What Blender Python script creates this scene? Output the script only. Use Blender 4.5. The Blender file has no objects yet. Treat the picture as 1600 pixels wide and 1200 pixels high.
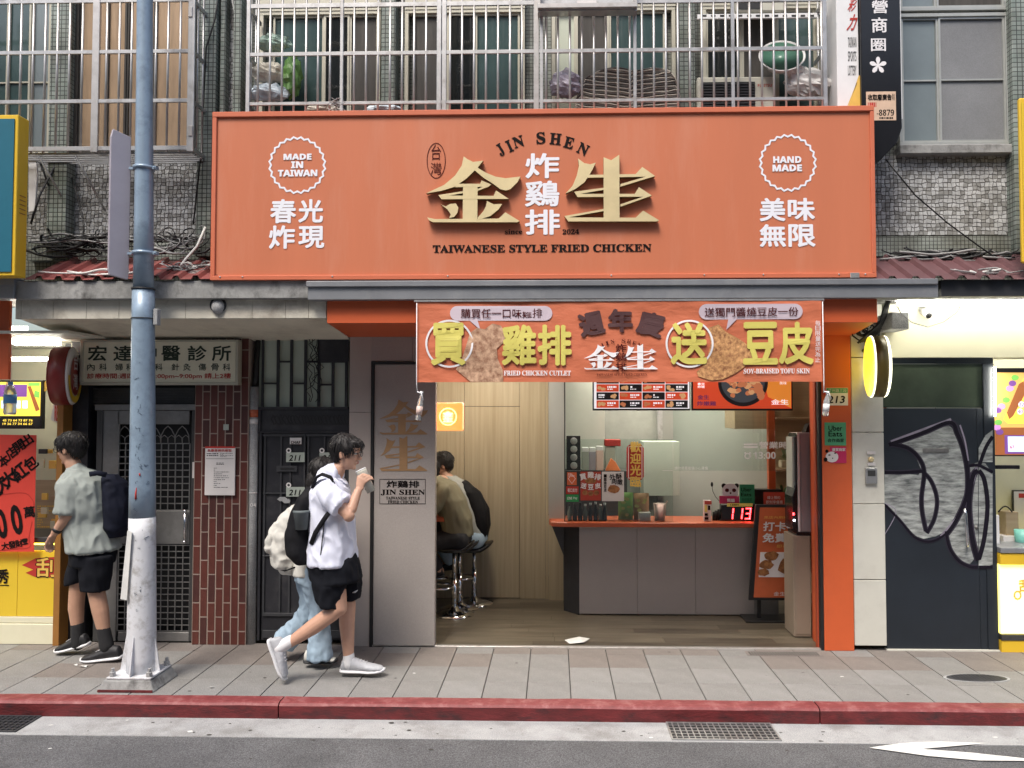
import bpy, math, random
from mathutils import Vector, Matrix, noise, Euler

R = math.radians
rnd = random.Random(7)
scene = bpy.context.scene
col = scene.collection

# ------------------------------------------------------------------ camera
F, PX, PY = 1200.0, 836.0, 600.0          # focal length and principal point on a 1600 x 1200 frame
CAM = Vector((0.0, -6.32, 1.93))
ROT = Euler((R(90) + math.atan(41/1200), 0, math.atan(30/1200)), 'XYZ').to_matrix()
cam = bpy.data.cameras.new('camera')
cam.lens = F/1600*36; cam.sensor_width = 36; cam.sensor_fit = 'HORIZONTAL'
cam.shift_x = (800-PX)/1600; cam.clip_start = 0.05; cam.clip_end = 500
cam_ob = bpy.data.objects.new('camera', cam); col.objects.link(cam_ob)
cam_ob.matrix_world = Matrix.Translation(CAM) @ ROT.to_4x4()
scene.camera = cam_ob

# ------------------------------------------------------------------ world, sun, exposure
world = bpy.data.worlds.new('World'); scene.world = world; world.use_nodes = True
wn = world.node_tree; bgn = wn.nodes['Background']
sky = wn.nodes.new('ShaderNodeTexSky'); sky.sky_type = 'NISHITA'; sky.sun_disc = False
SUN_EL, SUN_AZ = R(58), R(205)            # azimuth clockwise from +Y: behind the camera, a little to its left
sky.sun_elevation = SUN_EL; sky.sun_rotation = SUN_AZ; sky.air_density = 1.2; sky.dust_density = 4.0; sky.ozone_density = 1.0
wn.links.new(sky.outputs[0], bgn.inputs[0]); bgn.inputs[1].default_value = 0.12
sl = bpy.data.lights.new('sun', 'SUN'); sl.energy = 1.9; sl.angle = R(20); sl.color = (1.0, 0.95, 0.87)
sun = bpy.data.objects.new('sun', sl); col.objects.link(sun)
sd = Vector((math.sin(SUN_AZ)*math.cos(SUN_EL), math.cos(SUN_AZ)*math.cos(SUN_EL), math.sin(SUN_EL)))
sun.rotation_euler = sd.to_track_quat('Z', 'Y').to_euler()
scene.view_settings.view_transform = 'Standard'; scene.view_settings.look = 'None'
scene.view_settings.gamma = 1; scene.view_settings.use_curve_mapping = False
scene.view_settings.exposure = 0.88
scene.render.engine = 'CYCLES'
scene.cycles.use_denoising = True
scene.cycles.max_bounces = 8; scene.cycles.transparent_max_bounces = 16
scene.cycles.sample_clamp_indirect = 4

# ------------------------------------------------------------------ coordinates
def W(px, py, Y):                          # where a point seen at (px,py) stands on the plane y = Y
    d = ROT @ Vector(((px-PX)/F, -(py-PY)/F, -1))
    t = (Y - CAM.y)/d.y
    return CAM + d*t
def G(px, py, z=0.0):
    d = ROT @ Vector(((px-PX)/F, -(py-PY)/F, -1))
    return CAM + d*((z-CAM.z)/d.z)
def X_(px, Y, py=600): return W(px, py, Y).x
def Z_(py, Y, px=860): return W(px, py, Y).z

# ------------------------------------------------------------------ materials
MATS = {}
def mat(name, c, rough=0.6, metal=0.0, var=0.12, scale=6.0, bump=0.0, bscale=40.0, spec=0.5, dirt=None, dirt_amt=0.0, dscale=1.5,
        stretch=(1,1,1), emit=None, estr=0.0, coat=0.0, alpha=1.0, trans=0.0, speck=0.0, mottle=None):
    if name in MATS: return MATS[name]
    m = bpy.data.materials.new(name); m.use_nodes = True; n = m.node_tree; N = n.nodes; L = n.links
    b = N['Principled BSDF']
    tc = N.new('ShaderNodeTexCoord'); mp = N.new('ShaderNodeMapping'); mp.inputs['Scale'].default_value = stretch
    L.new(tc.outputs['Object'], mp.inputs[0])
    no = N.new('ShaderNodeTexNoise'); no.inputs['Scale'].default_value = scale; no.inputs['Detail'].default_value = 6; no.inputs['Roughness'].default_value = .65
    L.new(mp.outputs[0], no.inputs['Vector'])
    rp = N.new('ShaderNodeValToRGB'); rp.color_ramp.elements[0].position = .3; rp.color_ramp.elements[1].position = .7
    lo = tuple(max(0, v*(1-var)) for v in c); hi = tuple(min(1, v*(1+var)) for v in c)
    if mottle: lo = mottle
    rp.color_ramp.elements[0].color = lo+(1,); rp.color_ramp.elements[1].color = hi+(1,)
    L.new(no.outputs['Fac'], rp.inputs[0]); out = rp.outputs[0]
    if dirt is not None:
        n2 = N.new('ShaderNodeTexNoise'); n2.inputs['Scale'].default_value = dscale; n2.inputs['Detail'].default_value = 9; n2.inputs['Roughness'].default_value = .7
        L.new(mp.outputs[0], n2.inputs['Vector'])
        r2 = N.new('ShaderNodeValToRGB'); r2.color_ramp.elements[0].position = .5; r2.color_ramp.elements[1].position = .68
        r2.color_ramp.elements[0].color = (0,0,0,1); r2.color_ramp.elements[1].color = (dirt_amt,)*3+(1,)
        L.new(n2.outputs['Fac'], r2.inputs[0])
        mx = N.new('ShaderNodeMix'); mx.data_type = 'RGBA'
        L.new(r2.outputs[0], mx.inputs['Factor']); L.new(out, mx.inputs[6]); mx.inputs[7].default_value = tuple(dirt)+(1,)
        out = mx.outputs[2]
    if speck > 0:
        v = N.new('ShaderNodeTexNoise'); v.inputs['Scale'].default_value = 160; v.inputs['Detail'].default_value = 2
        L.new(tc.outputs['Object'], v.inputs['Vector'])
        r3 = N.new('ShaderNodeValToRGB'); r3.color_ramp.elements[0].position = .35; r3.color_ramp.elements[1].position = .68
        r3.color_ramp.elements[0].color = (1-speck,)*3+(1,); r3.color_ramp.elements[1].color = (1+speck,)*3+(1,)
        L.new(v.outputs['Fac'], r3.inputs[0])
        mx = N.new('ShaderNodeMix'); mx.data_type = 'RGBA'; mx.blend_type = 'MULTIPLY'; mx.inputs['Factor'].default_value = 1
        L.new(out, mx.inputs[6]); L.new(r3.outputs[0], mx.inputs[7]); out = mx.outputs[2]
    L.new(out, b.inputs['Base Color'])
    b.inputs['Roughness'].default_value = rough; b.inputs['Metallic'].default_value = metal
    b.inputs['Specular IOR Level'].default_value = spec
    b.inputs['Coat Weight'].default_value = coat
    b.inputs['Alpha'].default_value = alpha; b.inputs['Transmission Weight'].default_value = trans
    if emit: b.inputs['Emission Color'].default_value = tuple(emit)+(1,); b.inputs['Emission Strength'].default_value = estr
    if bump > 0:
        nb = N.new('ShaderNodeTexNoise'); nb.inputs['Scale'].default_value = bscale; nb.inputs['Detail'].default_value = 5
        L.new(mp.outputs[0], nb.inputs['Vector'])
        bp = N.new('ShaderNodeBump'); bp.inputs['Strength'].default_value = bump; bp.inputs['Distance'].default_value = .01
        L.new(nb.outputs['Fac'], bp.inputs['Height']); L.new(bp.outputs[0], b.inputs['Normal'])
    MATS[name] = m
    return m

def brick_mat(name, c1, c2, mortar, w, h, ms, axis='XZ', rough=.35, offset=0.0, bump=.4):
    m = bpy.data.materials.new(name); m.use_nodes = True; n = m.node_tree; N = n.nodes; L = n.links; b = N['Principled BSDF']
    g = N.new('ShaderNodeNewGeometry'); sp = N.new('ShaderNodeSeparateXYZ'); cb = N.new('ShaderNodeCombineXYZ')
    L.new(g.outputs['Position'], sp.inputs[0])
    ad = N.new('ShaderNodeMath'); ad.operation = 'ADD'; L.new(sp.outputs['X'], ad.inputs[0]); L.new(sp.outputs['Y'], ad.inputs[1])
    L.new(ad.outputs[0], cb.inputs[0]); L.new(sp.outputs['Z'], cb.inputs[1])
    br = N.new('ShaderNodeTexBrick'); br.offset = offset; br.inputs['Scale'].default_value = 1
    br.inputs['Brick Width'].default_value = w; br.inputs['Row Height'].default_value = h; br.inputs['Mortar Size'].default_value = ms
    br.inputs['Mortar Smooth'].default_value = .2; br.inputs['Color1'].default_value = c1+(1,); br.inputs['Color2'].default_value = c2+(1,); br.inputs['Mortar'].default_value = mortar+(1,)
    L.new(cb.outputs[0], br.inputs['Vector'])
    no = N.new('ShaderNodeTexNoise'); no.inputs['Scale'].default_value = 4; no.inputs['Detail'].default_value = 8; L.new(g.outputs['Position'], no.inputs['Vector'])
    rp = N.new('ShaderNodeValToRGB'); rp.color_ramp.elements[0].position = .35; rp.color_ramp.elements[1].position = .65
    rp.color_ramp.elements[0].color = (.55,.53,.5,1); rp.color_ramp.elements[1].color = (1,1,1,1); L.new(no.outputs['Fac'], rp.inputs[0])
    mx = N.new('ShaderNodeMix'); mx.data_type = 'RGBA'; mx.blend_type = 'MULTIPLY'; mx.inputs['Factor'].default_value = 1
    L.new(br.outputs['Color'], mx.inputs[6]); L.new(rp.outputs[0], mx.inputs[7]); L.new(mx.outputs[2], b.inputs['Base Color'])
    b.inputs['Roughness'].default_value = rough
    bp = N.new('ShaderNodeBump'); bp.invert = True; bp.inputs['Strength'].default_value = bump; bp.inputs['Distance'].default_value = .004
    L.new(br.outputs['Fac'], bp.inputs['Height']); L.new(bp.outputs[0], b.inputs['Normal'])
    MATS[name] = m; return m

def wood_mat(name, c1, c2, scale=(30,30,1.2), rough=.45):
    m = bpy.data.materials.new(name); m.use_nodes = True; n = m.node_tree; N = n.nodes; L = n.links; b = N['Principled BSDF']
    g = N.new('ShaderNodeNewGeometry'); mp = N.new('ShaderNodeMapping'); mp.inputs['Scale'].default_value = scale; L.new(g.outputs['Position'], mp.inputs[0])
    no = N.new('ShaderNodeTexNoise'); no.inputs['Scale'].default_value = 1; no.inputs['Detail'].default_value = 7; no.inputs['Roughness'].default_value = .6; L.new(mp.outputs[0], no.inputs['Vector'])
    rp = N.new('ShaderNodeValToRGB'); rp.color_ramp.elements[0].position = .3; rp.color_ramp.elements[1].position = .7
    rp.color_ramp.elements[0].color = c1+(1,); rp.color_ramp.elements[1].color = c2+(1,); L.new(no.outputs['Fac'], rp.inputs[0]); L.new(rp.outputs[0], b.inputs['Base Color'])
    b.inputs['Roughness'].default_value = rough; MATS[name] = m; return m

def glass_mat(name, tint=(.9,.95,.93), a=.12, rough=.02):
    m = bpy.data.materials.new(name); m.use_nodes = True; n = m.node_tree; N = n.nodes; L = n.links
    for x in list(N):
        if x.type == 'BSDF_PRINCIPLED': N.remove(x)
    tr = N.new('ShaderNodeBsdfTransparent'); tr.inputs[0].default_value = tint+(1,)
    gl = N.new('ShaderNodeBsdfGlossy'); gl.inputs['Roughness'].default_value = rough
    fr = N.new('ShaderNodeFresnel'); fr.inputs[0].default_value = 1.5
    ms = N.new('ShaderNodeMixShader'); L.new(fr.outputs[0], ms.inputs[0]); L.new(tr.outputs[0], ms.inputs[1]); L.new(gl.outputs[0], ms.inputs[2])
    L.new(ms.outputs[0], N['Material Output'].inputs[0]); MATS[name] = m; return m

def emit_mat(name, c, s):
    m = bpy.data.materials.new(name); m.use_nodes = True; b = m.node_tree.nodes['Principled BSDF']
    b.inputs['Base Color'].default_value = (.8,.8,.8,1); b.inputs['Emission Color'].default_value = c+(1,); b.inputs['Emission Strength'].default_value = s
    MATS[name] = m; return m

M = MATS
# ------------------------------------------------------------------ mesh builder
class MB:
    def __init__(s): s.v = []; s.f = []; s.smooth = set()
    def add(s, vs, fs, smooth=False):
        o = len(s.v); s.v += [Vector(v) for v in vs]; k = len(s.f)
        s.f += [tuple(i+o for i in f) for f in fs]
        if smooth: s.smooth.update(range(k, len(s.f)))
        return s
    def box(s, x0, x1, y0, y1, z0, z1):
        vs = [(x0,y0,z0),(x1,y0,z0),(x1,y1,z0),(x0,y1,z0),(x0,y0,z1),(x1,y0,z1),(x1,y1,z1),(x0,y1,z1)]
        return s.add(vs, [(0,3,2,1),(4,5,6,7),(0,1,5,4),(1,2,6,5),(2,3,7,6),(3,0,4,7)])
    def pbox(s, px0, py0, px1, py1, Y, d):       # box whose front face fills that rectangle of the facade plane y=Y
        cx, cy = (px0+px1)/2, (py0+py1)/2
        return s.box(W(px0,cy,Y).x, W(px1,cy,Y).x, Y, Y+d, W(cx,py1,Y).z, W(cx,py0,Y).z)
    def prism(s, pts, Y, d):                      # pts: world (x,z) outline, extruded in y
        a = sum(pts[i][0]*pts[(i+1)%len(pts)][1]-pts[(i+1)%len(pts)][0]*pts[i][1] for i in range(len(pts)))
        if a < 0: pts = pts[::-1]
        n = len(pts)
        vs = [(x,Y,z) for x,z in pts]+[(x,Y+d,z) for x,z in pts]
        fs = [tuple(range(n)), tuple(range(2*n-1, n-1, -1))]+[(i, i+n, (i+1)%n+n, (i+1)%n) for i in range(n)]
        return s.add(vs, fs)
    def pprism(s, pp, Y, d):
        return s.prism([(W(x,y,Y).x, W(x,y,Y).z) for x,y in pp], Y, d)
    def sheet(s, pp, Y):
        pts = [(W(x,y,Y).x, W(x,y,Y).z) for x,y in pp]
        a = sum(pts[i][0]*pts[(i+1)%len(pts)][1]-pts[(i+1)%len(pts)][0]*pts[i][1] for i in range(len(pts)))
        if a < 0: pts = pts[::-1]
        return s.add([(x,Y,z) for x,z in pts], [tuple(range(len(pts)))])
    def tube(s, pts, r, n=8, cap=True, sq=None):
        pts = [Vector(p) for p in pts]; k = len(pts)
        rs = r if isinstance(r, (list,tuple)) else [r]*k
        up = None; rings = []
        for i,p in enumerate(pts):
            t = (pts[min(i+1,k-1)]-pts[max(i-1,0)])
            if t.length < 1e-9: t = Vector((0,0,1))
            t.normalize()
            if up is None:
                up = Vector((0,0,1)) if abs(t.z) < .9 else Vector((0,1,0))
            u = up - t*up.dot(t)
            if u.length < 1e-6: u = t.orthogonal()
            u.normalize(); w = t.cross(u); up = u
            rings.append([p + (u*math.cos(a)*(sq or 1) + w*math.sin(a))*rs[i] for a in [2*math.pi*j/n for j in range(n)]])
        vs = [v for rg in rings for v in rg]
        fs = [(i*n+j, i*n+(j+1)%n, (i+1)*n+(j+1)%n, (i+1)*n+j) for i in range(k-1) for j in range(n)]
        if cap: fs += [tuple(range(n-1,-1,-1)), tuple((k-1)*n+j for j in range(n))]
        return s.add(vs, fs, n > 5)
    def loft(s, rings, n=16):                     # rings: (centre, u vector, v vector)  radii are the vector lengths
        vs = []
        for c,u,v in rings:
            c, u, v = Vector(c), Vector(u), Vector(v)
            vs += [c + u*math.cos(2*math.pi*j/n) + v*math.sin(2*math.pi*j/n) for j in range(n)]
        k = len(rings)
        fs = [(i*n+j, i*n+(j+1)%n, (i+1)*n+(j+1)%n, (i+1)*n+j) for i in range(k-1) for j in range(n)]
        fs += [tuple(range(n-1,-1,-1)), tuple((k-1)*n+j for j in range(n))]
        return s.add(vs, fs, True)
    def ball(s, c, rx, ry=None, rz=None, n=12, m=8, rot=None):
        ry = ry or rx; rz = rz or rx; c = Vector(c); vs = []
        for i in range(m+1):
            th = math.pi*i/m
            for j in range(n):
                a = 2*math.pi*j/n; p = Vector((rx*math.sin(th)*math.cos(a), ry*math.sin(th)*math.sin(a), rz*math.cos(th)))
                if rot: p = rot @ p
                vs.append(c+p)
        fs = [(i*n+j, (i+1)*n+j, (i+1)*n+(j+1)%n, i*n+(j+1)%n) for i in range(m) for j in range(n)]
        return s.add(vs, fs, True)
    def lathe(s, c, prof, n=24, axis='Z', smooth=True):   # prof: (radius, height)
        c = Vector(c); vs = []
        for r,h in prof:
            for j in range(n):
                a = 2*math.pi*j/n; x, y = r*math.cos(a), r*math.sin(a)
                vs.append(c + (Vector((x,y,h)) if axis == 'Z' else Vector((x,h,y)) if axis == 'Y' else Vector((h,x,y))))
        k = len(prof)
        fs = [(i*n+j, i*n+(j+1)%n, (i+1)*n+(j+1)%n, (i+1)*n+j) for i in range(k-1) for j in range(n)]
        fs += [tuple(range(n-1,-1,-1)), tuple((k-1)*n+j for j in range(n))]
        return s.add(vs, fs, smooth)
    def ring(s, cx, cy, rx, ry, w, Y, teeth=0, amp=0, n=64):     # flat ring drawn in frame units on plane Y
        o, i_ = [], []
        N_ = teeth*2 if teeth else n
        for j in range(N_):
            a = 2*math.pi*j/N_; k = amp*(1 if j%2 else -1) if teeth else 0
            for lst, dd in ((o, w/2), (i_, -w/2)):
                p = W(cx+(rx+k+dd)*math.cos(a), cy+(ry+k+dd)*math.sin(a), Y); lst.append(p)
        vs = o+i_
        return s.add(vs, [(j, j+N_, (j+1)%N_+N_, (j+1)%N_) for j in range(N_)])
    def text(s, t, px0, py0, px1, py1, Y, bold=0.0, rot=0, shear=0, fn=None):
        vs, fs = glyphs(t, bold)
        if not vs: return s
        a, b = W(px0,py1,Y), W(px1,py0,Y)
        return s._fit(vs, fs, Vector((a.x,Y,a.z)), Vector((b.x-a.x,0,0)), Vector((0,0,b.z-a.z)), rot, shear, fn)
    def textf(s, t, o, u, v, bold=0.0):           # fitted in the parallelogram o, u, v
        vs, fs = glyphs(t, bold); return s._fit(vs, fs, Vector(o), Vector(u), Vector(v), 0, 0, None)
    def _fit(s, vs, fs, o, u, v, rot, shear, fn):
        x0 = min(p[0] for p in vs); x1 = max(p[0] for p in vs); y0 = min(p[1] for p in vs); y1 = max(p[1] for p in vs)
        nrm = u.cross(v).normalized(); out = []; c = o+u/2+v/2; ca, sa = math.cos(rot), math.sin(rot)
        for p in vs:
            fx = (p[0]-x0)/max(x1-x0,1e-6); fy = (p[1]-y0)/max(y1-y0,1e-6)
            q = o + u*fx + v*fy + u.normalized()*shear*v.length*(fy-.5)
            if rot:
                d = q-c; ux, vz = u.normalized(), v.normalized(); a, b = d.dot(ux), d.dot(vz)
                q = c + ux*(a*ca-b*sa) + vz*(a*sa+b*ca)
            if p[2]: q = q + nrm*(p[2]*.00015)
            if fn: q = fn(q)
            out.append(q)
        return s.add(out, fs)

GL = {}
def bolds(t):                                     # bold serif letters
    o = ''
    for ch in t:
        if 'A' <= ch <= 'Z': o += chr(0x1D400+ord(ch)-65)
        elif 'a' <= ch <= 'z': o += chr(0x1D41A+ord(ch)-97)
        elif '0' <= ch <= '9': o += chr(0x1D7CE+ord(ch)-48)
        else: o += ch
    return o
def bolda(t):                                     # bold sans letters
    o = ''
    for ch in t:
        if 'A' <= ch <= 'Z': o += chr(0x1D5D4+ord(ch)-65)
        elif 'a' <= ch <= 'z': o += chr(0x1D5EE+ord(ch)-97)
        elif '0' <= ch <= '9': o += chr(0x1D7EC+ord(ch)-48)
        else: o += ch
    return o
def glyphs(t, bold=0.0):
    k = (t, bold)
    if k not in GL:
        cu = bpy.data.curves.new('lettering', 'FONT'); cu.body = t; cu.size = 1; cu.resolution_u = 3; cu.dimensions = '2D'; cu.fill_mode = 'FRONT'
        cu.align_x = 'CENTER'; cu.space_line = .95
        ob = bpy.data.objects.new('lettering', cu)
        me = bpy.data.meshes.new_from_object(ob)
        v0 = [tuple(v.co) for v in me.vertices]; f0 = [tuple(p.vertices) for p in me.polygons]
        if not bold: GL[k] = (v0, f0)
        else:                                     # heavier strokes: shifted sheets of film a hair apart
            vs, fs = [], []; sh = [(0,0)]
            for rr in ([bold] if bold < .03 else [bold*.5, bold]):
                sh += [(rr*math.cos(a), rr*math.sin(a)) for a in [math.pi/6+i*math.pi/3 for i in range(6)]]
            for li,(dx,dy) in enumerate(sh):
                o_ = len(vs); vs += [(x+dx, y+dy, li) for x,y,_ in v0]; fs += [tuple(i+o_ for i in f) for f in f0]
            GL[k] = (vs, fs)
        bpy.data.meshes.remove(me); bpy.data.objects.remove(ob); bpy.data.curves.remove(cu)
    return GL[k]

# ------------------------------------------------------------------ objects
def props(o, label=None, cat=None, group=None, kind=None):
    if label: o['label'] = label
    if cat: o['category'] = cat
    if group: o['group'] = group
    if kind: o['kind'] = kind
    return o
def thing(name, label, cat, loc, group=None, kind=None):
    o = bpy.data.objects.new(name, None); o.empty_display_size = .1; col.objects.link(o); o.location = loc
    o['root'] = 1; del o['root']
    return props(o, label, cat, group, kind)
def rootloc(o):
    while o.parent: o = o.parent
    return Vector(o.location)
def part(name, mb, m, parent=None, bevel=0, label=None, kind=None, seg=1):
    off = rootloc(parent) if parent else Vector((0,0,0))
    me = bpy.data.meshes.new(name)
    me.from_pydata([tuple(v-off) for v in mb.v], [], mb.f)
    if mb.smooth: me.polygons.foreach_set('use_smooth', [i in mb.smooth for i in range(len(mb.f))])
    me.update()
    me.materials.append(m if not isinstance(m, str) else M[m])
    o = bpy.data.objects.new(name, me); col.objects.link(o)
    if parent: o.parent = parent
    if bevel:
        b = o.modifiers.new('bevel', 'BEVEL'); b.width = bevel; b.segments = seg; b.limit_method = 'ANGLE'; b.angle_limit = R(40)
        b.harden_normals = False
    return props(o, label, None, None, kind)
def single(name, mb, m, label, cat, group=None, kind=None, bevel=0):
    loc = Vector((sum(v.x for v in mb.v)/len(mb.v), sum(v.y for v in mb.v)/len(mb.v), min(v.z for v in mb.v)))
    me = bpy.data.meshes.new(name); me.from_pydata([tuple(v-loc) for v in mb.v], [], mb.f)
    if mb.smooth: me.polygons.foreach_set('use_smooth', [i in mb.smooth for i in range(len(mb.f))])
    me.update(); me.materials.append(M[m] if isinstance(m, str) else m)
    o = bpy.data.objects.new(name, me); col.objects.link(o); o.location = loc
    if bevel:
        b = o.modifiers.new('bevel', 'BEVEL'); b.width = bevel; b.segments = 1; b.limit_method = 'ANGLE'; b.angle_limit = R(40)
    return props(o, label, cat, group, kind)
def setting(name, mb=None, m=None, loc=(0,0,0)):
    if mb is None:
        o = bpy.data.objects.new(name, None); col.objects.link(o); o.location = loc
    else:
        o = part(name, mb, m)
    o['kind'] = 'structure'; return o
def mesh_copy(src, parent, loc):
    o = src.copy(); col.objects.link(o); o.parent = parent; o.location = loc; return o
def lerp(a, b, t): return a+(b-a)*t
def bulk(mb, voxel, smooth=4, fold=0, fscale=(9,9,4), seed=0):    # fuse overlapping volumes into one continuous skin
    me = bpy.data.meshes.new('fuse'); me.from_pydata([tuple(v) for v in mb.v], [], mb.f); me.update()
    o = bpy.data.objects.new('fuse', me); col.objects.link(o)
    rm = o.modifiers.new('r', 'REMESH'); rm.mode = 'VOXEL'; rm.voxel_size = voxel
    if smooth:
        sm = o.modifiers.new('s', 'SMOOTH'); sm.factor = .5; sm.iterations = smooth
    dg = bpy.context.evaluated_depsgraph_get(); e = o.evaluated_get(dg); m2 = e.to_mesh()
    r = MB(); nv = [Vector(v.co) for v in m2.vertices]
    if fold:
        nn = [Vector(v.normal) for v in m2.vertices]
        for i,(p,q) in enumerate(zip(nv, nn)):
            w = Vector((p.x*fscale[0]+seed, p.y*fscale[1], p.z*fscale[2] + p.x*3))
            h = noise.noise(w)*.7 + noise.noise(w*2.3)*.35
            h = 1-abs(h)*2.6 if h*h < .15 else h*.3
            nv[i] = p + q*fold*h
    r.add(nv, [tuple(f.vertices) for f in m2.polygons], True)
    e.to_mesh_clear(); bpy.data.objects.remove(o); bpy.data.meshes.remove(me)
    return r
# ------------------------------------------------------------------ shared materials
mat('asphalt', (.105,.105,.110), .9, var=.22, scale=3, bump=.5, bscale=120, speck=.5, dirt=(.075,.075,.08), dirt_amt=.6, dscale=1.3)
mat('gutter', (.34,.343,.347), .85, var=.15, scale=5, bump=.25, bscale=60, dirt=(.16,.15,.14), dirt_amt=.6, dscale=3, speck=.22)
mat('curb_red', (.115,.014,.016), .5, var=.35, scale=7, bump=.45, bscale=35, dirt=(.02,.012,.014), dirt_amt=.85, dscale=5, stretch=(1,1,2.5))
mat('curb_top', (.20,.038,.04), .6, var=.25, scale=9, bump=.4, bscale=40, dirt=(.34,.20,.19), dirt_amt=.45, dscale=9)
mat('slab', (.212,.207,.20), .8, var=.12, scale=5, bump=.3, bscale=60, dirt=(.13,.12,.115), dirt_amt=.75, dscale=2.3, speck=.25)
mat('slab_warm', (.185,.163,.15), .8, var=.14, scale=5, bump=.3, bscale=60, dirt=(.11,.09,.085), dirt_amt=.7, dscale=2.3, speck=.25)
mat('slab_light', (.23,.226,.22), .8, var=.12, scale=5, bump=.3, bscale=60, dirt=(.2,.19,.18), dirt_amt=.6, dscale=3.3, speck=.25)
mat('joint', (.055,.052,.05), .95)
mat('concrete', (.27,.27,.265), .85, var=.3, scale=4, bump=.6, bscale=30, dirt=(.05,.047,.045), dirt_amt=.9, dscale=4.5, stretch=(1,1,.7))
mat('concrete_pale', (.58,.55,.47), .8, var=.14, scale=3, bump=.2, bscale=30, dirt=(.16,.12,.09), dirt_amt=.6, dscale=2.2)
mat('soffit', (.72,.67,.55), .5, var=.12, scale=2, dirt=(.25,.2,.15), dirt_amt=.5, dscale=1.4)
mat('steel', (.50,.50,.50), .38, .75, var=.14, scale=9, dirt=(.20,.17,.15), dirt_amt=.55, dscale=7)
mat('steel_bright', (.55,.53,.51), .34, .7, var=.1, scale=12, dirt=(.3,.26,.23), dirt_amt=.4, dscale=9)
mat('sheet_metal', (.27,.28,.30), .42, .45, var=.12, scale=3, dirt=(.42,.42,.43), dirt_amt=.45, dscale=4, bump=.1, bscale=8)
mat('sheet_metal_dark', (.035,.036,.04), .5, .2)
mat('black', (.012,.012,.013), .5)
mat('black_gloss', (.012,.012,.014), .2)
mat('dark_grey', (.036,.037,.042), .6, var=.2)
mat('white', (.75,.75,.76), .5, var=.04)
mat('white_film', (.80,.80,.86), .5, var=.02)
mat('print_black', (.012,.009,.009), .7, spec=.1)
mat('print_maroon', (.07,.01,.01), .7, spec=.1)
mat('print_white', (.78,.76,.78), .55, var=.02)
mat('print_red', (.45,.03,.02), .6)
mat('sign_orange', (.55,.175,.09), .42, var=.05, scale=1.2, spec=.4, dirt=(.60,.25,.16), dirt_amt=.45, dscale=1.4, stretch=(2.2,1,.35))
mat('sign_frame', (.57,.155,.08), .4, var=.06, scale=3)
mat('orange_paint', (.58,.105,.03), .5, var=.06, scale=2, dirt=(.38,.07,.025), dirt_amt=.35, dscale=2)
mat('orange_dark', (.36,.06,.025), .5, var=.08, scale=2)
mat('gold', (.74,.61,.35), .40, .25, var=.12, scale=3)
mat('gold_side', (.28,.19,.08), .45, .4)
mat('brown_film', (.36,.215,.105), .45, var=.1)
mat('panel_mauve', (.36,.325,.305), .55, var=.05, scale=2, bump=.05, bscale=90, speck=.06)
mat('panel_beige', (.40,.35,.32), .55, var=.05, scale=2)
mat('cream', (.70,.67,.50), .5, var=.05, scale=1.5, dirt=(.5,.46,.32), dirt_amt=.3)
mat('stone_white', (.58,.57,.51), .55, var=.06, scale=2.5, dirt=(.36,.34,.29), dirt_amt=.5, dscale=1.7)
mat('door_navy', (.014,.019,.027), .45, var=.2, scale=2)
mat('paint_grey', (.34,.36,.35), .5, mottle=(.04,.045,.05), scale=7, stretch=(1,1,4.5), var=.45)
mat('paint_black', (.008,.006,.013), .6, spec=.2)
mat('door_dark', (.020,.020,.025), .5, var=.25, scale=4, dirt=(.08,.075,.075), dirt_amt=.4, dscale=4)
mat('brick_brown', (.10,.028,.021), .4, var=.22, scale=4, bump=.12, bscale=40)
mat('brick_dark', (.065,.022,.019), .42, var=.22, scale=4, bump=.12, bscale=40)
mat('mortar', (.32,.25,.21), .85, var=.15)
mat('gate_steel', (.22,.215,.21), .4, .55, var=.18, scale=4, dirt=(.4,.4,.39), dirt_amt=.4, dscale=3)
mat('gate_dark', (.07,.07,.07), .45, .4, var=.2, scale=4)
mat('pale_green', (.36,.40,.355), .55, var=.06)
mat('pane_green', (.50,.54,.44), .5, var=.06)  # even pale green for one upstairs pane
mat('pole_blue', (.26,.345,.44), .35, .2, var=.12, scale=3, dirt=(.12,.16,.21), dirt_amt=.5, dscale=9, bump=.12, bscale=25)
mat('pole_white', (.62,.63,.66), .5, var=.05, scale=4, dirt=(.22,.20,.18), dirt_amt=.75, dscale=8, bump=.25, bscale=25)
mat('roof_red', (.21,.055,.05), .5, var=.2, scale=4, dirt=(.08,.04,.035), dirt_amt=.6)
mat('roof_maroon', (.12,.055,.06), .5, var=.2, scale=4, dirt=(.05,.035,.035), dirt_amt=.6)
mat('cable_black', (.012,.012,.013), .55)
mat('cable_grey', (.28,.28,.28), .6)
mat('cable_white', (.6,.6,.58), .6)
mat('yellow_paint', (.72,.46,.03), .4, var=.06, scale=2)
mat('teal_paint', (.02,.13,.19), .35, var=.06)
mat('mauve_metal', (.40,.37,.42), .5, .2, var=.08, scale=3)
mat('window_frame', (.47,.45,.37), .45, .2, var=.08)
mat('window_grey', (.42,.43,.41), .4, .35, var=.1)
mat('glass_teal', (.05,.085,.085), .14, var=.2, scale=2, spec=.7)
mat('glass_dark', (.015,.017,.017), .1, var=.3, spec=.7)
mat('glass_frost', (.17,.205,.22), .28, var=.16, scale=1.5, spec=.6)
mat('glass_screen', (.20,.205,.215), .55, var=.14, scale=1.8, speck=.1)
mat('reflection_brown', (.36,.25,.16), .8, var=.25, scale=3, stretch=(6,1,.6))
mat('curtain_dark', (.06,.055,.05), .8, var=.3, scale=5, stretch=(5,1,.5))
mat('wall_grey', (.36,.37,.35), .6, var=.06, scale=1.4)
mat('wall_marble', (.24,.25,.23), .5, var=.22, scale=2.5)
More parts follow.
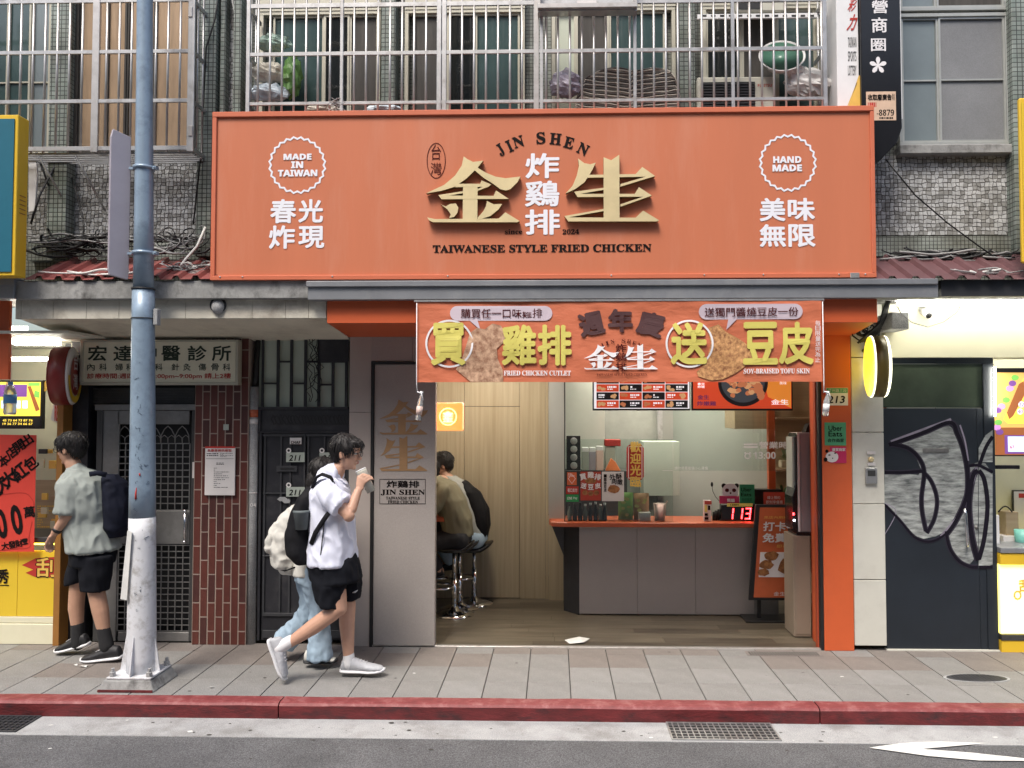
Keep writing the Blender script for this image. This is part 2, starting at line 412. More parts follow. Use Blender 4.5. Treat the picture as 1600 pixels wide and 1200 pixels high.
mat('wall_pale', (.56,.60,.54), .5, var=.04)
mat('counter_orange', (.46,.10,.04), .35, var=.07)
mat('ceiling_dark', (.30,.28,.26), .7)
mat('chrome', (.75,.75,.76), .12, 1.0, var=.05)
mat('paper', (.66,.63,.62), .7, var=.05)
wood_mat('wood_light', (.35,.285,.185), (.48,.405,.28), (26,26,.8))
wood_mat('wood_shelf', (.33,.24,.15), (.44,.33,.21), (1,20,20))
wood_mat('wood_floor', (.075,.062,.044), (.155,.13,.095), (1.6,14,1), rough=.3)
wood_mat('wood_floor_dark', (.052,.042,.031), (.11,.09,.066), (1.6,14,1), rough=.3)
brick_mat('mosaic_green', (.33,.37,.34), (.24,.29,.26), (.05,.055,.05), .036, .036, .0035, bump=.5)
brick_mat('mosaic_pale', (.34,.37,.34), (.27,.30,.27), (.07,.07,.065), .03, .03, .003)
glass_mat('clear_glass')
emit_mat('tube_light', (1,.97,.84), 24)
emit_mat('ceiling_lamp', (1,.91,.76), 28)

# ------------------------------------------------------------------ ground
K0, K1, KG = -1.235, -1.115, -1.52      # kerb face, kerb back, gutter edge
mb = MB(); mb.add([(-60,-40,-.104),(60,-40,-.104),(60,KG,-.104),(-60,KG,-.104)], [(0,1,2,3)])
setting('road', mb, 'asphalt')
mb = MB(); mb.box(-60,60,KG,K0+.01,-.3,-.100)
setting('gutter', mb, 'gutter')
kerb = setting('kerb')
xs = [-9, X_(-75,K0,1110), X_(435,K0,1110), X_(1281,K0,1110), X_(2100,K0,1110), 9]
for a,b in zip(xs, xs[1:]):
    mb = MB(); n = 8; prof = [(K0,-.2),(K0,-.016),(K0+.012,-.003),(K0+.03,.002),(K1,.002),(K1,-.2)]
    st = max(2, int((b-a)/.12)); vs = []
    for i in range(st+1):
        x = a+.004+(b-a-.008)*i/st
        for (y,z) in prof:
            j = .004*noise.noise((x*5,y*30,z*20)) if z > -.1 else 0
            vs.append((x, y+j, z+j*.6))
    fs = [(i*6+j, (i+1)*6+j, (i+1)*6+j+1, i*6+j+1) for i in range(st) for j in range(5)]
    fs += [tuple(range(5,-1,-1)), tuple(st*6+j for j in range(6))]
    mb.add(vs, fs); k = part('kerb_stone', mb, 'curb_red', kerb)
    me = k.data; me.materials.append(M['curb_top'])
    for p in me.polygons:
        if p.normal.z > .5: p.material_index = 1
pav = setting('pavement')
part('bedding', MB().box(-9,9,K1,.06,-.3,-.008), 'joint', pav)
x0 = X_(830, 0, 1008); cnt = 0
rr = random.Random(3)
tile_src = {}
rows = [(-1.112,-.79,0),(-.787,-.48,0),(-.477,-.17,0),(-.167,.055,0)]
man_c = G(1526,1060)
for ri,(y0,y1,off) in enumerate(rows):
    for i in range(-19, 14):
        xa = x0+i*.3005; xb = xa+.3005
        if xb < -5.6 or xa > 5.2: continue
        m_ = rr.choice(['slab','slab','slab_light']) if ri < 2 else rr.choice(['slab','slab_warm','slab_warm']) if ri == 2 else rr.choice(['slab_warm','slab_warm','slab'])
        if xa < -3.2 and ri > 0: m_ = rr.choice(['slab_warm','slab'])
        g = .0034; z = rr.uniform(-.001,.0008)
        key = (ri, m_)
        if key not in tile_src:
            mb = MB().box(0, .3005-2*g-.0005, 0, y1-y0+.0014, -.02, 0)
            tile_src[key] = part('paving_tile', mb, m_, pav, bevel=.0012); o = tile_src[key]
        else:
            o = mesh_copy(tile_src[key], pav, (0,0,0))
        o.location = (xa+g, y0, z)
# manhole and gratings
t = thing('manhole_cover', 'oval dark iron manhole cover in the pavement before the yellow counter', 'manhole cover', (man_c.x, man_c.y, 0))
R0 = .215
mb = MB(); mb.lathe((man_c.x,man_c.y,0), [(R0+.02,-.004),(R0+.02,.004),(R0,.004),(R0,-.003)], 40, smooth=False)
for q in mb.v: q.y = man_c.y+(q.y-man_c.y)*.36
part('rim', mb, 'gutter', t)
mb = MB(); mb.lathe((man_c.x,man_c.y,0), [(R0-.004,-.004),(R0-.004,.005),(R0-.012,.007)], 40, smooth=False)
for q in mb.v: q.y = man_c.y+(q.y-man_c.y)*.36
part('lid', mb, 'dark_grey', t)
mb = MB()
for i in range(-7,8):
    for j in range(-7,8):
        if i*i+j*j < 46: mb.box(man_c.x+i*.027-.009, man_c.x+i*.027+.009, man_c.y+j*.027-.009, man_c.y+j*.027+.009, .006, .009)
for q in mb.v: q.y = man_c.y+(q.y-man_c.y)*.36
part('lid_studs', mb, 'dark_grey', t, kind='stuff')
def grating(label, xa, xb, y0, y1, z, nx, ny, m_='steel'):
    t = thing('drain_grating', label, 'drain grate', ((xa+xb)/2,(y0+y1)/2,z), 'drain gratings along the kerb')
    part('pit', MB().box(xa,xb,y0,y1,z-.001,z+.0015), 'black', t)
    mb = MB(); w = .006
    mb.box(xa,xb,y0,y0+w*1.6,z+.001,z+.009); mb.box(xa,xb,y1-w*1.6,y1,z+.001,z+.009); mb.box(xa,xa+w*1.6,y0+w*1.6,y1-w*1.6,z+.001,z+.009); mb.box(xb-w*1.6,xb,y0+w*1.6,y1-w*1.6,z+.001,z+.009)
    part('frame', mb, m_, t)
    for i in range(1,nx):
        x = lerp(xa,xb,i/nx); part('bar', MB().box(x-w/2,x+w/2,y0+w*1.6,y1-w*1.6,z+.002,z+.008), m_, t)
    mb = MB()
    for i in range(1,ny):
        y = lerp(y0,y1,i/ny); mb.box(xa+w*1.6,xb-w*1.6,y-w/2,y+w/2,z+.0025,z+.0075)
    part('cross_bars', mb, m_, t)
grating('rectangular steel drain grate in the gutter below the red kerb, right of centre', X_(1040,K0,1135), X_(1203,K0,1135), KG+.02, K0-.006, -.100, 18, 6)
grating('steel drain grate in the gutter at the left edge, before the pole', X_(-70,K0,1125), X_(66,K0,1125), KG+.03, K0-.006, -.100, 16, 6, 'dark_grey')
mb = MB(); a = G(1157,1010); b = G(1283,1022)
t = thing('drain_grating', 'flat slotted drain grate set into the paving at the shop threshold', 'drain grate', ((a.x+b.x)/2,-.1,0))
part('frame', MB().box(a.x,b.x,-.17,-.06,.0005,.0022), 'slab_warm', t)
mb = MB()
for i in range(26):
    x = lerp(a.x+.02,b.x-.02,(i+.5)/26); mb.box(x-.006,x+.006,-.16,-.07,.0022,.003)
part('slots', mb, 'joint', t)
# arrow on the road
mb = MB(); pts = [G(x,y,-.096) for x,y in [(1358,1168),(1400,1162),(1430,1159.5),(1470,1158.5),(1543,1161),(1440,1170),(1520,1176),(1640,1189),(1530,1188),(1450,1181),(1400,1174)]]
mb.add([(p.x,p.y,-.0962) for p in pts], [tuple(range(len(pts)))])
mat('road_paint', (.72,.72,.70), .6, var=.1, dirt=(.25,.25,.25), dirt_amt=.5, dscale=14)
m = part('road_arrow', mb, 'road_paint'); m['kind'] = 'structure'
# asphalt fills and litter
mat('litter', (.62,.62,.6), .7); mat('leaf_dark', (.05,.045,.04), .8)
def crumple(px, py, s, label, m_, sd, name='paper_scrap', cat='paper scrap'):
    p = G(px,py); r2 = random.Random(sd); mb = MB(); n = 7
    vs = [(p.x,p.y,.008)]+[(p.x+s*r2.uniform(.7,1.2)*math.cos(2*math.pi*i/n), p.y+s*.7*r2.uniform(.7,1.2)*math.sin(2*math.pi*i/n), r2.uniform(.002,.014)) for i in range(n)]
    mb.add(vs, [(0,i+1,(i+1)%n+1) for i in range(n)]); single(name, mb, m_, label, cat)
crumple(131,1042,.035,'small crumpled white tissue on the paving beside the black shoe','litter',1)
crumple(118,1040,.015,'tiny white paper shred left of the crumpled tissue','litter',2)
crumple(331,1075,.018,'small white scrap on the paving right of the pole foot','litter',3)
mb = MB(); pts = [G(x,y) for x,y in [(882,1001),(905,998),(922,999),(912,1007),(890,1007)]]
mb.add([(p.x,p.y,.006+.012*(i%2)) for i,p in enumerate(pts)], [tuple(range(5))]); single('flyer', mb, 'litter', 'white folded flyer lying on the paving at the shop threshold', 'flyer')

# ------------------------------------------------------------------ upper building
YW, YC, YS, YK = -.35, -.62, -.80, -.78             # wall, cage front, sign front
ub = thing('apartment_building', 'old apartment block with green mosaic pillars and patterned tile walls above the shops', 'building', (0,YW,2.5))
ztop = Z_(-120,YW)
part('wall', MB().box(-8,8,YW+.10,YW+.30,Z_(452,YK),ztop+1.6), 'mosaic_pale', ub)
def pillar(p0,p1,py1=400,d=.05,m_='mosaic_green'):
    part('pillar', MB().box(X_(p0,YW,200),X_(p1,YW,200),YW-d,YW+.12,Z_(py1,YW),ztop+1), m_, ub, bevel=.004)
for a,b in [(82,112),(313,340),(597,619),(1060,1085),(1578,1612)]: pillar(a,b)
pillar(-60,-30); pillar(344,352,400,.02); pillar(366,378,400,.04)
# patterned spandrel: irregular little tiles, every one real, joined
mat('tile_light', (.46,.47,.475), .4, var=.3, scale=11); mat('tile_grout', (.10,.092,.085), .85, var=.2)
def spandrel(px0,px1,py0,py1,Y,light='tile_light', sc=6.4, parent=ub):
    xa, xb, zb, zt = X_(px0,Y,(py0+py1)/2), X_(px1,Y,(py0+py1)/2), Z_(py1,Y), Z_(py0,Y)
    part('tile_backing', MB().box(xa,xb,Y+.002,Y+.03,zb,zt), 'tile_grout', parent)
    c = sc/204; r2 = random.Random(int(px0)); mb = MB(); mb2 = MB()
    nx = int((xb-xa)/c); nz = int((zt-zb)/c)
    cw = (xb-xa)/nx; ch = (zt-zb)/nz
    def corner(i,j):
        h = math.sin(i*12.9898+j*78.233+px0)*43758.5453; h2 = math.sin(i*39.3+j*11.7+px0)*24634.6345
        k = .24
        return xa+cw*(i+k*((h%1)-.5)*2*(0 < i < nx)), zb+ch*(j+k*((h2%1)-.5)*2*(0 < j < nz))
    for i in range(nx):
        for j in range(nz):
            q = [corner(i,j),corner(i+1,j),corner(i+1,j+1),corner(i,j+1)]
            cx = sum(a for a,_ in q)/4; cz = sum(b for _,b in q)/4
            big = (i+2*j) % 3 != 0
            f = .85 if big else .70
            q = [(cx+(a-cx)*f, cz+(b-cz)*f) for a,b in q]
            (mb if r2.random() < .62 else mb2).add([(a,Y-.002,b) for a,b in q]+[(cx+(a-cx)*1.08,Y+.002,cz+(b-cz)*1.08) for a,b in q], [(0,1,2,3),(0,4,5,1),(1,5,6,2),(2,6,7,3),(3,7,4,0)])
    part('mosaic_tiles', mb, light, parent, kind='stuff'); part('mosaic_tiles', mb2, 'tile_mid', parent, kind='stuff')
mat('tile_mid', (.27,.272,.265), .45, var=.3, scale=11)
spandrel(112,313,236,374,YW+.06); spandrel(45,82,236,374,YW+.06); spandrel(352,366,-20,400,YW+.06); 
spandrel(1300,1578,247,371,YW+.06)
part('ledge', MB().box(X_(40,YW,380),X_(345,YW,380),YW+.02,YW+.12,Z_(402,YW),Z_(375,YW)), 'mosaic_pale', ub)
part('ledge', MB().box(X_(1345,YW,380),X_(1640,YW,380),YW+.02,YW+.12,Z_(402,YW),Z_(371.5,YW)), 'mosaic_pale', ub)
part('sill', MB().box(X_(1405,YW,235),X_(1580,YW,235),YW-.02,YW+.12,Z_(246,YW),Z_(232,YW)), 'concrete', ub, bevel=.006)

def window(px0,py0,px1,py1,Y,panes,frame='window_frame',fw=.03,glz='glass_teal',rail=None):
    """panes: list of (px_a, px_b, material)"""
    w = None
    mb = MB(); xa,xb = X_(px0,Y,100),X_(px1,Y,100); zt,zb = Z_(py0,Y),Z_(py1,Y)
    mb.box(xa,xb,Y,Y+.05,zt-fw,zt); mb.box(xa,xb,Y,Y+.05,zb,zb+fw); mb.box(xa,xa+fw,Y,Y+.05,zb+fw,zt-fw); mb.box(xb-fw,xb,Y,Y+.05,zb+fw,zt-fw)
    w = part('window', mb, frame, ub, bevel=.002)
    for k,(a,b,m_) in enumerate(panes):
        pa,pb = X_(a,Y,100),X_(b,Y,100); yo = .018 if k%2 else .026
        part('pane', MB().box(pa+.012,pb-.012,Y+yo+.008,Y+yo+.014,zb+fw+.012,zt-fw-.012), m_, w)
        fr = MB(); s_ = .016
        fr.box(pa,pa+s_,Y+yo-.008,Y+yo+.02,zb+fw,zt-fw); fr.box(pb-s_,pb,Y+yo-.008,Y+yo+.02,zb+fw,zt-fw)
        fr.box(pa+s_,pb-s_,Y+yo-.008,Y+yo+.02,zb+fw,zb+fw+s_); fr.box(pa+s_,pb-s_,Y+yo-.008,Y+yo+.02,zt-fw-s_,zt-fw)
        if rail: fr.box(pa+s_,pb-s_,Y+yo-.006,Y+yo+.006,Z_(rail,Y)-.008,Z_(rail,Y)+.004)
        part('sash', fr, frame, w)
    return w
YP = YW+.02
window(-60,-60,82,236,YP,[(-50,10,'glass_teal'),(10,46,'glass_teal'),(46,76,'glass_frost')],rail=118)
window(116,-60,300,236,YP,[(122,165,'reflection_brown'),(165,196,'reflection_brown'),(196,240,'reflection_brown'),(240,296,'reflection_brown')],'curtain_dark')  # streaky brown pane colour stands in for reflections in the glass
window(405,12,594,225,YP,[(425,505,'glass_teal'),(505,545,'glass_dark'),(545,590,'curtain_dark')])
window(632,12,820,225,YP,[(645,700,'curtain_dark'),(700,742,'glass_dark'),(742,812,'glass_teal')])
window(862,12,1056,225,YP,[(868,900,'pane_green'),(900,952,'curtain_dark'),(952,1040,'glass_teal')])
window(1098,12,1282,225,YP,[(1104,1160,'glass_dark'),(1160,1215,'curtain_dark'),(1215,1276,'glass_teal')])
for a,b in [(405,594),(632,820),(862,1056),(1098,1282)]:
    part('lintel', MB().box(X_(a,YW,5),X_(b,YW,5),YP-.005,YP+.05,Z_(13,YP)+.003,Z_(-40,YP)), 'window_frame', ub)
# the right-hand window with frosted sliding panes
window(1404,28,1578,232,YP,[(1410,1468,'glass_frost'),(1468,1572,'glass_screen')],'window_grey',.028,rail=130)
window(1404,-90,1578,24,YP,[(1410,1466,'glass_frost'),(1466,1572,'curtain_dark')],'window_grey',.028)

# ------------------------------------------------------------------ window cages
def cage(label, name_loc, x0,x1,yt,yb,rails,posts,bars,Yf,side=True,thick=.009,slats=True,hatch=None):
    t = thing('window_cage', label, 'window cage', name_loc, 'steel security cages over the upstairs windows')
    zt,zb = Z_(yt,Yf),Z_(yb,Yf); xa,xb = X_(x0,Yf,100),X_(x1,Yf,100)
    for yr,h in rails:
        part('rail', MB().box(xa,xb,Yf-.006,Yf+.012,Z_(yr+h/2,Yf),Z_(yr-h/2,Yf)), 'steel', t, bevel=.002)
    for p,w in posts:
        part('post', MB().box(X_(p-w/2,Yf,100),X_(p+w/2,Yf,100),Yf-.010,Yf+.016,zb,zt), 'steel_bright' if w > 7 else 'steel', t, bevel=.002)
    src = None
    for p in bars:
        x = X_(p,Yf,100)
        if src is None:
            mb = MB().tube([(x,Yf+.003,zb),(x,Yf+.003,zt)], thick, 8); src = part('bar', mb, 'steel_bright', t); sx = x
        else: mesh_copy(src, t, (x-sx,0,0))
    if side:
        for xx in (xa,xb):
            for yr,h in rails:
                part('side_rail', MB().box(xx-.008,xx+.008,Yf+.016,YW+.0,Z_(yr+3,Yf),Z_(yr-3,Yf)), 'steel', t)
            for k in (1,2):
                y = lerp(Yf,YW,k/3); part('side_bar', MB().tube([(xx,y,zb),(xx,y,zt)], thick*.8, 6), 'steel', t)
    if slats:
        for k in range(6):
            y = lerp(Yf+.03,YW-.01,k/5); part('floor_slat', MB().box(xa,xb,y-.009,y+.009,zb-.004,zb+.006), 'steel', t)
    return t, zb, zt
bl = [13,32,51,70,89,108,128,  166,186,205,224,243,262,281]
c1, zb1, _ = cage('welded steel window cage with a hinged hatch, left of the orange sign', (X_(100,YC),YC,Z_(235,YC)), -120,300,-40,232,[(-8,6),(73,6),(151,6),(226,7)],[(150,11),(297,6),(302,5)],bl+[-6,-25,-44,-63,-82,-101],YC)
mb = MB()
for yy in (18,204): mb.pbox(294,yy-8,300,yy+8,YC-.018,.008)
part('hinge', mb, 'steel_bright', c1, bevel=.002)
mb = MB(); zz = zb1-.012
for xx in (X_(60,YC,240),X_(118,YC,240)):
    mb.tube([(xx-.02,YC+.03,zz),(xx+.06,YW+.03,zz-.36)], .008, 6)
part('bracket', mb, 'steel', c1)
bars = []; x = 403.0
while x < 1290:
    if min(abs(x-p) for p in (534,690,838,992,1145)) > 7: bars.append(x)
    x += 18.75
c2, zb2, _ = cage('long welded steel window cage directly above the orange sign', (X_(850,YC),YC,Z_(235,YC)), 385,1292,-40,236,[(4,7),(80,6),(158,5),(228,6)],[(388,6),(534,5),(686,7),(694,7),(838,8),(846,5),(992,5),(1145,5),(1289,6)],bars,YC)
YB = YC-.12
tb = thing('window_cage', 'bottom frame of a projecting steel cage box above the middle of the orange sign', 'window cage', (X_(917,YB),YB,Z_(15,YB)), 'steel security cages over the upstairs windows')
part('rail', MB().box(X_(840,YB,10),X_(996,YB,10),YB,YB+.025,Z_(12,YB),Z_(5,YB)), 'steel_bright', tb, bevel=.002)
part('rail', MB().box(X_(844,YB,10),X_(992,YB,10),YB+.03,YC-.008,Z_(14,YB),Z_(10,YB)), 'steel', tb)
for p in (842,994): part('post', MB().box(X_(p-2,YB,10),X_(p+2,YB,10),YB+.026,YC-.012,Z_(16,YB),Z_(-60,YB)), 'steel_bright', tb)
part('tray', MB().pbox(902,-8,932,5,YB+.03,.06), 'paper', tb)

# ------------------------------------------------------------------ canopy
YK = -.78
cn = thing('canopy', 'concrete ledge canopy with a beige soffit over the left shopfronts', 'canopy', (X_(260,YK),YK,2.5))
part('fascia', MB().box(X_(24,YK,450),X_(482,YK,450),YK,YK+.10,Z_(465,YK),Z_(436,YK)), 'concrete', cn, bevel=.006)
zs0, zs1 = Z_(495,YK+.06), Z_(530,-.08,430)
segs = [24,33,83,135,186,238,290,342,394,446,482,510]
for a,b in zip(segs, segs[1:]):
    part('fascia_tile', MB().box(X_(a,YK+.06,480)+.001,X_(b,YK+.06,480)-.001,YK+.06,YK+.09,Z_(496,YK+.06),Z_(465,YK+.06)), 'concrete_pale', cn, bevel=.002)
xa, xb = X_(20,YK,500), X_(512,YK,500); xw = X_(125,.1,530); 
nS = 9
for i in range(nS):
    y0 = lerp(YK+.09,.12,i/nS); y1 = lerp(YK+.09,.12,(i+1)/nS)-.003; z0 = lerp(zs0,zs1,i/nS); z1 = lerp(zs0,zs1,(i+1)/nS)
    xl0 = lerp(X_(30,YK+.09,500), xw, i/nS); xl1 = lerp(X_(30,YK+.09,500), xw, (i+1)/nS); xr = X_(545,.02,530)
    mb = MB().add([(xl0,y0,z0),(xr,y0,z0),(xr,y1,z1),(xl1,y1,z1),(xl0,y0,z0+.02),(xr,y0,z0+.02),(xr,y1,z1+.02),(xl1,y1,z1+.02)], [(0,3,2,1),(4,5,6,7),(0,1,5,4),(1,2,6,5),(2,3,7,6),(3,0,4,7)])
    part('soffit_board', mb, 'soffit', cn)
part('slab', MB().box(-8,8,YK+.11,YW+.35,Z_(455,YK),Z_(440,YK)), 'concrete', cn)
# corrugated roofs
def corr(label, p0, p1, m_, zf, zb, drip=0):
    xa, xb = X_(p0,YK,430), X_(p1,YK,430); n = int((xb-xa)/.145); mb = MB(); prof = []
    for i in range(n+1):
        x = xa+(xb-xa)*i/n; w = (xb-xa)/n
        prof += [(x,0),(x+w*.55,0),(x+w*.66,.028),(x+w*.88,.028)]
    prof = [q for q in prof if q[0] <= xb+.001]
    for (y,z) in ((YK-.02-drip*.03,zf-drip*.02),(YW-.02,zb)):
        for k,(x,h) in enumerate(prof):
            mb.v.append(Vector((x,y,z+h+.006*noise.noise((x*3,y,0)))))
    k = len(prof); mb.f = [(i,i+1,k+i+1,k+i) for i in range(k-1)]
    o = single('corrugated_roof', mb, m_, label, 'roof sheet', 'corrugated metal roof sheets over the canopy')
    s_ = o.modifiers.new('thick','SOLIDIFY'); s_.thickness = .003
corr('red corrugated metal roof strip on the canopy left of the orange sign', 40, 345, 'roof_red', Z_(434,YK), Z_(405,YW))
corr('maroon corrugated metal roof strip right of the orange sign', 1362, 1650, 'roof_maroon', Z_(437,YK), Z_(406,YW), 1)
# steel fascia over the shop
fs_ = thing('metal_fascia', 'grey folded sheet metal fascia beneath the orange sign', 'fascia', (X_(970,YK),YK,Z_(466,YK)))
part('face', MB().box(X_(481,YK-.03,450),X_(1466,YK-.03,450),YK-.03,YK+.10,Z_(467,YK-.03),Z_(447,YK-.03)), 'sheet_metal', fs_, bevel=.003)
part('lip', MB().box(X_(478,YK-.05,440),X_(1466,YK-.05,440),YK-.05,YK+.10,Z_(446.5,YK-.05),Z_(437.5,YK-.05)), 'sheet_metal', fs_, bevel=.004)
fd = thing('metal_fascia', 'dark plain fascia above the cream beam at the right', 'fascia', (X_(1530,YK),YK,Z_(466,YK)))
part('face', MB().box(X_(1466,YK,450)+.02,X_(1900,YK,450),YK,YK+.1,Z_(465,YK),Z_(440,YK)), 'sheet_metal_dark', fd)
fl = thing('metal_fascia', 'short grey metal fascia end at the left edge under the teal sign', 'fascia', (X_(0,YK),YK,Z_(466,YK)))
part('face', MB().box(X_(-300,YK-.02,450),X_(22,YK-.02,450),YK-.02,YK+.1,Z_(464,YK),Z_(431,YK)), 'sheet_metal', fl, bevel=.004)
part('lip', MB().box(X_(-300,YK-.03,440),X_(22,YK-.03,440),YK-.035,YK-.022,Z_(443,YK),Z_(431,YK)), 'sheet_metal', fl)

# ------------------------------------------------------------------ the other side of the street, behind the camera (it shades the low sky and shows in the glass)
mat('render_beige', (.34,.32,.29), .8, var=.15, scale=1); mat('render_grey', (.25,.26,.27), .8, var=.15, scale=1)
for k,(a,b,h,m_,lab) in enumerate(((-26,-9,13,'render_grey','grey apartment block across the street, left of the others'),(-8.9,7,15,'render_beige','beige apartment block across the street, facing the shop'),(7.1,25,12,'render_grey','grey apartment block across the street, right of the others'))):
    t = thing('apartment_building', lab, 'building', ((a+b)/2,-17,-.13), 'blocks across the street')
    part('wall', MB().box(a,b,-26,-17,-.13,h), m_, t)
    w0 = part('window', MB().box(a+.8,a+2.4,-16.99,-16.95,4,5.4), 'glass_dark', t)
    for i in range(int((b-a-1)/2.6)):
        for j in range(int((h-3)/3)):
            if i or j: mesh_copy(w0, t, (2.6*i,0,3*j))

r8 = random.Random(18); mb = MB(); mb2 = MB()
for k in range(110):
    a = r8.random()
    if a < .45: x,y,z = r8.uniform(-5,4.5), r8.uniform(KG+.02,K0-.02), -.0985
    elif a < .6: x,y,z = r8.uniform(-5,4.5), r8.uniform(-2.2,KG), -.102
    else: x,y,z = r8.uniform(-5,4.5), r8.uniform(K1,-.03), .0012
    s_ = r8.uniform(.003,.012)*(1.3 if a < .6 else 1); n = 6; an = r8.uniform(0,3)
    (mb if r8.random() < .85 else mb2).add([(x+s_*1.6*r8.uniform(.6,1)*math.cos(2*math.pi*i/n+an), y+s_*r8.uniform(.5,1)*math.sin(2*math.pi*i/n+an), z+r8.uniform(0,.0015)) for i in range(n)], [tuple(range(n))])
props(part('dark_specks', mb, 'leaf_dark'), 'scattered dark gum spots and leaf bits on pavement and gutter', 'litter', None, 'stuff'); props(part('pale_specks', mb2, 'litter'), 'scattered tiny pale scraps on pavement and gutter', 'litter', None, 'stuff')
# ------------------------------------------------------------------ orange sign
KIN = [[(98,465),(205,415),(270,360),(310,300),(322,245),(345,262),(378,278),(438,270),(405,312),(450,340),(510,365),(570,375),(660,365),(640,400),(600,440),(572,448),(540,440),(500,410),(440,372),(388,328),(340,375),(270,425),(190,450)],
 [(318,412),(405,412),(403,625),(316,625)],
 [(255,408),(420,408),(428,388),(485,412),(470,425),(405,450),(405,440),(435,426),(275,428)],
 [(170,475),(318,452),(318,464),(235,478),(500,480),(515,448),(590,498),(190,500)],
 [(105,608),(150,618),(530,615),(570,578),(655,630),(640,637),(140,637),(115,625)],
 [(185,530),(215,543),(240,528),(275,525),(290,550),(285,580),(265,605),(235,612),(245,590),(225,560),(205,545)],
 [(460,510),(500,530),(550,528),(530,560),(480,600),(410,622),(405,610),(440,570),(455,540)]]
SHENG = [[(930,465),(970,420),(995,360),(1008,300),(1003,258),(1040,285),(1075,292),(1108,282),(1090,320),(1070,355),(1040,400),(985,440)],
 [(1060,355),(1345,350),(1385,308),(1462,362),(1255,425),(1255,410),(1405,366),(1060,372)],
 [(1155,250),(1200,268),(1248,235),(1250,625),(1155,625)],
 [(980,455),(1155,432),(1155,444),(1015,468),(1340,468),(1365,428),(1442,478),(1255,545),(1255,530),(1390,485),(1000,487)],
 [(922,600),(1155,558),(1155,570),(945,608),(1345,610),(1390,568),(1485,625),(1470,632),(945,632)]]
def strokes(mb, polys, src, dst, Y, d=0, fn=None, rot=0):
    """src bbox -> dst bbox in frame units on plane Y; d = thickness, strokes staggered a hair"""
    for k,pl in enumerate(polys):
        pp = [(lerp(dst[0],dst[2],(x-src[0])/(src[2]-src[0])), lerp(dst[1],dst[3],(y-src[1])/(src[3]-src[1]))) for x,y in pl]
        n0 = len(mb.v)
        if d: mb.pprism(pp, Y-.0006*k, d+.0006*k)
        else: mb.sheet(pp, Y-.0003*k)
        if fn:
            for i in range(n0, len(mb.v)): mb.v[i] = fn(mb.v[i])
    return mb
KB, SB = (98,245,660,637), (922,235,1485,632)
def cc(x, y): return 640+x/3.8095, 180+y/3.8095
sg = thing('shop_sign', 'large orange sign box with raised gold characters above the fried chicken shop', 'shop sign', (X_(850,YS),YS,Z_(436,YS)))
xa,xb,zb,zt = X_(331,YS,300),X_(1367,YS,300),Z_(436,YS),Z_(170.5,YS); fw = .032; YE = -.66
part('panel', MB().box(xa+.02,xb-.02,YS+.006,YE,zb+.02,zt-.02), 'sign_orange', sg)
mb = MB().box(xa,xb,YS-.012,YE-.02,zb,zb+fw*1.05).box(xa,xb,YS-.012,YE-.02,zt-fw*1.2,zt).box(xa,xa+fw,YS-.010,YE-.02,zb+fw*1.05,zt-fw*1.2).box(xb-fw*.9,xb,YS-.010,YE-.02,zb+fw*1.05,zt-fw*1.2)
part('frame', mb, 'sign_frame', sg, bevel=.003)
mb = MB()
for p in (345,380,1192,1310,1351,700,955,520,1100): mb.lathe((X_(p,YS,430),YS-.013,Z_(431,YS)), [(.006,.002),(.006,-.003),(.001,-.004)], 8, 'Y')
part('screws', mb, 'steel', sg)
part('clip', MB().pbox(1329,426,1343,434,YS-.022,.009), 'steel_bright', sg, bevel=.002)
YT = YS+.003
for pol,bx,lab in ((KIN,KB,'raised gold first character'),(SHENG,SB,'raised gold second character')):
    a,b = cc(bx[0],bx[1]); c_,d_ = cc(bx[2],bx[3]); w = .045
    o = part('raised_character', strokes(MB(), pol, bx, (a,b,c_,d_), YT-w, w-.001), 'gold', sg, label=lab)
    o.data.materials.append(M['gold_side'])
    for p in o.data.polygons:
        if abs(p.normal.y) < .5: p.material_index = 1
def chars(name, lst, Y, bold, m_, parent, fn=None, fy=0):
    for q in lst:
        ch,x0,y0,x1,y1 = q[:5]; mb = MB().text(ch,x0,y0,x1,y1,Y,bold,*(q[5:6] or (0,)))
        if fn: mb = fn(mb)
        part(name, mb, m_, parent)
chars('white_character', [('炸',821,239,874,279),('鷄',820,282,874,323),('排',820,327,875,367)], YT, .024, 'white_film', sg)
chars('white_character', [('春',422,311,463,349),('光',466,311,505,348),('炸',420,352,461,389),('現',466,353,507,388),('美',1187,309,1227,346),('味',1231,309,1273,345),('無',1187,350,1228,386),('限',1232,350,1274,386)], YT, .028, 'white_film', sg)
mb = MB()
mb.text(bolda('MADE'),443,240,487,250,YT,.035); mb.text(bolda('IN'),455,252,474,263,YT,.035); mb.text(bolda('TAIWAN'),434,265,496,276,YT,.035)
mb.text(bolda('HAND'),1208,244,1252,255,YT,.035); mb.text(bolda('MADE'),1207,257,1253,268,YT,.035)
mb.ring(464.5,258,42.5,42.5,3.2,YT,24,1.6); mb.ring(1231,254.5,42.5,42.5,3.2,YT,24,1.6)
part('white_lettering', mb, 'white_film', sg)
mb = MB(); mb.text(bolds('TAIWANESE STYLE FRIED CHICKEN'),676,381,1018,395,YT,.02)
mb.text(bolds('since'),789,358,816,366,YT,.014); mb.text(bolds('2024'),879,358,905,366,YT,.014)
for ch,(x,y,a,h) in {'J':(782,234,32,20),'I':(796,228,25,19),'N':(810,221.5,17,18),'S':(845,215.5,3,18.5),'H':(868,217,-6,18),'E':(889,223,-16,18),'N2':(911,233,-26,18)}.items():
    w = {'J':10,'I':8,'N':17,'S':14,'H':18,'E':15,'N2':17}[ch]
    mb.text(bolds(ch[0]),x-w/2,y-h/2,x+w/2,y+h/2,YT,.02,R(a))
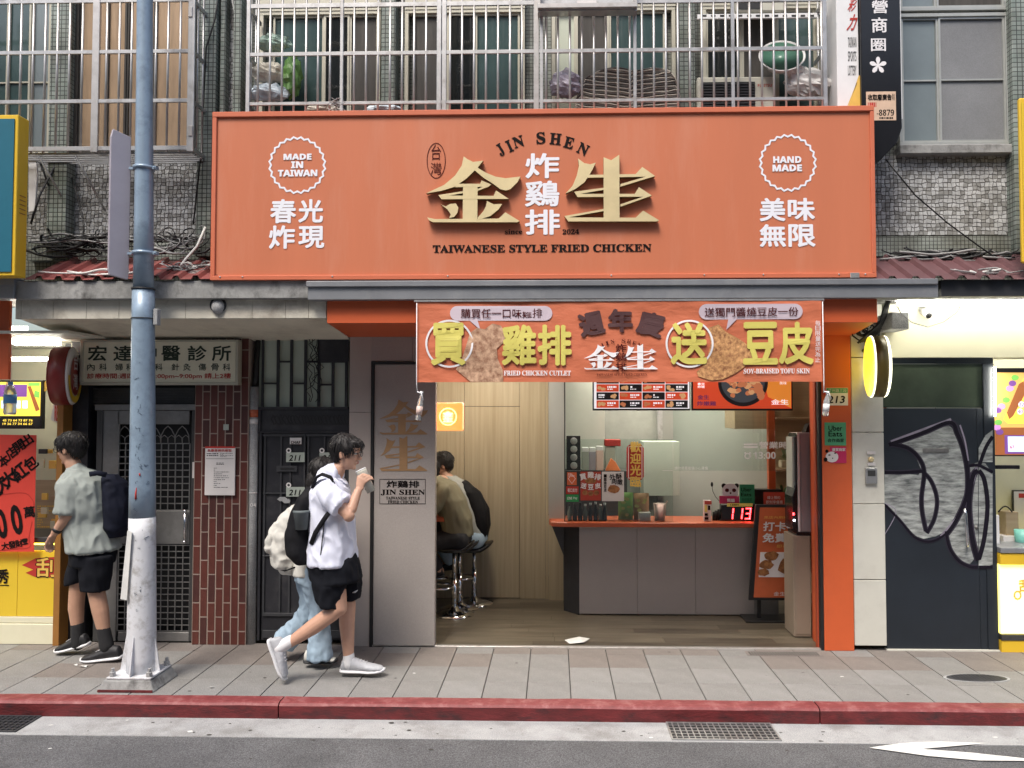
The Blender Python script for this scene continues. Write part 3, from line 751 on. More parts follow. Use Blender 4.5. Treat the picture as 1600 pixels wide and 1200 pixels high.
part('black_lettering', mb, 'print_black', sg)
mb = MB(); mb.ring(681.5,251,14.2,27.3,1.2,YT); mb.text('台',674,226,689,250,YT); mb.text('灣',673,254,690,273,YT)
part('seal_mark', mb, 'print_maroon', sg)

# ------------------------------------------------------------------ shop shell
YI = 1.62; zc = 2.62
FL = 0.0
shop = thing('snack_shop', 'fried chicken shop with grey panels, orange posts and an open lit front', 'shop', (X_(950,0),0,0))
xL, xR = X_(583,0,800), X_(1283,0,800)
xq = X_(1200,YI)
YBK = 2.7
part('back_wall', MB().box(xL-.6,xR2+.1 if False else 3.0,YBK,YBK+.1,FL,zc), 'wall_grey', shop)
part('left_wall', MB().box(xL-.1,xL,.12,YBK,FL,zc), 'wood_light', shop)
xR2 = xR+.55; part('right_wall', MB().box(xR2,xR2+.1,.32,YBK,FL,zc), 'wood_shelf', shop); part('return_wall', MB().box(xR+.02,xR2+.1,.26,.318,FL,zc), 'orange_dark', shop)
part('ceiling', MB().box(xL-.6,xR+.7,.07,YBK,zc,zc+.08), 'ceiling_dark', shop)
# floor boards
fl_ = setting('shop_floor'); part('underlay', MB().box(xL-.6,xR+.2,.03,YBK,-.05,-.004), 'joint', fl_)
r5 = random.Random(5); nrow = 20
for j in range(nrow):
    y0 = .035+j*.132; 
    if y0 > YBK-.1: break
    x = xL-.3+r5.uniform(-.6,0); 
    while x < xR+.1+(.5 if y0 > .3 else 0):
        L_ = .92; part('floor_board', MB().box(x,x+L_-.002,y0,y0+.130,-.02,0), r5.choice(['wood_floor','wood_floor','wood_floor_dark']), fl_)
        x += L_
part('threshold', MB().box(xL,xR,-.012,.03,-.01,.010), 'steel_bright', shop, bevel=.002)
# wooden wall with a flush door
xa = xL; xb = X_(857,YI,800)
edges = [583,650,692,725]
P_ = lambda p: X_(p,YI,800)
zd = Z_(635,YI)
wl = [(xL,P_(725)-.0015,FL,zc),(P_(725)+.0015,P_(812)-.0015,zd+.003,zc),(P_(812)+.0015,P_(852),FL,zc)]
for a,b,c_,d_ in wl: part('wall_panel', MB().box(a,b,YI,YI+.04,c_,d_), 'wood_light', shop, bevel=.0015)
part('flush_door', MB().box(P_(725)+.002,P_(812)-.002,YI+.003,YI+.04,.008,zd-.002), 'wood_light', shop, bevel=.0015)
part('joint_backing', MB().box(xL,P_(852),YI+.041,YI+.05,FL,zc), 'black', shop)
part('edge_strip', MB().box(P_(852.3),P_(857),YI-.02,YI+.05,FL,zc), 'wood_light', shop)
part('wall_panel', MB().box(P_(857.3),P_(885),YI-.06,YI+.02,FL,.86), 'wood_light', shop)
YPi = 1.2
part('column', MB().box(X_(858,YPi,700),X_(882,YPi,700),YPi,YI+.04,.86,zc), 'wall_grey', shop)
# kitchen partitions
part('pale_panel', MB().box(X_(884,1.9),X_(945,1.9),1.9,1.93,.8,zc), 'wall_pale', shop)
part('marble_panel', MB().box(X_(940,2.5),X_(1028,2.5),2.5,2.53,.8,zc), 'wall_marble', shop)
part('metal_strip', MB().box(X_(1027,2.45),X_(1035,2.45),2.45,2.5,.8,zc), 'steel', shop)
# front posts
part('front_post', MB().box(X_(1284,0,800),X_(1330,0,800),-.03,.25,0,Z_(524,0)), 'orange_paint', shop, bevel=.003)
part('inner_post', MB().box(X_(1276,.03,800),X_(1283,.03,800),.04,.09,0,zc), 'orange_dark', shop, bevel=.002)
part('door_jamb', MB().box(X_(1279.5,0,800),X_(1284,0,800),-.02,.03,0,Z_(524,0)), 'black', shop)
part('side_pillar', MB().box(X_(545,0,800),X_(579,0,800),-.01,.25,0,Z_(644,0)-.002), 'panel_beige', shop, bevel=.002)
part('side_pillar', MB().box(X_(545,0,800),X_(579,0,800),-.01,.25,Z_(644,0)+.001,Z_(520,0)), 'panel_beige', shop, bevel=.002)
part('head_panel', MB().box(X_(580,0,550),X_(645,0,550)-.002,-.008,.10,Z_(564,0),Z_(522,0)), 'panel_mauve', shop, bevel=.002)
part('head_panel', MB().box(X_(645,0,550),X_(690,0,550),-.008,.10,Z_(564,0),Z_(522,0)), 'panel_mauve', shop, bevel=.002)
part('panel_frame', MB().box(X_(579.3,0,800),X_(583.5,0,800),-.02,.05,0,Z_(564,0)-.002).box(X_(583.7,0,800),X_(680,0,800),-.02,.05,Z_(568.5,0),Z_(564.3,0)-.003), 'black', shop)
fp = part('front_panel', MB().box(X_(584,0,800),X_(680,0,800),-.004,.07,.012,Z_(569,0)), 'panel_mauve', shop, bevel=.002)
part('base_strip', MB().box(X_(583.6,0,990),X_(680,0,990),-.012,-.0045,.0,.011), 'steel_bright', shop)
YF = -.0065
mb = strokes(MB(), KIN, KB, (592,624,669,679), YF); strokes(mb, SHENG, SB, (593,681,668,736), YF)
part('brown_lettering', mb, 'brown_film', fp)
mb = MB(); mb.text('炸鷄排',604,751,655,762,YF,.02); mb.text(bolds('JIN SHEN'),595,765,664,774,YF,.012); mb.text(bolds('TAIWANESE STYLE'),603,776,656,780.5,YF,.01); mb.text(bolds('FRIED CHICKEN'),606,782,653,786.5,YF,.01)
for a in ((593,748.5,665,749.3),(593,786.8,665,787.6),(593,749.3,593.7,786.8),(664.3,749.3,665,786.8)): mb.sheet([(a[0],a[1]),(a[2],a[1]),(a[2],a[3]),(a[0],a[3])], YF)
part('black_lettering', mb, 'print_black', fp)
# orange bulkhead under the canopy
YH = YK+.04; zh0 = Z_(504,YH); zh1 = Z_(526,0)
xl0, xl1, xr0, xr1 = X_(511,YH,490), X_(545,0,525), X_(1371,YH,490), X_(1330,0,520)
part('bulkhead', MB().box(xl0,X_(651,YH,490),YH,YH+.03,zh0,Z_(466,YH)), 'orange_paint', shop, bevel=.002)
part('bulkhead', MB().box(X_(1283,YH,490),xr0,YH,YH+.03,Z_(505,YH),Z_(466,YH)), 'orange_paint', shop, bevel=.002)
mb = MB(); n = 8; vs = []
for i in range(n+1):
    t_ = i/n; y = lerp(YH+.03,0,t_); z = lerp(zh0,zh1,t_)
    vs += [(lerp(xl0,xl1,t_),y,z),(lerp(xr0,xr1,t_),y,z)]
mb.add(vs, [(2*i,2*i+1,2*i+3,2*i+2) for i in range(n)]); o = part('soffit', mb, 'orange_paint', shop)
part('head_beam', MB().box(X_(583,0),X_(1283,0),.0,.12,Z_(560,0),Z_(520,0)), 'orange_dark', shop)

# lamps in the shop ceiling (hidden behind the banner in the photograph, but lighting the room)
for lx,ly in ((X_(760,.8),.8),(X_(1080,.75),.75),(X_(960,1.9),1.9),(X_(1130,1.9),1.9)):
    t = thing('ceiling_lamp', 'flat warm ceiling lamp over the '+('customers' if lx < -.3 and ly < 1 else 'service counter' if ly < 1 else 'middle of the kitchen' if lx < .8 else 'right of the kitchen')+' inside the shop', 'ceiling lamp', (lx,ly,zc-.03), 'ceiling lamps inside the shop')
    part('housing', MB().box(lx-.22,lx+.22,ly-.22,ly+.22,zc-.012,zc-.001), 'white', t)
    part('diffuser', MB().box(lx-.2,lx+.2,ly-.2,ly+.2,zc-.022,zc-.0125), 'ceiling_lamp', t)

# ------------------------------------------------------------------ service counter
YQ = 1.0
ct = thing('service_counter', 'grey panelled order counter with an orange top inside the shop', 'counter', (X_(1040,YQ),YQ,0))
zt = Z_(822,YQ); ztt = Z_(815,YQ)
xs_ = [X_(p,YQ,880) for p in (905,995.5,1086.5,1178,1216)]
for a,b in zip(xs_, xs_[1:]): part('front_panel', MB().box(a+.001,b-.001,YQ,YQ+.03,.012,zt), 'panel_mauve', ct, bevel=.002)
part('carcass', MB().box(xs_[0]+.02,xs_[-1],YQ+.031,YQ+.45,0,zt-.002), 'black', ct)
xc = X_(881,YQ+.14,880)
mb = MB().add([(xc,YQ+.16,0),(xs_[0],YQ,.0),(xs_[0],YQ,zt),(xc,YQ+.16,zt),(xc,YQ+.5,0),(xc,YQ+.5,zt),(xs_[0],YQ+.03,0),(xs_[0],YQ+.03,zt)], [(0,1,2,3),(4,0,3,5),(1,6,7,2)])
part('angled_panel', mb, 'dark_grey', ct)
mat('panel_shaded', (.22,.21,.20), .6); ct.children[-1].data.materials[0] = M['panel_shaded']  # darker grey puts the shade on the angled panel into its colour
tp = [(X_(858,YQ,815),YQ+.10),(X_(862,YQ,815),YQ-.02),(X_(885,YQ,815),YQ-.06),(xs_[-1],YQ-.06),(xs_[-1],YQ+.42),(X_(858,YQ,815),YQ+.42)]
n = len(tp); mb = MB().add([(x,y,zt) for x,y in tp]+[(x,y,ztt) for x,y in tp], [tuple(range(n))[::-1], tuple(range(n,2*n))]+[(i,(i+1)%n,(i+1)%n+n,i+n) for i in range(n)])
part('top', mb, 'counter_orange', ct, bevel=.003)
mb = MB().prism([(X_(861,YQ,825),zt),(X_(881,YQ,825),zt),(X_(881,YQ,825),Z_(872,YQ))], YQ+.12, .012); part('bracket', mb, 'dark_grey', ct)  # dark triangle under the left end of the counter top

# glass screen over the counter with everything stuck to it
YGl = YQ+.02
gs = thing('glass_screen', 'clear glass screen standing on the counter, covered with small posters', 'glass screen', (X_(960,YGl),YGl,ztt))
part('glass', MB().box(X_(883,YGl,700),X_(1051,YGl,700),YGl,YGl+.005,ztt,Z_(686,YGl)), 'clear_glass', gs)
part('glass', MB().box(X_(1052,YGl,700),X_(1211,YGl,700),YGl,YGl+.005,Z_(735,YGl),2.3), 'clear_glass', gs)
mb = MB().box(X_(881.5,YGl,700),X_(883,YGl,700),YGl-.006,YGl+.012,ztt,2.3); part('edge_post', mb, 'black', gs)
mb = MB(); YL = YGl-.002
for a in ((1162,693,1184,695.5),(1162,697,1184,700)): mb.sheet([(a[0],a[1]),(a[2],a[1]),(a[2],a[3]),(a[0],a[3])], YL)
mb.text('營業時間',1186,690,1246,701,YL,.02); mb.text(bolda('13:00'),1177,706,1212,717,YL,.008)
mb.ring(1168,712.5,4,4,2,YL); mb.sheet([(1162.5,707),(1165,706),(1166,708),(1163.5,709.5)],YL); mb.sheet([(1173.5,707),(1171,706),(1170,708),(1172.5,709.5)],YL)
mb.sheet([(1035,735),(1051,735),(1051,735.6),(1035,735.6)],YL); mb.text('請勿倚靠玻璃小心燙傷',1054,729,1106,734,YL,.0)
part('white_lettering', mb, 'print_white', gs)

mat('poster_red', (.40,.045,.025), .55, var=.1); mat('poster_orange', (.55,.12,.04), .55, var=.1)
mat('fried', (.34,.15,.05), .7, mottle=(.10,.028,.012), scale=22, var=.45); mat('fried_pale', (.58,.38,.25), .7, mottle=(.20,.08,.04), scale=26, var=.2); mat('fried_tofu', (.58,.32,.13), .7, mottle=(.15,.04,.015), scale=34, var=.3)
mat('line_green', (.02,.30,.08), .5); mat('uber_green', (.03,.27,.12), .5, var=.05); mat('panda_pink', (.50,.02,.10), .5, var=.05)
mat('print_yellow', (.68,.60,.14), .5, var=.04); mat('print_gold', (.75,.48,.10), .5)
def blob_pts(cx, cy, rx, ry, sd, n=22, k=.12):
    r2 = random.Random(sd); return [(cx+rx*(1+r2.uniform(-k,k))*math.cos(2*math.pi*i/n), cy+ry*(1+r2.uniform(-k,k))*math.sin(2*math.pi*i/n)) for i in range(n)]
def rect(mb, a, b, c_, d_, Y): return mb.sheet([(a,b),(c_,b),(c_,d_),(a,d_)], Y)
def bars_(mb, x0, y0, x1, y1, n, Y, sd=1, h=.45):
    r2 = random.Random(sd); st = (y1-y0)/n
    for i in range(n):
        x = x0; y = y0+i*st
        while x < x1-1:
            w = r2.uniform(.8,3.2); rect(mb, x, y, min(x+w,x1), y+st*h, Y); x += w+r2.uniform(.4,1.3)
            if r2.random() < .1: break
    return mb
def poster(name, label, a, b, c_, d_, Y, base, layers, cat='poster', group=None, th=.0012, frame=None):
    t = thing(name, label, cat, (X_((a+c_)/2,Y,(b+d_)/2),Y,Z_(d_,Y)), group)
    part('sheet', MB().pbox(a,b,c_,d_,Y,th), base, t)
    for i,(nm,mb,m_) in enumerate(layers): part(nm, mb, m_, t)
    return t
Yp = YGl-.0035; Yq = Yp-.0012; Yr = Yq-.001
g_ = 'small posters stuck on the counter glass'
poster('poster','orange small poster at the top left of the glass screen',886,738,901,758,Yp,'poster_orange',[('white_border',MB().ring(893.5,748,5.5,7.5,.8,Yq,2),'print_white'),('print',bars_(MB(),888,740,899,746,2,Yq,3),'print_white')],group=g_)
poster('sticker','red payment sticker with white print on the counter glass',884.5,760,904,772,Yp,'print_red',[('print',MB().text('街口支付',887,763,902,769,Yq,.02),'print_white')],'sticker')
poster('sticker','green payment sticker on the counter glass below the red one',884.5,773,904,784,Yp,'line_green',[('print',MB().text(bolda('LINE'),886.5,776.5,894,780.5,Yq,.01).text(bolda('Pay'),896,776.5,902,781,Yq),'print_white')],'sticker')
mbw = MB(); 
for ch,x,y,a in (('買',911,745,12),('雞',923,742,0),('排',934,745,-12)): mbw.text(ch,x-5,y-5,x+5,y+5,Yq,.03,R(a))
for ch,x,y,a in (('送',912,759,-10),('豆',923,761,0),('皮',934,759,10)): mbw.text(ch,x-4.5,y-4.5,x+4.5,y+4.5,Yq,.03,R(a))
poster('poster','dark red poster with white characters and a fried cutlet on the glass',907,737,939,782,Yp,'poster_red',[('white_lettering',mbw,'print_white'),('food_picture',MB().sheet(blob_pts(923,751,9,4.5,4),Yq).sheet(blob_pts(914,770,4,4,5),Yq).sheet(blob_pts(923,771,4,4,6),Yq).sheet(blob_pts(932,770,4,4,7),Yq),'fried')],group=g_)
mbb = MB().text('外酥',952,740,972,749,Yq,.02,R(8)).text('肉嫩',956,748,973,757,Yq,.02,R(-5)); 
for i,ch in enumerate('一醬燒豆皮'): mbb.text(ch,943.5,741+i*5.6,948,746+i*5.6,Yq,.015)
poster('poster','white poster with black brush characters and a brown cutlet',940.5,737,975,783,Yp,'paper',[('black_lettering',mbb,'print_black'),('food_picture',MB().sheet(blob_pts(959,764,10,7,9,9,.15),Yq),'fried')],group=g_)
mby = MB()
for i,ch in enumerate('歡迎光臨'): mby.text(ch,984.5,690+i*18,1001.5,707+i*18,Yr,.03)
mbr = MB().pprism([(979,700),(983,695),(1002,695),(1006,700),(1006,745),(1002,750),(983,750),(979,745)],Yp,.001)
t = thing('welcome_sticker','red lantern-shaped welcome sticker with yellow brush characters on the glass','sticker',(X_(992,Yp,750),Yp,Z_(750,Yp)))
part('red_panel', mbr, 'print_red', t); part('yellow_lettering', mby, 'print_gold', t)
mb = MB().ring(992.5,722.5,11.5,25.5,1.0,Yq,4); 
mb = MB()
for a in ((981.5,697.5,1003.5,698.5),(981.5,746.5,1003.5,747.5),(981.5,698.5,982.4,746.5),(1002.6,698.5,1003.5,746.5)): rect(mb,*a,Yq)
part('white_border', mb, 'print_white', t)

# ------------------------------------------------------------------ things on the counter
YO = YQ+.07
def bottle(px, h, label, m_, cap, r=.022, Y=None, g='dark bottles standing in a row on the counter'):
    Y = Y or YO; x = X_(px,Y,805); t = thing('bottle', label, 'bottle', (x,Y,ztt), g)
    part('glass_body', MB().lathe((x,Y,ztt), [(r*.9,0),(r,.006),(r,h*.55),(r*.45,h*.75),(r*.4,h*.9)], 12), m_, t)
    part('cap', MB().lathe((x,Y,ztt+h*.9), [(r*.55,0),(r*.55,h*.12)], 10), cap, t)
mat('bottle_dark', (.03,.032,.035), .2); mat('bottle_grey', (.16,.18,.16), .2)
for i,p in enumerate((890,898,906.5,914.5,922.5,930.5,938,945)):
    bottle(p, .155+.01*(i%3), ['leftmost','second','third','fourth','fifth','sixth','seventh','rightmost'][i]+' small dark bottle from the left in the row below the posters', 'bottle_dark' if i%3 else 'bottle_grey', 'paper' if i > 2 else 'black')
def bag(px0,px1,py0,label,m1,m2,sd,Y):
    xa,xb,z1 = X_(px0,Y,800),X_(px1,Y,800),Z_(py0,Y); t = thing('snack_bag', label, 'snack bag', ((xa+xb)/2,Y,ztt), 'upright snack bags on the counter')
    mb = MB(); nx,nz = 8,10; vs = []
    for s_ in (-1,1):
        for j in range(nz+1):
            for i in range(nx+1):
                u,v = i/nx,j/nz; b_ = .035*math.sin(math.pi*u)**.5*max(0,math.sin(math.pi*min(1,v*.97+.03)))**.5 if 0 < u < 1 else 0
                vs.append((lerp(xa,xb,u), Y+s_*(b_+.001)+.006*noise.noise((u*4,v*5,sd)), lerp(ztt,z1,v)))
    q = (nx+1)*(nz+1)
    fs = [(s_*q+j*(nx+1)+i, s_*q+j*(nx+1)+i+1, s_*q+(j+1)*(nx+1)+i+1, s_*q+(j+1)*(nx+1)+i) for s_ in (0,1) for j in range(nz) for i in range(nx)]
    mb.add(vs, fs, True); part('pouch', mb, m1, t)
    mb = MB(); r2 = random.Random(sd)
    for k in range(7): mb.sheet(blob_pts(r2.uniform(px0+4,px1-4), r2.uniform(py0+9,808), r2.uniform(2,4), r2.uniform(1.6,3), sd*9+k, 12, .1), Y-.052-.0006*k)
    part('print', mb, m2, t)
mat('bag_green', (.26,.46,.15), .3, var=.25, scale=14); mat('bag_tan', (.50,.30,.17), .3, var=.25, scale=14); mat('chip', (.55,.50,.18), .5, var=.3, scale=20)
bag(966,989,769,'green glossy snack bag with yellow print on the counter','bag_green','chip',3,YO+.08); bag(990,1014,770,'tan glossy snack bag with yellow print on the counter','bag_tan','chip',4,YO+.08)
x = X_(1007,YO,805)
single('tissue_box', MB().pbox(999,801,1017,815,YO-.03,.10), 'white', 'small white box beside the pink cup on the counter', 'box', bevel=.003)
t = thing('condiment_cup','pale pink cup with two straws on the counter','cup',(X_(1031,YO),YO,ztt))
mat('cup_pink',(.70,.52,.46),.5,var=.06)
part('cup_body', MB().lathe((X_(1031,YO,800),YO,ztt), [(.048,0),(.06,Z_(786,YO)-ztt),(.055,Z_(786,YO)-ztt),(.045,.01)], 20), 'cup_pink', t)
mb = MB(); mb.tube([(X_(1038,YO,800),YO,ztt+.02),(X_(1041,YO,784),YO,Z_(783,YO))],.004,6); mb.ball((X_(1042,YO,784),YO,Z_(783,YO)),.010); part('straw', mb, 'cup_pink', t)
t = thing('table_card','narrow upright card stand with a yellow label on the counter','card stand',(X_(1106,YO),YO,ztt))
part('card', MB().pbox(1100,782,1111,814,YO,.05), 'paper', t, bevel=.001); part('header', MB().pbox(1101,782.5,1112,788,YO-.003,.002), 'poster_red', t); part('label_print', MB().pbox(1101,789,1105,800,YO-.003,.002), 'print_yellow', t)
mb = MB(); rect(mb,1106,790,1110,797,YO-.003); rect(mb,1101,802,1106,806,YO-.003); rect(mb,1101,808,1107,812,YO-.003); part('print', mb, 'print_black', t)
mb = MB()
for i in range(3): mb.tube([(X_(1117+i*4,YO,805),YO+.05,ztt),(X_(1117+i*4,YO,805),YO+.05,Z_(800-2*i,YO))],.014,10)
single('card_reader', mb, 'black', 'black payment device beside the number display', 'card reader')
t = thing('queue_display','black queue number box showing 113 in red digits','number display',(X_(1157,YO),YO,ztt))
part('case', MB().pbox(1127,789,1187,815,YO,.08), 'black_gloss', t, bevel=.003)
emit_mat('led_red', (1,.015,.02), 9)
SEG = {'1':'bc','3':'abgcd'}
mb = MB()
for k,(ch,cx) in enumerate((('1',1141),('1',1155.5),('3',1168))):
    w,h,q = 8.5,18,2.0; x0_,y0_ = cx-w/2,793.5
    sh = lambda y: (y0_+h-y)*.10
    for s_ in SEG[ch]:
        a = {'a':(0,0,w,q),'b':(w-q,.8,w,h/2-.5),'c':(w-q,h/2+.5,w,h-.8),'d':(0,h-q,w,h),'g':(1,h/2-q/2,w-1,h/2+q/2)}[s_]
        p = [(a[0],a[1]),(a[2],a[1]),(a[2],a[3]),(a[0],a[3])]; mb.sheet([(x0_+u+sh(y0_+v),y0_+v) for u,v in p], YO-.002)
part('red_digits', mb, 'led_red', t)
t = thing('display_card','yellow strip card along the top of the number display','card',(X_(1156,YO),YO,Z_(792,YO)))
part('sheet', MB().pbox(1136,786.5,1176,791.5,YO-.006,.003), 'print_yellow', t); part('print', bars_(MB(),1141,788,1172,791,1,YO-.0066,8,.6), 'print_black', t)
# panda and delivery cards
Yd = YO+.03
t = thing('mascot_card','pink counter card topped by a white bear face with dark eye patches','card',(X_(1139,Yd),Yd,Z_(787,Yd)))
part('bear_face', MB().pprism(blob_pts(1141,768,12.5,13,3,24,.01),Yd,.004), 'white', t)
part('ear', MB().pprism(blob_pts(1131,759,3.6,3.8,3,14,.01),Yd+.001,.004), 'print_black', t); part('ear', MB().pprism(blob_pts(1151,759,3.6,3.8,3,14,.01),Yd+.001,.004), 'print_black', t)
part('features', MB().sheet(blob_pts(1136,766,3.2,3,1,12,.05),Yd-.001).sheet(blob_pts(1147,766,3.2,3,2,12,.05),Yd-.001).sheet(blob_pts(1141.5,770.5,1.5,1.5,2,8,.05),Yd-.001), 'print_maroon', t)
part('pink_sheet', MB().pbox(1124,775,1155,787,Yd-.006,.004), 'panda_pink', t); part('print', MB().text('熊貓',1136,779,1148,784.5,Yd-.0066,.02), 'print_white', t)
t = thing('delivery_card','dark green square counter card with black lettering beside the bear card','card',(X_(1167,Yd),Yd,Z_(787,Yd)))
part('sheet', MB().pbox(1155.5,757,1179,787,Yd-.003,.004), 'uber_green', t)
part('print', MB().text('Uber',1158,762,1174,768,Yd-.0036,.015).text('Eats',1158,770,1174,775.5,Yd-.0036,.015).text('合作商家',1159,778,1175,783,Yd-.0036,.0), 'print_black', t)
t = thing('microphone','thin black gooseneck microphone on the counter','microphone',(X_(1119,YO),YO+.05,ztt))
ps = [W(x,y,YO+.05) for x,y in ((1127,790),(1124,783),(1118,776),(1114,768),(1112.5,760))]
part('neck', MB().tube(ps,.003,6), 'black', t); part('head', MB().ball(ps[-1]+Vector((0,0,.02)),.013,.013,.024), 'black', t)
part('base', MB().lathe((ps[0].x,YO+.05,ztt),[(.03,0),(.03,.01),(.004,.03),(.004,ps[0].z-ztt)],12), 'black', t)
mb = MB().pbox(1178,765,1222,812,YO+.16,.12); t = thing('order_terminal','dark order terminal behind the number display','terminal',(X_(1200,YO),YO+.16,ztt)); part('case', mb, 'black', t, bevel=.004)
part('round_button', MB().lathe((X_(1183,YO,780),YO+.155,Z_(781,YO)),[(.03,.004),(.03,-.004),(.022,-.006)],18,'Y'), 'dark_grey', t)
poster('sign_card','small dark red card with white print above the slanted board',1193,769,1226,789,YO-.04,'poster_red',[('print',MB().text('線上預約',1199,775,1219,780,YO-.0412,.0).text('即刻享優惠',1197,782,1223,787,YO-.0412,.0),'paper')],'card')

# kitchen stuff seen through the glass
Yk = 1.45
t = thing('capsule_rack','black rack holding four round silver lids behind the glass','rack',(X_(896,Yk),Yk,Z_(736,Yk)))
part('board', MB().pbox(885,681,907,735,Yk,.03), 'black', t, bevel=.003)
for i in range(4): part('lid', MB().lathe((X_(896.5,Yk,700),Yk,Z_(689+12.8*i,Yk)),[(.036,.0),(.036,-.012),(.026,-.018)],18,'Y'), 'gutter', t)
kb = thing('kitchen_shelf','pale kitchen shelf behind the glass holding boxes and cups','shelf',(X_(925,Yk),Yk,.8))
part('body', MB().pbox(884,736,980,812,Yk+.04,.3), 'dark_grey', kb)
for i,(a,b,c_,m_) in enumerate(((909,706,920,'pale_green'),(920.5,706,931,'mauve_metal'),(931.5,704,943,'cup_pink'))):
    tt_ = thing('carton', ('pale green','lilac','pink')[i]+' tall carton standing on the kitchen shelf', 'carton', (X_((a+c_)/2,Yk),Yk,Z_(736,Yk)), 'cartons on the kitchen shelf')
    part('box', MB().pbox(a,b,c_,735,Yk+.05,.08), m_, tt_, bevel=.003); part('lid', MB().pbox(a+.5,b-7,c_-.5,b-.3,Yk+.055,.07), 'white', tt_, bevel=.004)
mat('orange_cloth',(.80,.22,.07),.7)
single('orange_cloth', MB().pprism([(946,736),(955,716),(962,722),(970,736)],Yk+.05,.06), 'orange_cloth', 'bright orange peaked cloth behind the glass', 'cloth', bevel=.004)
t = thing('drink_machine','red topped drink dispenser behind the glass','machine',(X_(955,Yk),Yk+.2,Z_(736,Yk))); part('tank', MB().pbox(946,697,962,736,Yk+.2,.1), 'pale_green', t, bevel=.003); part('top', MB().pbox(945,687,970,697,Yk+.18,.14), 'print_red', t, bevel=.004)
mb = MB().pbox(1005,690,1062,775,Yk+.6,.3); single('white_fridge', mb, 'wall_pale', 'pale kitchen cabinet behind the welcome sticker', 'cabinet', bevel=.004)  # plain pale box at the back of the kitchen

# ------------------------------------------------------------------ menu screens
YM = .62
emit_mat('screen_white', (.85,.86,.92), .5)
def scr(name, c, s=.35): emit_mat(name, c, s); MATS[name].node_tree.nodes['Principled BSDF'].inputs['Base Color'].default_value = c+(1,)
scr('scr_red', (.62,.07,.025)); scr('scr_black', (.01,.01,.011)); scr('scr_white', (.8,.8,.82),.5); scr('scr_orange', (.80,.27,.04)); scr('scr_food', (.50,.18,.08)); scr('scr_food2', (.62,.36,.17)); scr('scr_dark', (.05,.06,.07))
t = thing('menu_screen','white framed menu screen with a grid of red and black dish tiles','screen',(X_(1002,YM),YM,Z_(641,YM)))
part('case', MB().pbox(926,560,1078.5,641.5,YM,.05), 'black', t, bevel=.003)
part('display', MB().pbox(928,562,1077,638.5,YM-.003,.002), 'scr_white', t)
r2 = random.Random(2); mr,mk,mf,mf2,mw = MB(),MB(),MB(),MB(),MB(); y = YM-.0045
for j in range(6):
    for i in range(4):
        a = 932+i*35.9; b = 562.5+j*12.6; rect(mr if (i+j)%2 else mk, a, b, a+35, b+11.8, y)
        fx = a+8 if j%2 else a+27 if i%3 == 0 else a+8
        for k in range(5): (mf if (i*j)%3 else mf2).sheet(blob_pts(fx+r2.uniform(-4,4), b+6+r2.uniform(-2.5,2.5), 3, 2.4, k+i*9+j*40, 9, .25), y-.0006-.0002*k)
        tx = a+17 if fx < a+15 else a+3
        bars_(mw, tx, b+3, tx+14, b+6, 1, y-.0006, i+7*j, .9); bars_(mw, tx, b+7, tx+9, b+10, 1, y-.0006, i+7*j+3, .5)
part('red_tiles', mr, 'scr_red', t); part('black_tiles', mk, 'scr_black', t); part('food_pictures', mf, 'scr_food', t); part('food_pictures', mf2, 'scr_food2', t); part('print', mw, 'scr_white', t)
t = thing('menu_screen','red advertising screen with a black pan of braised chicken','screen',(X_(1160,YM),YM,Z_(641,YM)))
part('case', MB().pbox(1081,560,1238.5,641.5,YM,.05), 'black', t, bevel=.003); part('display', MB().pbox(1083,562,1236.5,638.5,YM-.003,.002), 'scr_red', t)
y = YM-.0045
part('orange_corner', MB().sheet([(1195,562),(1236,562),(1236,637.5),(1200,620),(1195,600)],y), 'scr_orange', t)
part('pan', MB().sheet(blob_pts(1161,598,39,37,2,40,.0),y-.0005), 'scr_black', t); part('pan_inside', MB().sheet(blob_pts(1161,597,34,32,2,36,.0),y-.001), 'scr_dark', t)
mf,mf2 = MB(),MB()
for k in range(34):
    a = r2.uniform(0,6.28); q = r2.uniform(0,1)**.5; (mf if k%3 else mf2).sheet(blob_pts(1161+26*q*math.cos(a), 600+22*q*math.sin(a), r2.uniform(3,7), r2.uniform(3,5), k, 10, .25), y-.0015-.0001*k)
for k in range(4): mf.sheet(blob_pts(1186+k, 612+4*k-6, 6, 7, k+50, 10, .2), y-.006-.0002*k)
part('food_picture', mf, 'scr_food', t); part('food_picture', mf2, 'scr_food2', t)
mw = MB().text('金生',1205,624,1232,632,y-.0008,.01).text('美味',1218,596,1229,601,y-.0008).text('春光',1090,598,1101,602,y-.0008,.02).text('炸現',1090,602.5,1101,606.5,y-.0008,.02)
part('print', mw, 'scr_white', t)
scr('scr_purple',(.10,.02,.10)); part('purple_print', MB().text('金生',1090,617,1108,624,y-.0008,.02).text('炸嫩雞',1089,627,1119,634,y-.0008,.02), 'scr_purple', t)

# ------------------------------------------------------------------ lit orange box sign
YX = .35
t = thing('light_box','small glowing square orange box sign beside the wooden wall','light box',(X_(700,YX),YX,Z_(673,YX)))
emit_mat('glow_orange', (1,.20,.006), 1.15); emit_mat('glow_white', (1,.62,.15), 3.0)
part('case', MB().pbox(679,629,723,673,YX,.10), 'glow_orange', t, bevel=.012, seg=3)
part('mark', MB().ring(700,651,13,13,1.2,YX-.001).text('金',692,643,708,651,YX-.001,.03).text('生',692,651.5,708,659.5,YX-.001,.03), 'glow_white', t)

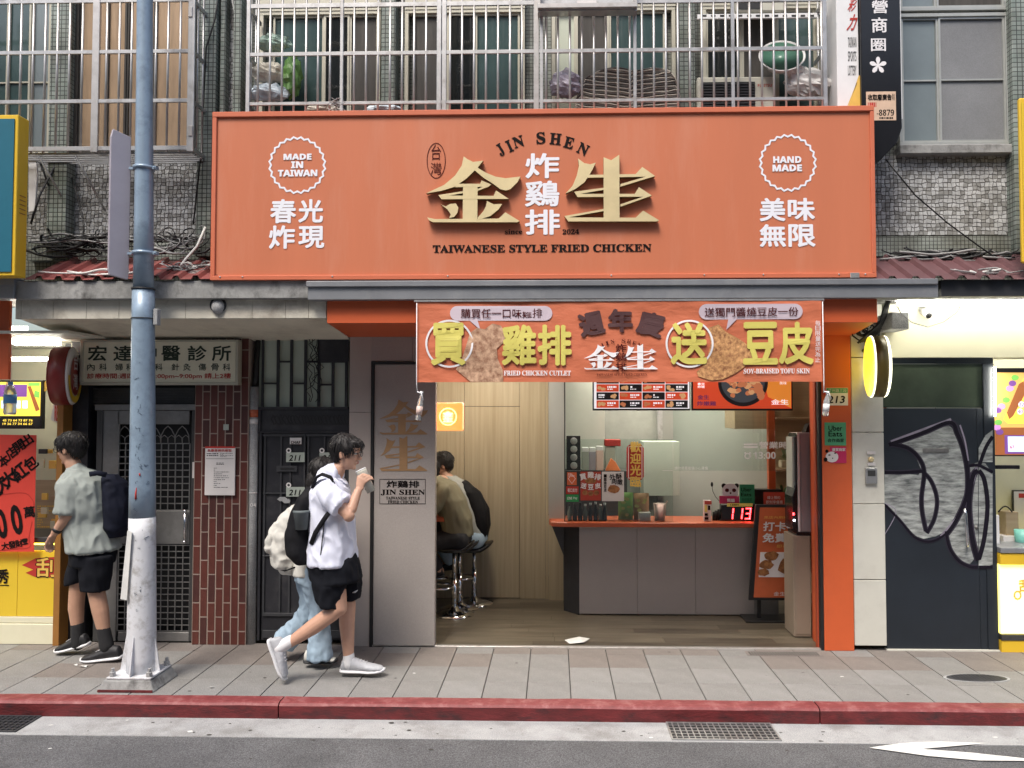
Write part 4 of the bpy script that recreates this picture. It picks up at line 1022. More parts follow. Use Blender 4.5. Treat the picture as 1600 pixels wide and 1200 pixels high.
# ------------------------------------------------------------------ right-hand furniture
t = thing('wall_shelf','light wooden wall cabinet hanging at the upper right of the kitchen','cabinet',(X_(1167,1.4),1.4,Z_(671,1.4)))
part('carcass', MB().box(X_(1148,1.4,640),X_(1199,1.4,640),1.4,1.85,Z_(670,1.4),2.5), 'wood_shelf', t, bevel=.002)
part('orange_edge', MB().box(X_(1200,1.3,700),X_(1210.5,1.3,700),1.28,1.34,.5,2.5), 'orange_paint', t)
sh = thing('shelf_unit','open wooden shelf unit with two potted plants beside the orange post','shelf',(X_(1230,1.3),1.3,.3))
part('back', MB().box(X_(1211,1.5,700),xR2-.002,1.52,1.55,.3,2.5), 'wood_shelf', sh)
for yy in (652,733,790): part('shelf', MB().box(X_(1211,1.3,yy),xR2-.002,1.25,1.52,Z_(yy+3,1.3),Z_(yy,1.3)), 'wood_shelf', sh, bevel=.002)
mat('leaf_green',(.10,.20,.06),.5,var=.3,scale=12); mat('leaf_pale',(.32,.42,.22),.5,var=.3,scale=12); mat('pot_cream',(.62,.58,.42),.5)
def potted(label, px, pyb, pyt, Y, sd, m_):
    x = X_(px,Y,pyb); zb_ = Z_(pyb,Y); r2 = random.Random(sd); t = thing('potted_plant', label, 'potted plant', (x,Y,zb_), 'potted plants on the shelf unit')
    part('pot', MB().box(x-.06,x+.06,Y-.05,Y+.05,zb_,zb_+.075), 'pot_cream', t, bevel=.012, seg=2)
    mb = MB()
    for k in range(22):
        a = r2.uniform(0,6.28); el = r2.uniform(.3,1.3); l_ = r2.uniform(.05,.12); b_ = Vector((x,Y,zb_+.07)); d_ = Vector((math.cos(a)*math.cos(el), math.sin(a)*math.cos(el)*.6, math.sin(el)))
        c_ = b_+d_*l_; s_ = d_.cross(Vector((0,0,1))).normalized()*.022; mb.add([b_, c_+s_, c_+d_*.05+Vector((0,0,-.02)), c_-s_], [(0,1,2,3)])
    part('leaves', mb, m_, t, kind='stuff')
potted('white potted plant with pale leaves on the upper shelf beside the orange post',1228,730,702,1.38,1,'leaf_pale'); potted('green potted plant on the lower shelf behind the terminal',1226,788,765,1.38,2,'leaf_green')
Yc = .32
cb_ = thing('side_cabinet','tall beige cabinet carrying the ticket machine at the right','cabinet',(X_(1255,Yc),Yc,0))
mat('cab_beige',(.27,.215,.165),.5,var=.05)
part('body', MB().box(X_(1240,Yc,900),xR+.015,Yc,Yc+.27,.01,Z_(836,Yc)), 'cab_beige', cb_, bevel=.003); part('door', MB().box(X_(1243,Yc,900),xR+.012,Yc-.006,Yc-.001,.03,Z_(840,Yc)), 'cab_beige', cb_, bevel=.002)
mk_ = thing('ticket_machine','grey ticket machine with a black screen side on the beige cabinet','ticket machine',(X_(1255,Yc),Yc,Z_(836,Yc)))
mat('machine_grey',(.28,.25,.26),.45,var=.06)
z0_ = Z_(836,Yc)
part('base', MB().box(X_(1245,Yc,830),X_(1272,Yc,830),Yc+.01,Yc+.26,z0_+.001,Z_(831,Yc)), 'black_gloss', mk_, bevel=.004)
part('housing', MB().box(X_(1251,Yc,750),X_(1272,Yc,750),Yc+.02,Yc+.25,Z_(831,Yc)+.001,Z_(676,Yc)), 'machine_grey', mk_, bevel=.008)
part('white_frame', MB().box(X_(1247.5,Yc,750),X_(1250.8,Yc,750),Yc+.015,Yc+.25,Z_(830,Yc),Z_(676,Yc)), 'paper', mk_, bevel=.002)
part('black_bezel', MB().prism([(X_(1247.3,Yc,750),Z_(830,Yc)),(X_(1247.3,Yc,750),Z_(676,Yc)),(X_(1245,Yc,750),Z_(682,Yc)),(X_(1245,Yc,750),Z_(755,Yc)),(X_(1239,Yc,750),Z_(775,Yc)),(X_(1239,Yc,750),Z_(826,Yc))], Yc+.02,.22), 'black_gloss', mk_, bevel=.003)
part('screen', MB().box(X_(1241,Yc,750),X_(1244.7,Yc,750),Yc+.05,Yc+.22,Z_(762,Yc),Z_(683,Yc)), 'wall_pale', mk_, bevel=.002)
part('camera_arm', MB().prism([(X_(1262,Yc,670),Z_(675.5,Yc)),(X_(1274,Yc,670),Z_(675.5,Yc)),(X_(1274,Yc,670),Z_(660,Yc)),(X_(1267,Yc,670),Z_(663,Yc))],Yc+.06,.1), 'black', mk_)
emit_mat('led_white',(.9,.9,1),6)
part('status_light', MB().ball(W(1241,813,Yc+.0),.010,.010,.008), 'led_white', mk_); part('red_light', MB().ball(W(1240,803,Yc+.0),.009,.006,.012), 'led_red', mk_)
# slanted board
Ys = .78
def sl_(u, v, dy=0): # u 0..1 across, v 0..1 up, leaning back
    x = lerp(X_(1170,Ys,930),X_(1260,Ys,930),u); z = lerp(Z_(936,Ys),Z_(790,Ys),v); return Vector((x+.10*v, Ys+.12*v+dy, z+.0*u))
bd = thing('standing_board','slanted black framed orange advertising board in front of the counter','sign board',(X_(1205,Ys),Ys,0))
def slab_(u0,v0,u1,v1,d0,d1):
    p = [sl_(u0,v0,d0),sl_(u1,v0,d0),sl_(u1,v1,d0),sl_(u0,v1,d0),sl_(u0,v0,d1),sl_(u1,v0,d1),sl_(u1,v1,d1),sl_(u0,v1,d1)]
    return MB().add(p,[(0,1,2,3),(7,6,5,4),(0,4,5,1),(1,5,6,2),(2,6,7,3),(3,7,4,0)])
part('frame', slab_(0,0,1,1,0,.025), 'black', bd, bevel=.003); part('sheet', slab_(.08,.03,.95,.97,-.004,-.001), 'poster_orange', bd)
def bt(t_, u0,v0,u1,v1,b=.02,mbx=None):
    mbx = mbx or MB(); o_ = sl_(u0,v0,-.006); return mbx.textf(t_, o_, sl_(u1,v0,-.006)-o_, sl_(u0,v1,-.006)-o_, b)
part('white_lettering', bt('金生',.42,.05,.62,.09,.0,bt('免費享',.16,.60,.80,.70,.03,bt('打卡',.16,.72,.56,.82,.03))), 'print_white', bd)
part('yellow_lettering', bt('即可免費',.42,.545,.82,.58,.0,bt('來店內用掃描打卡',.16,.85,.84,.88,.0)), 'print_gold', bd)
part('white_picture', slab_(.14,.24,.90,.50,-.006,-.0045), 'print_white', bd)
def bl_(cu,cv,ru,rv,sd,mbx,k=0):
    r2 = random.Random(sd); n = 14; mbx.add([sl_(cu+ru*r2.uniform(.85,1.15)*math.cos(2*math.pi*i/n), cv+rv*r2.uniform(.85,1.15)*math.sin(2*math.pi*i/n), -.0075-.0004*k) for i in range(n)],[tuple(range(n))]); return mbx
mb = MB(); bl_(.34,.46,.13,.05,1,mb); bl_(.26,.37,.12,.05,2,mb,1); bl_(.22,.29,.10,.04,3,mb,2); bl_(.68,.36,.22,.10,4,mb,3); part('food_picture', mb, 'fried', bd)
mb = MB(); bl_(.68,.765,.11,.035,9,mb); part('white_badge', mb, 'print_white', bd)
part('foot', MB().box(X_(1165,Ys,960),X_(1240,Ys,960),Ys-.02,Ys+.25,0,.02).box(X_(1187,Ys,950),X_(1193,Ys,950),Ys+.08,Ys+.1,.02,Z_(930,Ys)), 'black', bd, bevel=.004)

# ------------------------------------------------------------------ banner hanging under the fascia
YN = YK-.045
def rip(q):
    x,z = q.x,q.z
    h = .012*noise.noise((x*2.2,z*5,1.3))+.007*noise.noise((x*5+z*7,z*3,4.1))
    return Vector((x, q.y+h, z+.004*noise.noise((x*1.5,0,7))))
ban = thing('banner','orange cloth promotion banner with yellow characters hung across the shop opening','banner',(X_(966,YN),YN,Z_(598,YN)))
xa,xb,zb_,zt_ = X_(651,YN,540),X_(1284,YN,540),Z_(597,YN),Z_(471,YN)
nx,nz = 200,50; mb = MB(); mb.add([rip(Vector((lerp(xa,xb,i/nx),YN,lerp(zb_,zt_,j/nz)))) for j in range(nz+1) for i in range(nx+1)], [(j*(nx+1)+i,j*(nx+1)+i+1,(j+1)*(nx+1)+i+1,(j+1)*(nx+1)+i) for j in range(nz) for i in range(nx)], True)
mat('banner_cloth',(.56,.15,.07),.65,var=.06,scale=2,bump=.9,bscale=6,stretch=(1,1,2.2))
part('cloth', mb, 'banner_cloth', ban)
Y1 = YN-.006; Y2 = Y1-.003; Y3 = Y2-.002
mat('bubble_lilac',(.56,.47,.53),.6,var=.03); mat('print_lime',(.64,.57,.13),.6,var=.05); mat('print_choc',(.075,.028,.03),.6,var=.08)
def pill(mb,x0,y0,x1,y1,Y):
    r_ = (y1-y0)/2; pts = [(x0+r_-r_*math.sin(a),(y0+y1)/2-r_*math.cos(a)) for a in [math.pi*i/10 for i in range(11)]]
    pts += [(x1-r_+r_*math.sin(a),(y0+y1)/2+r_*math.cos(a)) for a in [math.pi*i/10 for i in range(11)]]
    return mb.sheet(pts,Y)
def riped(mb):
    mb.v = [rip(v) for v in mb.v]; return mb
mb = pill(MB(),703,478,863,501,Y1); mb.sheet([(733,500),(746,500),(751,516)],Y1-.0003); part('speech_bubble', riped(mb), 'bubble_lilac', ban)
mb = pill(MB(),1092,475,1254,499,Y1); mb.sheet([(1138,498),(1152,498),(1135,515)],Y1-.0003); part('speech_bubble', riped(mb), 'bubble_lilac', ban)
mb = MB().ring(702,537,36,36,3,Y2).ring(1077.5,537,36,36,3,Y2); mb.text(bolds('FRIED CHICKEN CUTLET'),787,579,892,587,Y2,.012); mb.text(bolds('SOY-BRAISED TOFU SKIN'),1162,576,1265,584,Y2,.012)
strokes(mb, KIN, KB, (912,538,967,577), Y2); strokes(mb, SHENG, SB, (973,537,1028,577), Y2)
for i,ch in enumerate('每日限量送完為止'): mb.text(ch,1274,501+i*8.2,1282,508.5+i*8.2,Y2,.0)
part('white_lettering', riped(mb), 'print_white', ban)
def cutlet(pts, m_, sd):
    a = W(sum(p[0] for p in pts)/len(pts), sum(p[1] for p in pts)/len(pts), Y1)
    vs = [a]; n = len(pts); r2 = random.Random(sd)
    for k in (.35,.7,1): vs += [a.lerp(W(x,y,Y1),k)+Vector((0,r2.uniform(-.0015,.0),0)) for x,y in pts]
    vs = [Vector((v.x+r2.uniform(-.004,.004),min(v.y,Y1),v.z+r2.uniform(-.004,.004))) for v in vs]
    fs = [(0,1+(i+1)%n,1+i) for i in range(n)]+[(1+k*n+i,1+k*n+(i+1)%n,1+(k+1)*n+(i+1)%n,1+(k+1)*n+i) for k in range(2) for i in range(n)]
    part('food_picture', riped(MB().add(vs,fs)), m_, ban)
cutlet([(735,520),(745,513),(757,515),(770,506),(782,508),(792,520),(790,532),(777,545),(778,560),(786,578),(787,596.5),(735,596.5),(722,585),(713,577),(722,560),(728,545)],'fried_pale',1)
cutlet([(1105,512),(1122,506),(1135,518),(1155,530),(1168,538),(1176,545),(1175,558),(1165,572),(1150,583),(1130,592),(1110,594),(1092,588),(1088,580),(1100,570),(1106,555),(1110,535)],'fried_tofu',2)
chars('yellow_character', [('買',673,504,728,571),('雞',784,507,838,571),('排',840,507,893,571),('送',1048,503,1105,570),('豆',1161,503,1215,570),('皮',1217,503,1271,570)], Y3-.001, .034, 'print_lime', ban, riped)
chars('dark_character', [('週',904,487,944,524,R(12)),('年',950,482,989,519,0),('慶',996,487,1038,525,R(-14))], Y2, .05, 'print_choc', ban, riped)
mb = MB().text('購買任一口味雞排',720,482,847,497,Y2,.008).text('送獨門醬燒豆皮一份',1101,480,1247,495,Y2,.008)
mb.text('炸',962,537,979,550,Y2,.02).text('鷄',962,551,979,564,Y2,.01).text('排',962,566,979,580,Y2,.02).text(bolds('TAIWANESE STYLE FRIED CHICKEN'),932,583,1011,587,Y2)
for k,ch in enumerate('JIN SHEN'):
    if ch != ' ': a = R(28-8*k); mb.text(bolds(ch),970-62*math.sin(a)-3,594-62*math.cos(a)-3,970-62*math.sin(a)+3,594-62*math.cos(a)+3,Y2,0,a)
part('black_lettering', riped(mb), 'print_maroon', ban)
mb = MB().box(xa-.02,xb+.02,YN-.006,YN+.006,zt_,zt_+.014); part('top_rod', mb, 'steel', ban)
for px,pt,pb,side in ((651,600,657,'left'),(1286,600,650,'right')):
    x = X_(px,YN,600); t = thing('weight_bottle','small clear water bottle tied as a weight to the %s end of the banner' % side,'bottle',(x,YN,Z_(pb,YN)),'bottles weighing down the banner')
    part('string', MB().tube([(x,YN-.012,Z_(473,YN)),(x+.002,YN-.012,Z_(600,YN)),(x+.004,YN,Z_(pt+14,YN))],.0035,6), 'white', t)
    r_ = .022; zb2_ = Z_(pb,YN); h = Z_(pt+12,YN)-zb2_; ang = .12
    rot = Matrix.Rotation(ang,3,'Y'); pr = [(r_*.8,0),(r_,.008),(r_*.92,h*.35),(r_,h*.6),(r_*.45,h*.85),(r_*.4,h*.9)]
    b0 = MB().lathe((0,0,0),pr,14); b0.v = [rot@v+Vector((x+.012,YN,zb2_)) for v in b0.v]; 
    part('bottle_body', b0, 'bottle_clear' if 'bottle_clear' in M else mat('bottle_clear',(.75,.78,.8),.12,trans=.7,var=.03), t)
    c0 = MB().lathe((0,0,h*.9),[(r_*.5,0),(r_*.5,h*.12)],12); c0.v = [rot@v+Vector((x+.012,YN,zb2_)) for v in c0.v]; part('cap', c0, 'white', t)
    l0 = MB().lathe((0,0,0),[(r_*1.02,h*.2),(r_*1.02,h*.5)],14); l0.v = [rot@v+Vector((x+.012,YN,zb2_)) for v in l0.v]; part('label_band', l0, 'cup_pink' if side=='left' else 'white', t)
    part('handle_loop', MB().tube([(x+.005,YN-.005,zb2_+h*1.0),(x+.035,YN-.01,zb2_+h*.95),(x+.05,YN-.01,zb2_+h*.7)],.005,6), 'white', t)
# ------------------------------------------------------------------ brick pillar with the notice
bp_ = thing('brick_pillar','pillar faced with upright dark red brick tiles between the gate and the grey door','pillar',(X_(345,0,800),.0,0))
xa,xb = X_(302,0,800),X_(386,0,800); zt = Z_(560,0)
part('core', MB().box(xa,xb,.004,.30,0,2.75), 'mortar', bp_)
cw = (xb-xa)/7; ph = .232; src = {}
for i in range(7):
    off = (i%2)*ph*.5-.12
    z = off
    while z < 2.74:
        z0,z1 = max(0.003,z+.0048),min(2.75,z+ph-.0048)
        if z1-z0 > .03:
            key = (round(z1-z0,3), rnd.random() < .6)
            if key not in src:
                src[key] = part('brick', MB().box(0,cw-.0095,.001,.009,0,z1-z0), 'brick_brown' if key[1] else 'brick_dark', bp_, bevel=.0015)
                o = src[key]
            else: o = mesh_copy(src[key], bp_, (0,0,0))
            # the first copy was offset by the root: put every brick where it belongs
            base = Vector(o.data.vertices[0].co) if False else None
            o.location = Vector((xa+i*cw+.0045, 0, z0))
        z += ph
nt = thing('notice_board','white framed notice sheet fixed on the brick pillar','notice board',(X_(343,-.02,740),-.02,Z_(774,-.02)))
part('board', MB().pbox(320,700,367,774,-.022,.012), 'paper', nt, bevel=.002); part('frame_top', MB().pbox(320.5,697.5,366.5,700.2,-.024,.014), 'print_red', nt)
mb = MB().text('永康里資訊看板',324,701.5,362,706,-.0235,.01); part('red_heading', mb, 'print_red', nt)
mb = bars_(MB(),323,708,341,714,2,-.0235,4,.5); bars_(mb,344,708,364,715,4,-.0235,5,.4); rect(mb,322,716.5,365,717,-.0235); bars_(mb,338,723,350,727,2,-.0235,6); bars_(mb,334,731,358,764,11,-.0235,7,.3); part('print', mb, 'dark_grey', nt)
mb = MB().pbox(349,663,357,672,-.016,.008); single('house_number_tag', mb, 'pale_green', 'tiny pale square tag on the brick pillar above the notice', 'tag')

# ------------------------------------------------------------------ clinic sign
Ycl = -.075
cs = thing('clinic_sign','cream clinic sign board with dark brush characters under the canopy','sign board',(X_(245,Ycl),Ycl,Z_(601,Ycl)))
part('board', MB().pbox(128,534,368,598,Ycl,.06), 'clinic_cream' if 'clinic_cream' in M else mat('clinic_cream',(.74,.71,.56),.35,var=.08,scale=2), cs)
mb = MB().pbox(124.5,531,372,534.3,Ycl-.012,.075).pbox(124.5,597.5,372,601.5,Ycl-.012,.075).pbox(124.5,534.5,129.5,597.3,Ycl-.012,.075).pbox(368,534.5,372,597.3,Ycl-.012,.075); part('frame', mb, 'window_frame', cs, bevel=.002)
y = Ycl-.002; mb = MB()
for ch,cx in zip('宏達中醫診所',(152,192,230,267,308,346)): mb.text(ch,cx-15,540,cx+15,564,y,.02)
for ch,cx in zip('內科婦科兒科針灸傷骨科',(142,161,186,203,226,248,274,292,316,336,354)): mb.text(ch,cx-6,568,cx+6,579,y,.008)
mat('print_green',(.02,.035,.02),.6); part('dark_lettering', mb, 'print_green', cs)
part('red_lettering', MB().text('診療時間:週四至六 6:00pm~9:00pm 請上2樓',136,583,361,593,y,.012), 'print_red', cs)
# wall behind clinic sign
lw = thing('arcade_wall','dark recessed wall around the clinic gate and grey doors under the canopy','wall',(X_(250,.3),.3,0))
part('wall', MB().box(X_(100,.35),X_(584,.35),.36,.45,0,2.9), 'door_dark', lw)
part('side_wall', MB().box(X_(100,0,800),X_(128,0,800),.06,.36,0,Z_(532,.06)), 'door_dark', lw)

# ------------------------------------------------------------------ steel lattice gate
gt = thing('steel_gate','grey steel gate with pointed arch lattice behind the pole','gate',(X_(225,.1),.1,0))
Yg = .06
part('frame', MB().pbox(148,632,306,641,Yg-.01,.05), 'gate_steel', gt, bevel=.002); part('frame', MB().pbox(148,641.3,157,1002,Yg-.01,.05), 'gate_dark', gt, bevel=.002); part('frame', MB().pbox(297,641.3,306,1002,Yg-.01,.05), 'gate_dark', gt, bevel=.002)
part('back_panel', MB().pbox(150,560,304,1002,Yg+.12,.02), 'black', gt)
part('solid_panel', MB().pbox(158,641.5,183.5,1002,Yg,.025), 'gate_steel', gt, bevel=.003); part('middle_panel', MB().pbox(184,798,296,850,Yg,.025), 'gate_steel', gt, bevel=.003)
part('top_panel', MB().pbox(184,641.5,296,663,Yg,.025), 'gate_steel', gt, bevel=.003); part('bottom_panel', MB().pbox(184,988,296,1002,Yg,.025), 'gate_steel', gt, bevel=.003)
def latt(x0,x1,y0,y1,nx,ny):
    for i in range(nx+1):
        p = lerp(x0,x1,i/nx); part('bar', MB().pbox(p-.7,y0,p+.7,y1,Yg+.004,.008), 'gate_steel', gt)
    for j in range(ny+1):
        p = lerp(y0,y1,j/ny); part('cross_bar', MB().pbox(x0,p-.7,x1,p+.7,Yg+.006,.008), 'gate_steel', gt)
latt(184,296,693,797,10,10); latt(184,296,852,986,10,14)
mb = MB()
for i in range(0,10):
    a0 = 184+i*11.2
    for (c,w,h,yb) in ((a0+11.2,11.2,26,693),) if i%2 == 0 else (): mb.tube([W(c-w,yb,Yg+.01),W(c-w*.92,yb-h*.5,Yg+.01),W(c-w*.5,yb-h*.85,Yg+.01),W(c,yb-h*1.05,Yg+.01),W(c+w*.5,yb-h*.85,Yg+.01),W(c+w*.92,yb-h*.5,Yg+.01),W(c+w,yb,Yg+.01)],.004,6)
    c = a0+5.6; mb.tube([W(c-5.6,693,Yg+.012),W(c-5,684,Yg+.012),W(c,680,Yg+.012),W(c+5,684,Yg+.012),W(c+5.6,693,Yg+.012)],.003,6)
part('pointed_arches', mb, 'gate_steel', gt)
part('handle', MB().tube([W(289,800,Yg-.03),W(288,846,Yg-.03)],.010,8).ball(W(289,799,Yg-.03),.016).ball(W(288,847,Yg-.03),.016), 'chrome', gt)
part('switch_plate', MB().pbox(300.5,722,305,747,Yg-.018,.007), 'paper', gt)
for k in range(7): part('shutter_slat', MB().pbox(128,606+k*4.1,304,609.6+k*4.1,Yg+.06-.003*(k%2),.02), 'gate_dark', gt)
# ------------------------------------------------------------------ grey pipe and metal doors
pp_ = thing('drain_pipe','grey drain pipe standing between the brick pillar and the dark doors','drain pipe',(X_(395,0,800),.05,0))
part('pipe', MB().tube([(X_(395,.05,800),.05,0),(X_(395,.05,800),.05,Z_(604,.05))],.037,16), 'gutter', pp_)
for yy,h in ((640,12),(770,2),(655,8)): part('band', MB().lathe((X_(395,.05,800),.05,Z_(yy+h,.05)),[(.0385,0),(.0385,h/190)],16), 'counter_orange' if h == 12 else 'paper', pp_)
part('print', MB().text('04',391,786,400,792,.008), 'paper', pp_)
part('upper_pipe', MB().tube([(X_(395,.05,800),.05,Z_(604,.05)),(X_(397,.05,800),.05,Z_(590,.05)),(X_(405,.1),.1,2.75)],.02,10), 'black', pp_)
md = thing('metal_door','dark grey panelled double metal door with number plates and graffiti','door',(X_(475,.05),.05,0))
Yd_ = .05
part('frame', MB().pbox(403,636,545,640,Yd_-.01,.06).pbox(403,674,545,677,Yd_-.01,.06).pbox(403,640.2,407,673.8,Yd_-.01,.06).pbox(403,677.2,407,1001,Yd_-.01,.06), 'door_dark', md, bevel=.002)
part('fascia_panel', MB().pbox(407.2,640.2,545,673.8,Yd_+.005,.03), 'door_dark', md)
for a,b in ((410,476),(478,544)):
    lf = part('door_leaf', MB().pbox(a,678,b,1000,Yd_+.012,.03), 'door_dark', md)
    for k in range(4):
        p = lerp(a,b,(k+.5)/4) if k in (0,3) else lerp(a,b,(k+.5)/4)
    for p in (a+1,lerp(a,b,.4),lerp(a,b,.62),b-3): part('rib', MB().pbox(p,678,p+3,958,Yd_-.002,.013), 'dark_grey', lf, bevel=.002)
    for yy,h in ((678,4),(958,5),(770,2),(868,2),(985,12)): part('rib', MB().pbox(a,yy,b,yy+h,Yd_-.004,.015), 'dark_grey', lf, bevel=.002)
mb = MB()
def plate(label, x, y, txt):
    t = thing('number_plate', label, 'number plate', (X_(x,Yd_),Yd_-.01,Z_(y,Yd_)), 'house number plates on the dark metal door')
    part('plate', MB().pbox(x-13,y-10,x+16,y+5,Yd_-.02,.006), 'pale_green', t, bevel=.001); part('badge', MB().ring(x-9,y-13,3,3,2,Yd_-.021), 'paper', t)
    part('digits', MB().text(txt,x-8,y-6,x+9,y+3,Yd_-.0215,.02,0,.2), 'print_black', t)
plate('pale number plate reading 211 upper left on the dark metal door', 460, 717, '211'); plate('pale number plate reading 211 lower down beside the pedestrian', 460, 771, '211'); plate('pale number plate half hidden behind the pedestrian head', 512, 717, '211')
t = thing('door_sticker','small white sticker reading CHAF at the top of the dark door','sticker',(X_(462,Yd_),Yd_,Z_(694,Yd_))); part('sheet', MB().pbox(453,684,471,694,Yd_-.006,.002), 'paper', t); part('print', MB().text(bolda('CHAF'),454.5,689,469.5,693.5,Yd_-.0075,.01), 'print_black', t)
part('letter_slot', MB().pbox(432,728,464,737,Yd_-.012,.006), 'dark_grey', md, bevel=.002); part('slot', MB().pbox(438,731,460,734,Yd_-.014,.001), 'black', md)
mb = MB(); r2 = random.Random(4)
for k in range(2): mb.sheet(blob_pts(441+7*k,780+3*k,7,4,k,6,.3),Yd_-.012-.001*k)
single('stuck_leaflet', mb, 'gutter', 'crumpled grey leaflet stuck in the dark door below the lower plate', 'leaflet')
# graffiti scrawl above the door
mb = MB(); r2 = random.Random(9); x = 424
while x < 540:
    w = r2.uniform(5,9); pts = [W(x+w*.5+w*.5*math.cos(a)*(1+.3*math.sin(3*a)),656+r2.uniform(-1,1)+7*math.sin(a+.5),Yd_-.0) for a in [k*.7 for k in range(10)]]
    mb.tube(pts,.004,4,sq=.3); x += w*r2.uniform(.65,1.0)
part('graffiti_scrawl', mb, 'black', md)
# window above the door
tw = thing('transom_window','frosted window with dark metal grille above the grey metal doors','window',(X_(475,.07),.07,Z_(636,.07)))
part('frosted_glass', MB().pbox(405,520,545,636,.09,.01), 'frost_green' if 'frost_green' in M else mat('frost_green',(.50,.56,.47),.5,var=.05), tw)  # even pale green colour for the frosted glass
for a,b,w,vert in ((410,410,3,1),(434,434,4,1),(455,455,4,1),(477,477,4,1),(498,498,4,1),(520,520,4,1),(541,541,4,1)): part('bar', MB().pbox(a-w/2,510,a+w/2,635.7,.055,.02), 'door_dark', tw)
for k,(a,b,yy) in enumerate(((412,432,599),(436,453,565),(457,475,599),(479,496,565),(500,518,565),(522,539,565),(500,518,601),(436,453,640),(479,496,640),(522,539,601))):
    if yy < 636 and not (k in (9,)): part('cross_bar', MB().pbox(a,yy-1.5,b,yy+1.5,.056,.018), 'door_dark', tw)
part('dark_corner', MB().pbox(500,500,545,565,.05,.004), 'door_dark', tw)
part('soffit_return', MB().box(X_(403,.05),X_(546,.05),.0,.36,Z_(522,.0),2.75), 'soffit', tw)
t = thing('loose_wires','thin looping black wires hanging before the frosted window','wires',(X_(490,.04),.04,Z_(600,.04)))
r2 = random.Random(12)
for k in range(5):
    pts = [W(486+r2.uniform(-12,10)*math.sin(i*1.3+k)+3*k,520+i*9,.035+.004*k) for i in range(13)]
    part('wire', MB().tube(pts,.0035,5), 'cable_black', t)
# ------------------------------------------------------------------ white stone pilaster and navy door at right
pl_ = thing('stone_pilaster','pale stone clad pilaster with an intercom beside the orange post','pilaster',(X_(1355,0,800),0,0))
for a,b in ((1004,903),(901.8,786),(785,675.5),(674.3,560),(558.8,470)):
    part('cladding', MB().box(X_(1331.5,0,800),X_(1381,0,800),-.02,.2,max(0,Z_(a,0)),Z_(b,0)), 'stone_white', pl_, bevel=.003)
ic = thing('intercom','metal intercom plate and round bell push on the stone pilaster','intercom',(X_(1362,-.03,740),-.03,Z_(756,-.03)))
part('plate', MB().pbox(1353,731,1371,756,-.045,.024), 'steel', ic, bevel=.003); part('speaker_grille', MB().pbox(1356,735,1368,744,-.047,.0015), 'gate_dark', ic)
part('bell_push', MB().lathe((X_(1361,-.03,717),-.022,Z_(717,-.03)),[(.022,0),(.022,-.012),(.012,-.018)],18,'Y'), 'gold', ic); part('name_tag', MB().pbox(1355,705,1368,710,-.03,.009).pbox(1356,723,1368,727.5,-.03,.009), 'paper', ic)
nd = thing('navy_door','dark navy flush metal door with a large painted grey figure','door',(X_(1465,0,800),0,0))
xa,xb = X_(1381.5,0,800),X_(1556,0,800)
part('frame', MB().box(xa,xb,-.004,.04,Z_(569,0),Z_(560,0)).box(X_(1540,0,800),xb,-.004,.04,.012,Z_(569.3,0)), 'door_navy', nd)
part('leaf', MB().box(xa+.004,X_(1528.6,0,800),0,.04,.012,Z_(638,0)), 'door_navy', nd, bevel=.002); part('side_strip', MB().box(X_(1529,0,800),X_(1539.6,0,800),0,.04,.012,Z_(638,0)), 'door_navy', nd, bevel=.002)
mat('glass_olive',(.040,.052,.035),.12,var=.4,scale=1.6,spec=.8)
part('transom_glass', MB().box(xa+.004,X_(1539.6,0,600),.012,.03,Z_(636.5,0),Z_(569.5,0)), 'glass_olive', nd)
part('sill', MB().box(xa,xb,-.02,.03,0,.0115), 'stone_white', nd)
def stroke(mb, pts, w, Y, taper=0):
    """painted stroke as a flat ribbon on the door"""
    P = [W(x,y,Y) for x,y in pts]; 
    # resample smoothly
    Q = []
    for i in range(len(P)-1):
        p0,p1,p2,p3 = P[max(i-1,0)],P[i],P[i+1],P[min(i+2,len(P)-1)]
        for k in range(6):
            t_ = k/6; Q.append(.5*((2*p1)+(p2-p0)*t_+(2*p0-5*p1+4*p2-p3)*t_*t_+(3*p1-p0-3*p2+p3)*t_**3))
    Q.append(P[-1]); vs = []; n = len(Q)
    for i,q in enumerate(Q):
        d = (Q[min(i+1,n-1)]-Q[max(i-1,0)]).normalized(); s_ = Vector((-d.z,0,d.x))*(w/2)*(1-taper*i/n)
        vs += [q+s_, q-s_]
    mb.add([(v.x,Y,v.z) for v in vs], [(2*i,2*i+1,2*i+3,2*i+2) for i in range(n-1)]); return mb
Yn = -.0022
mat('paint_lilac',(.26,.23,.30),.6,var=.3,scale=7)
shape1 = [(1388,692),(1480,663),(1502,680),(1510,712),(1512,745),(1508,768),(1500,790),(1488,815),(1478,830),(1462,838),(1443,842),(1425,835),(1405,812),(1382,790),(1382,738),(1435,742),(1440,735),(1430,712),(1412,698)]
shape2 = [(1528.2,722),(1528.2,866),(1515,882),(1500,876),(1489,860),(1482,836),(1492,820),(1506,795),(1512,770),(1514,728)]
part('painted_figure', MB().sheet(shape1,Yn).sheet(shape2,Yn), 'paint_grey', nd)
part('painted_figure', MB().sheet([(1529.2,722),(1539.5,724),(1551,740),(1551,882),(1540,886),(1529.2,884)],-.0062).sheet([(1529.2,722),(1529.2,700),(1540,680),(1551,672),(1551,722)],-.0062), 'paint_grey', nd)
mb = MB(); stroke(mb,[(1392,690),(1440,672),(1486,655)],.02,Yn-.001); stroke(mb,[(1382,836),(1400,800),(1382,786)],.006,Yn-.001); stroke(mb,[(1470,838),(1500,802),(1518,760),(1526,730)],.02,Yn-.001); stroke(mb,[(1500,664),(1508,690),(1513,720)],.012,Yn-.001)
part('painted_highlight', mb, 'paint_lilac', nd)
mat('paint_halo',(.045,.038,.058),.6,var=.3,spec=.2)
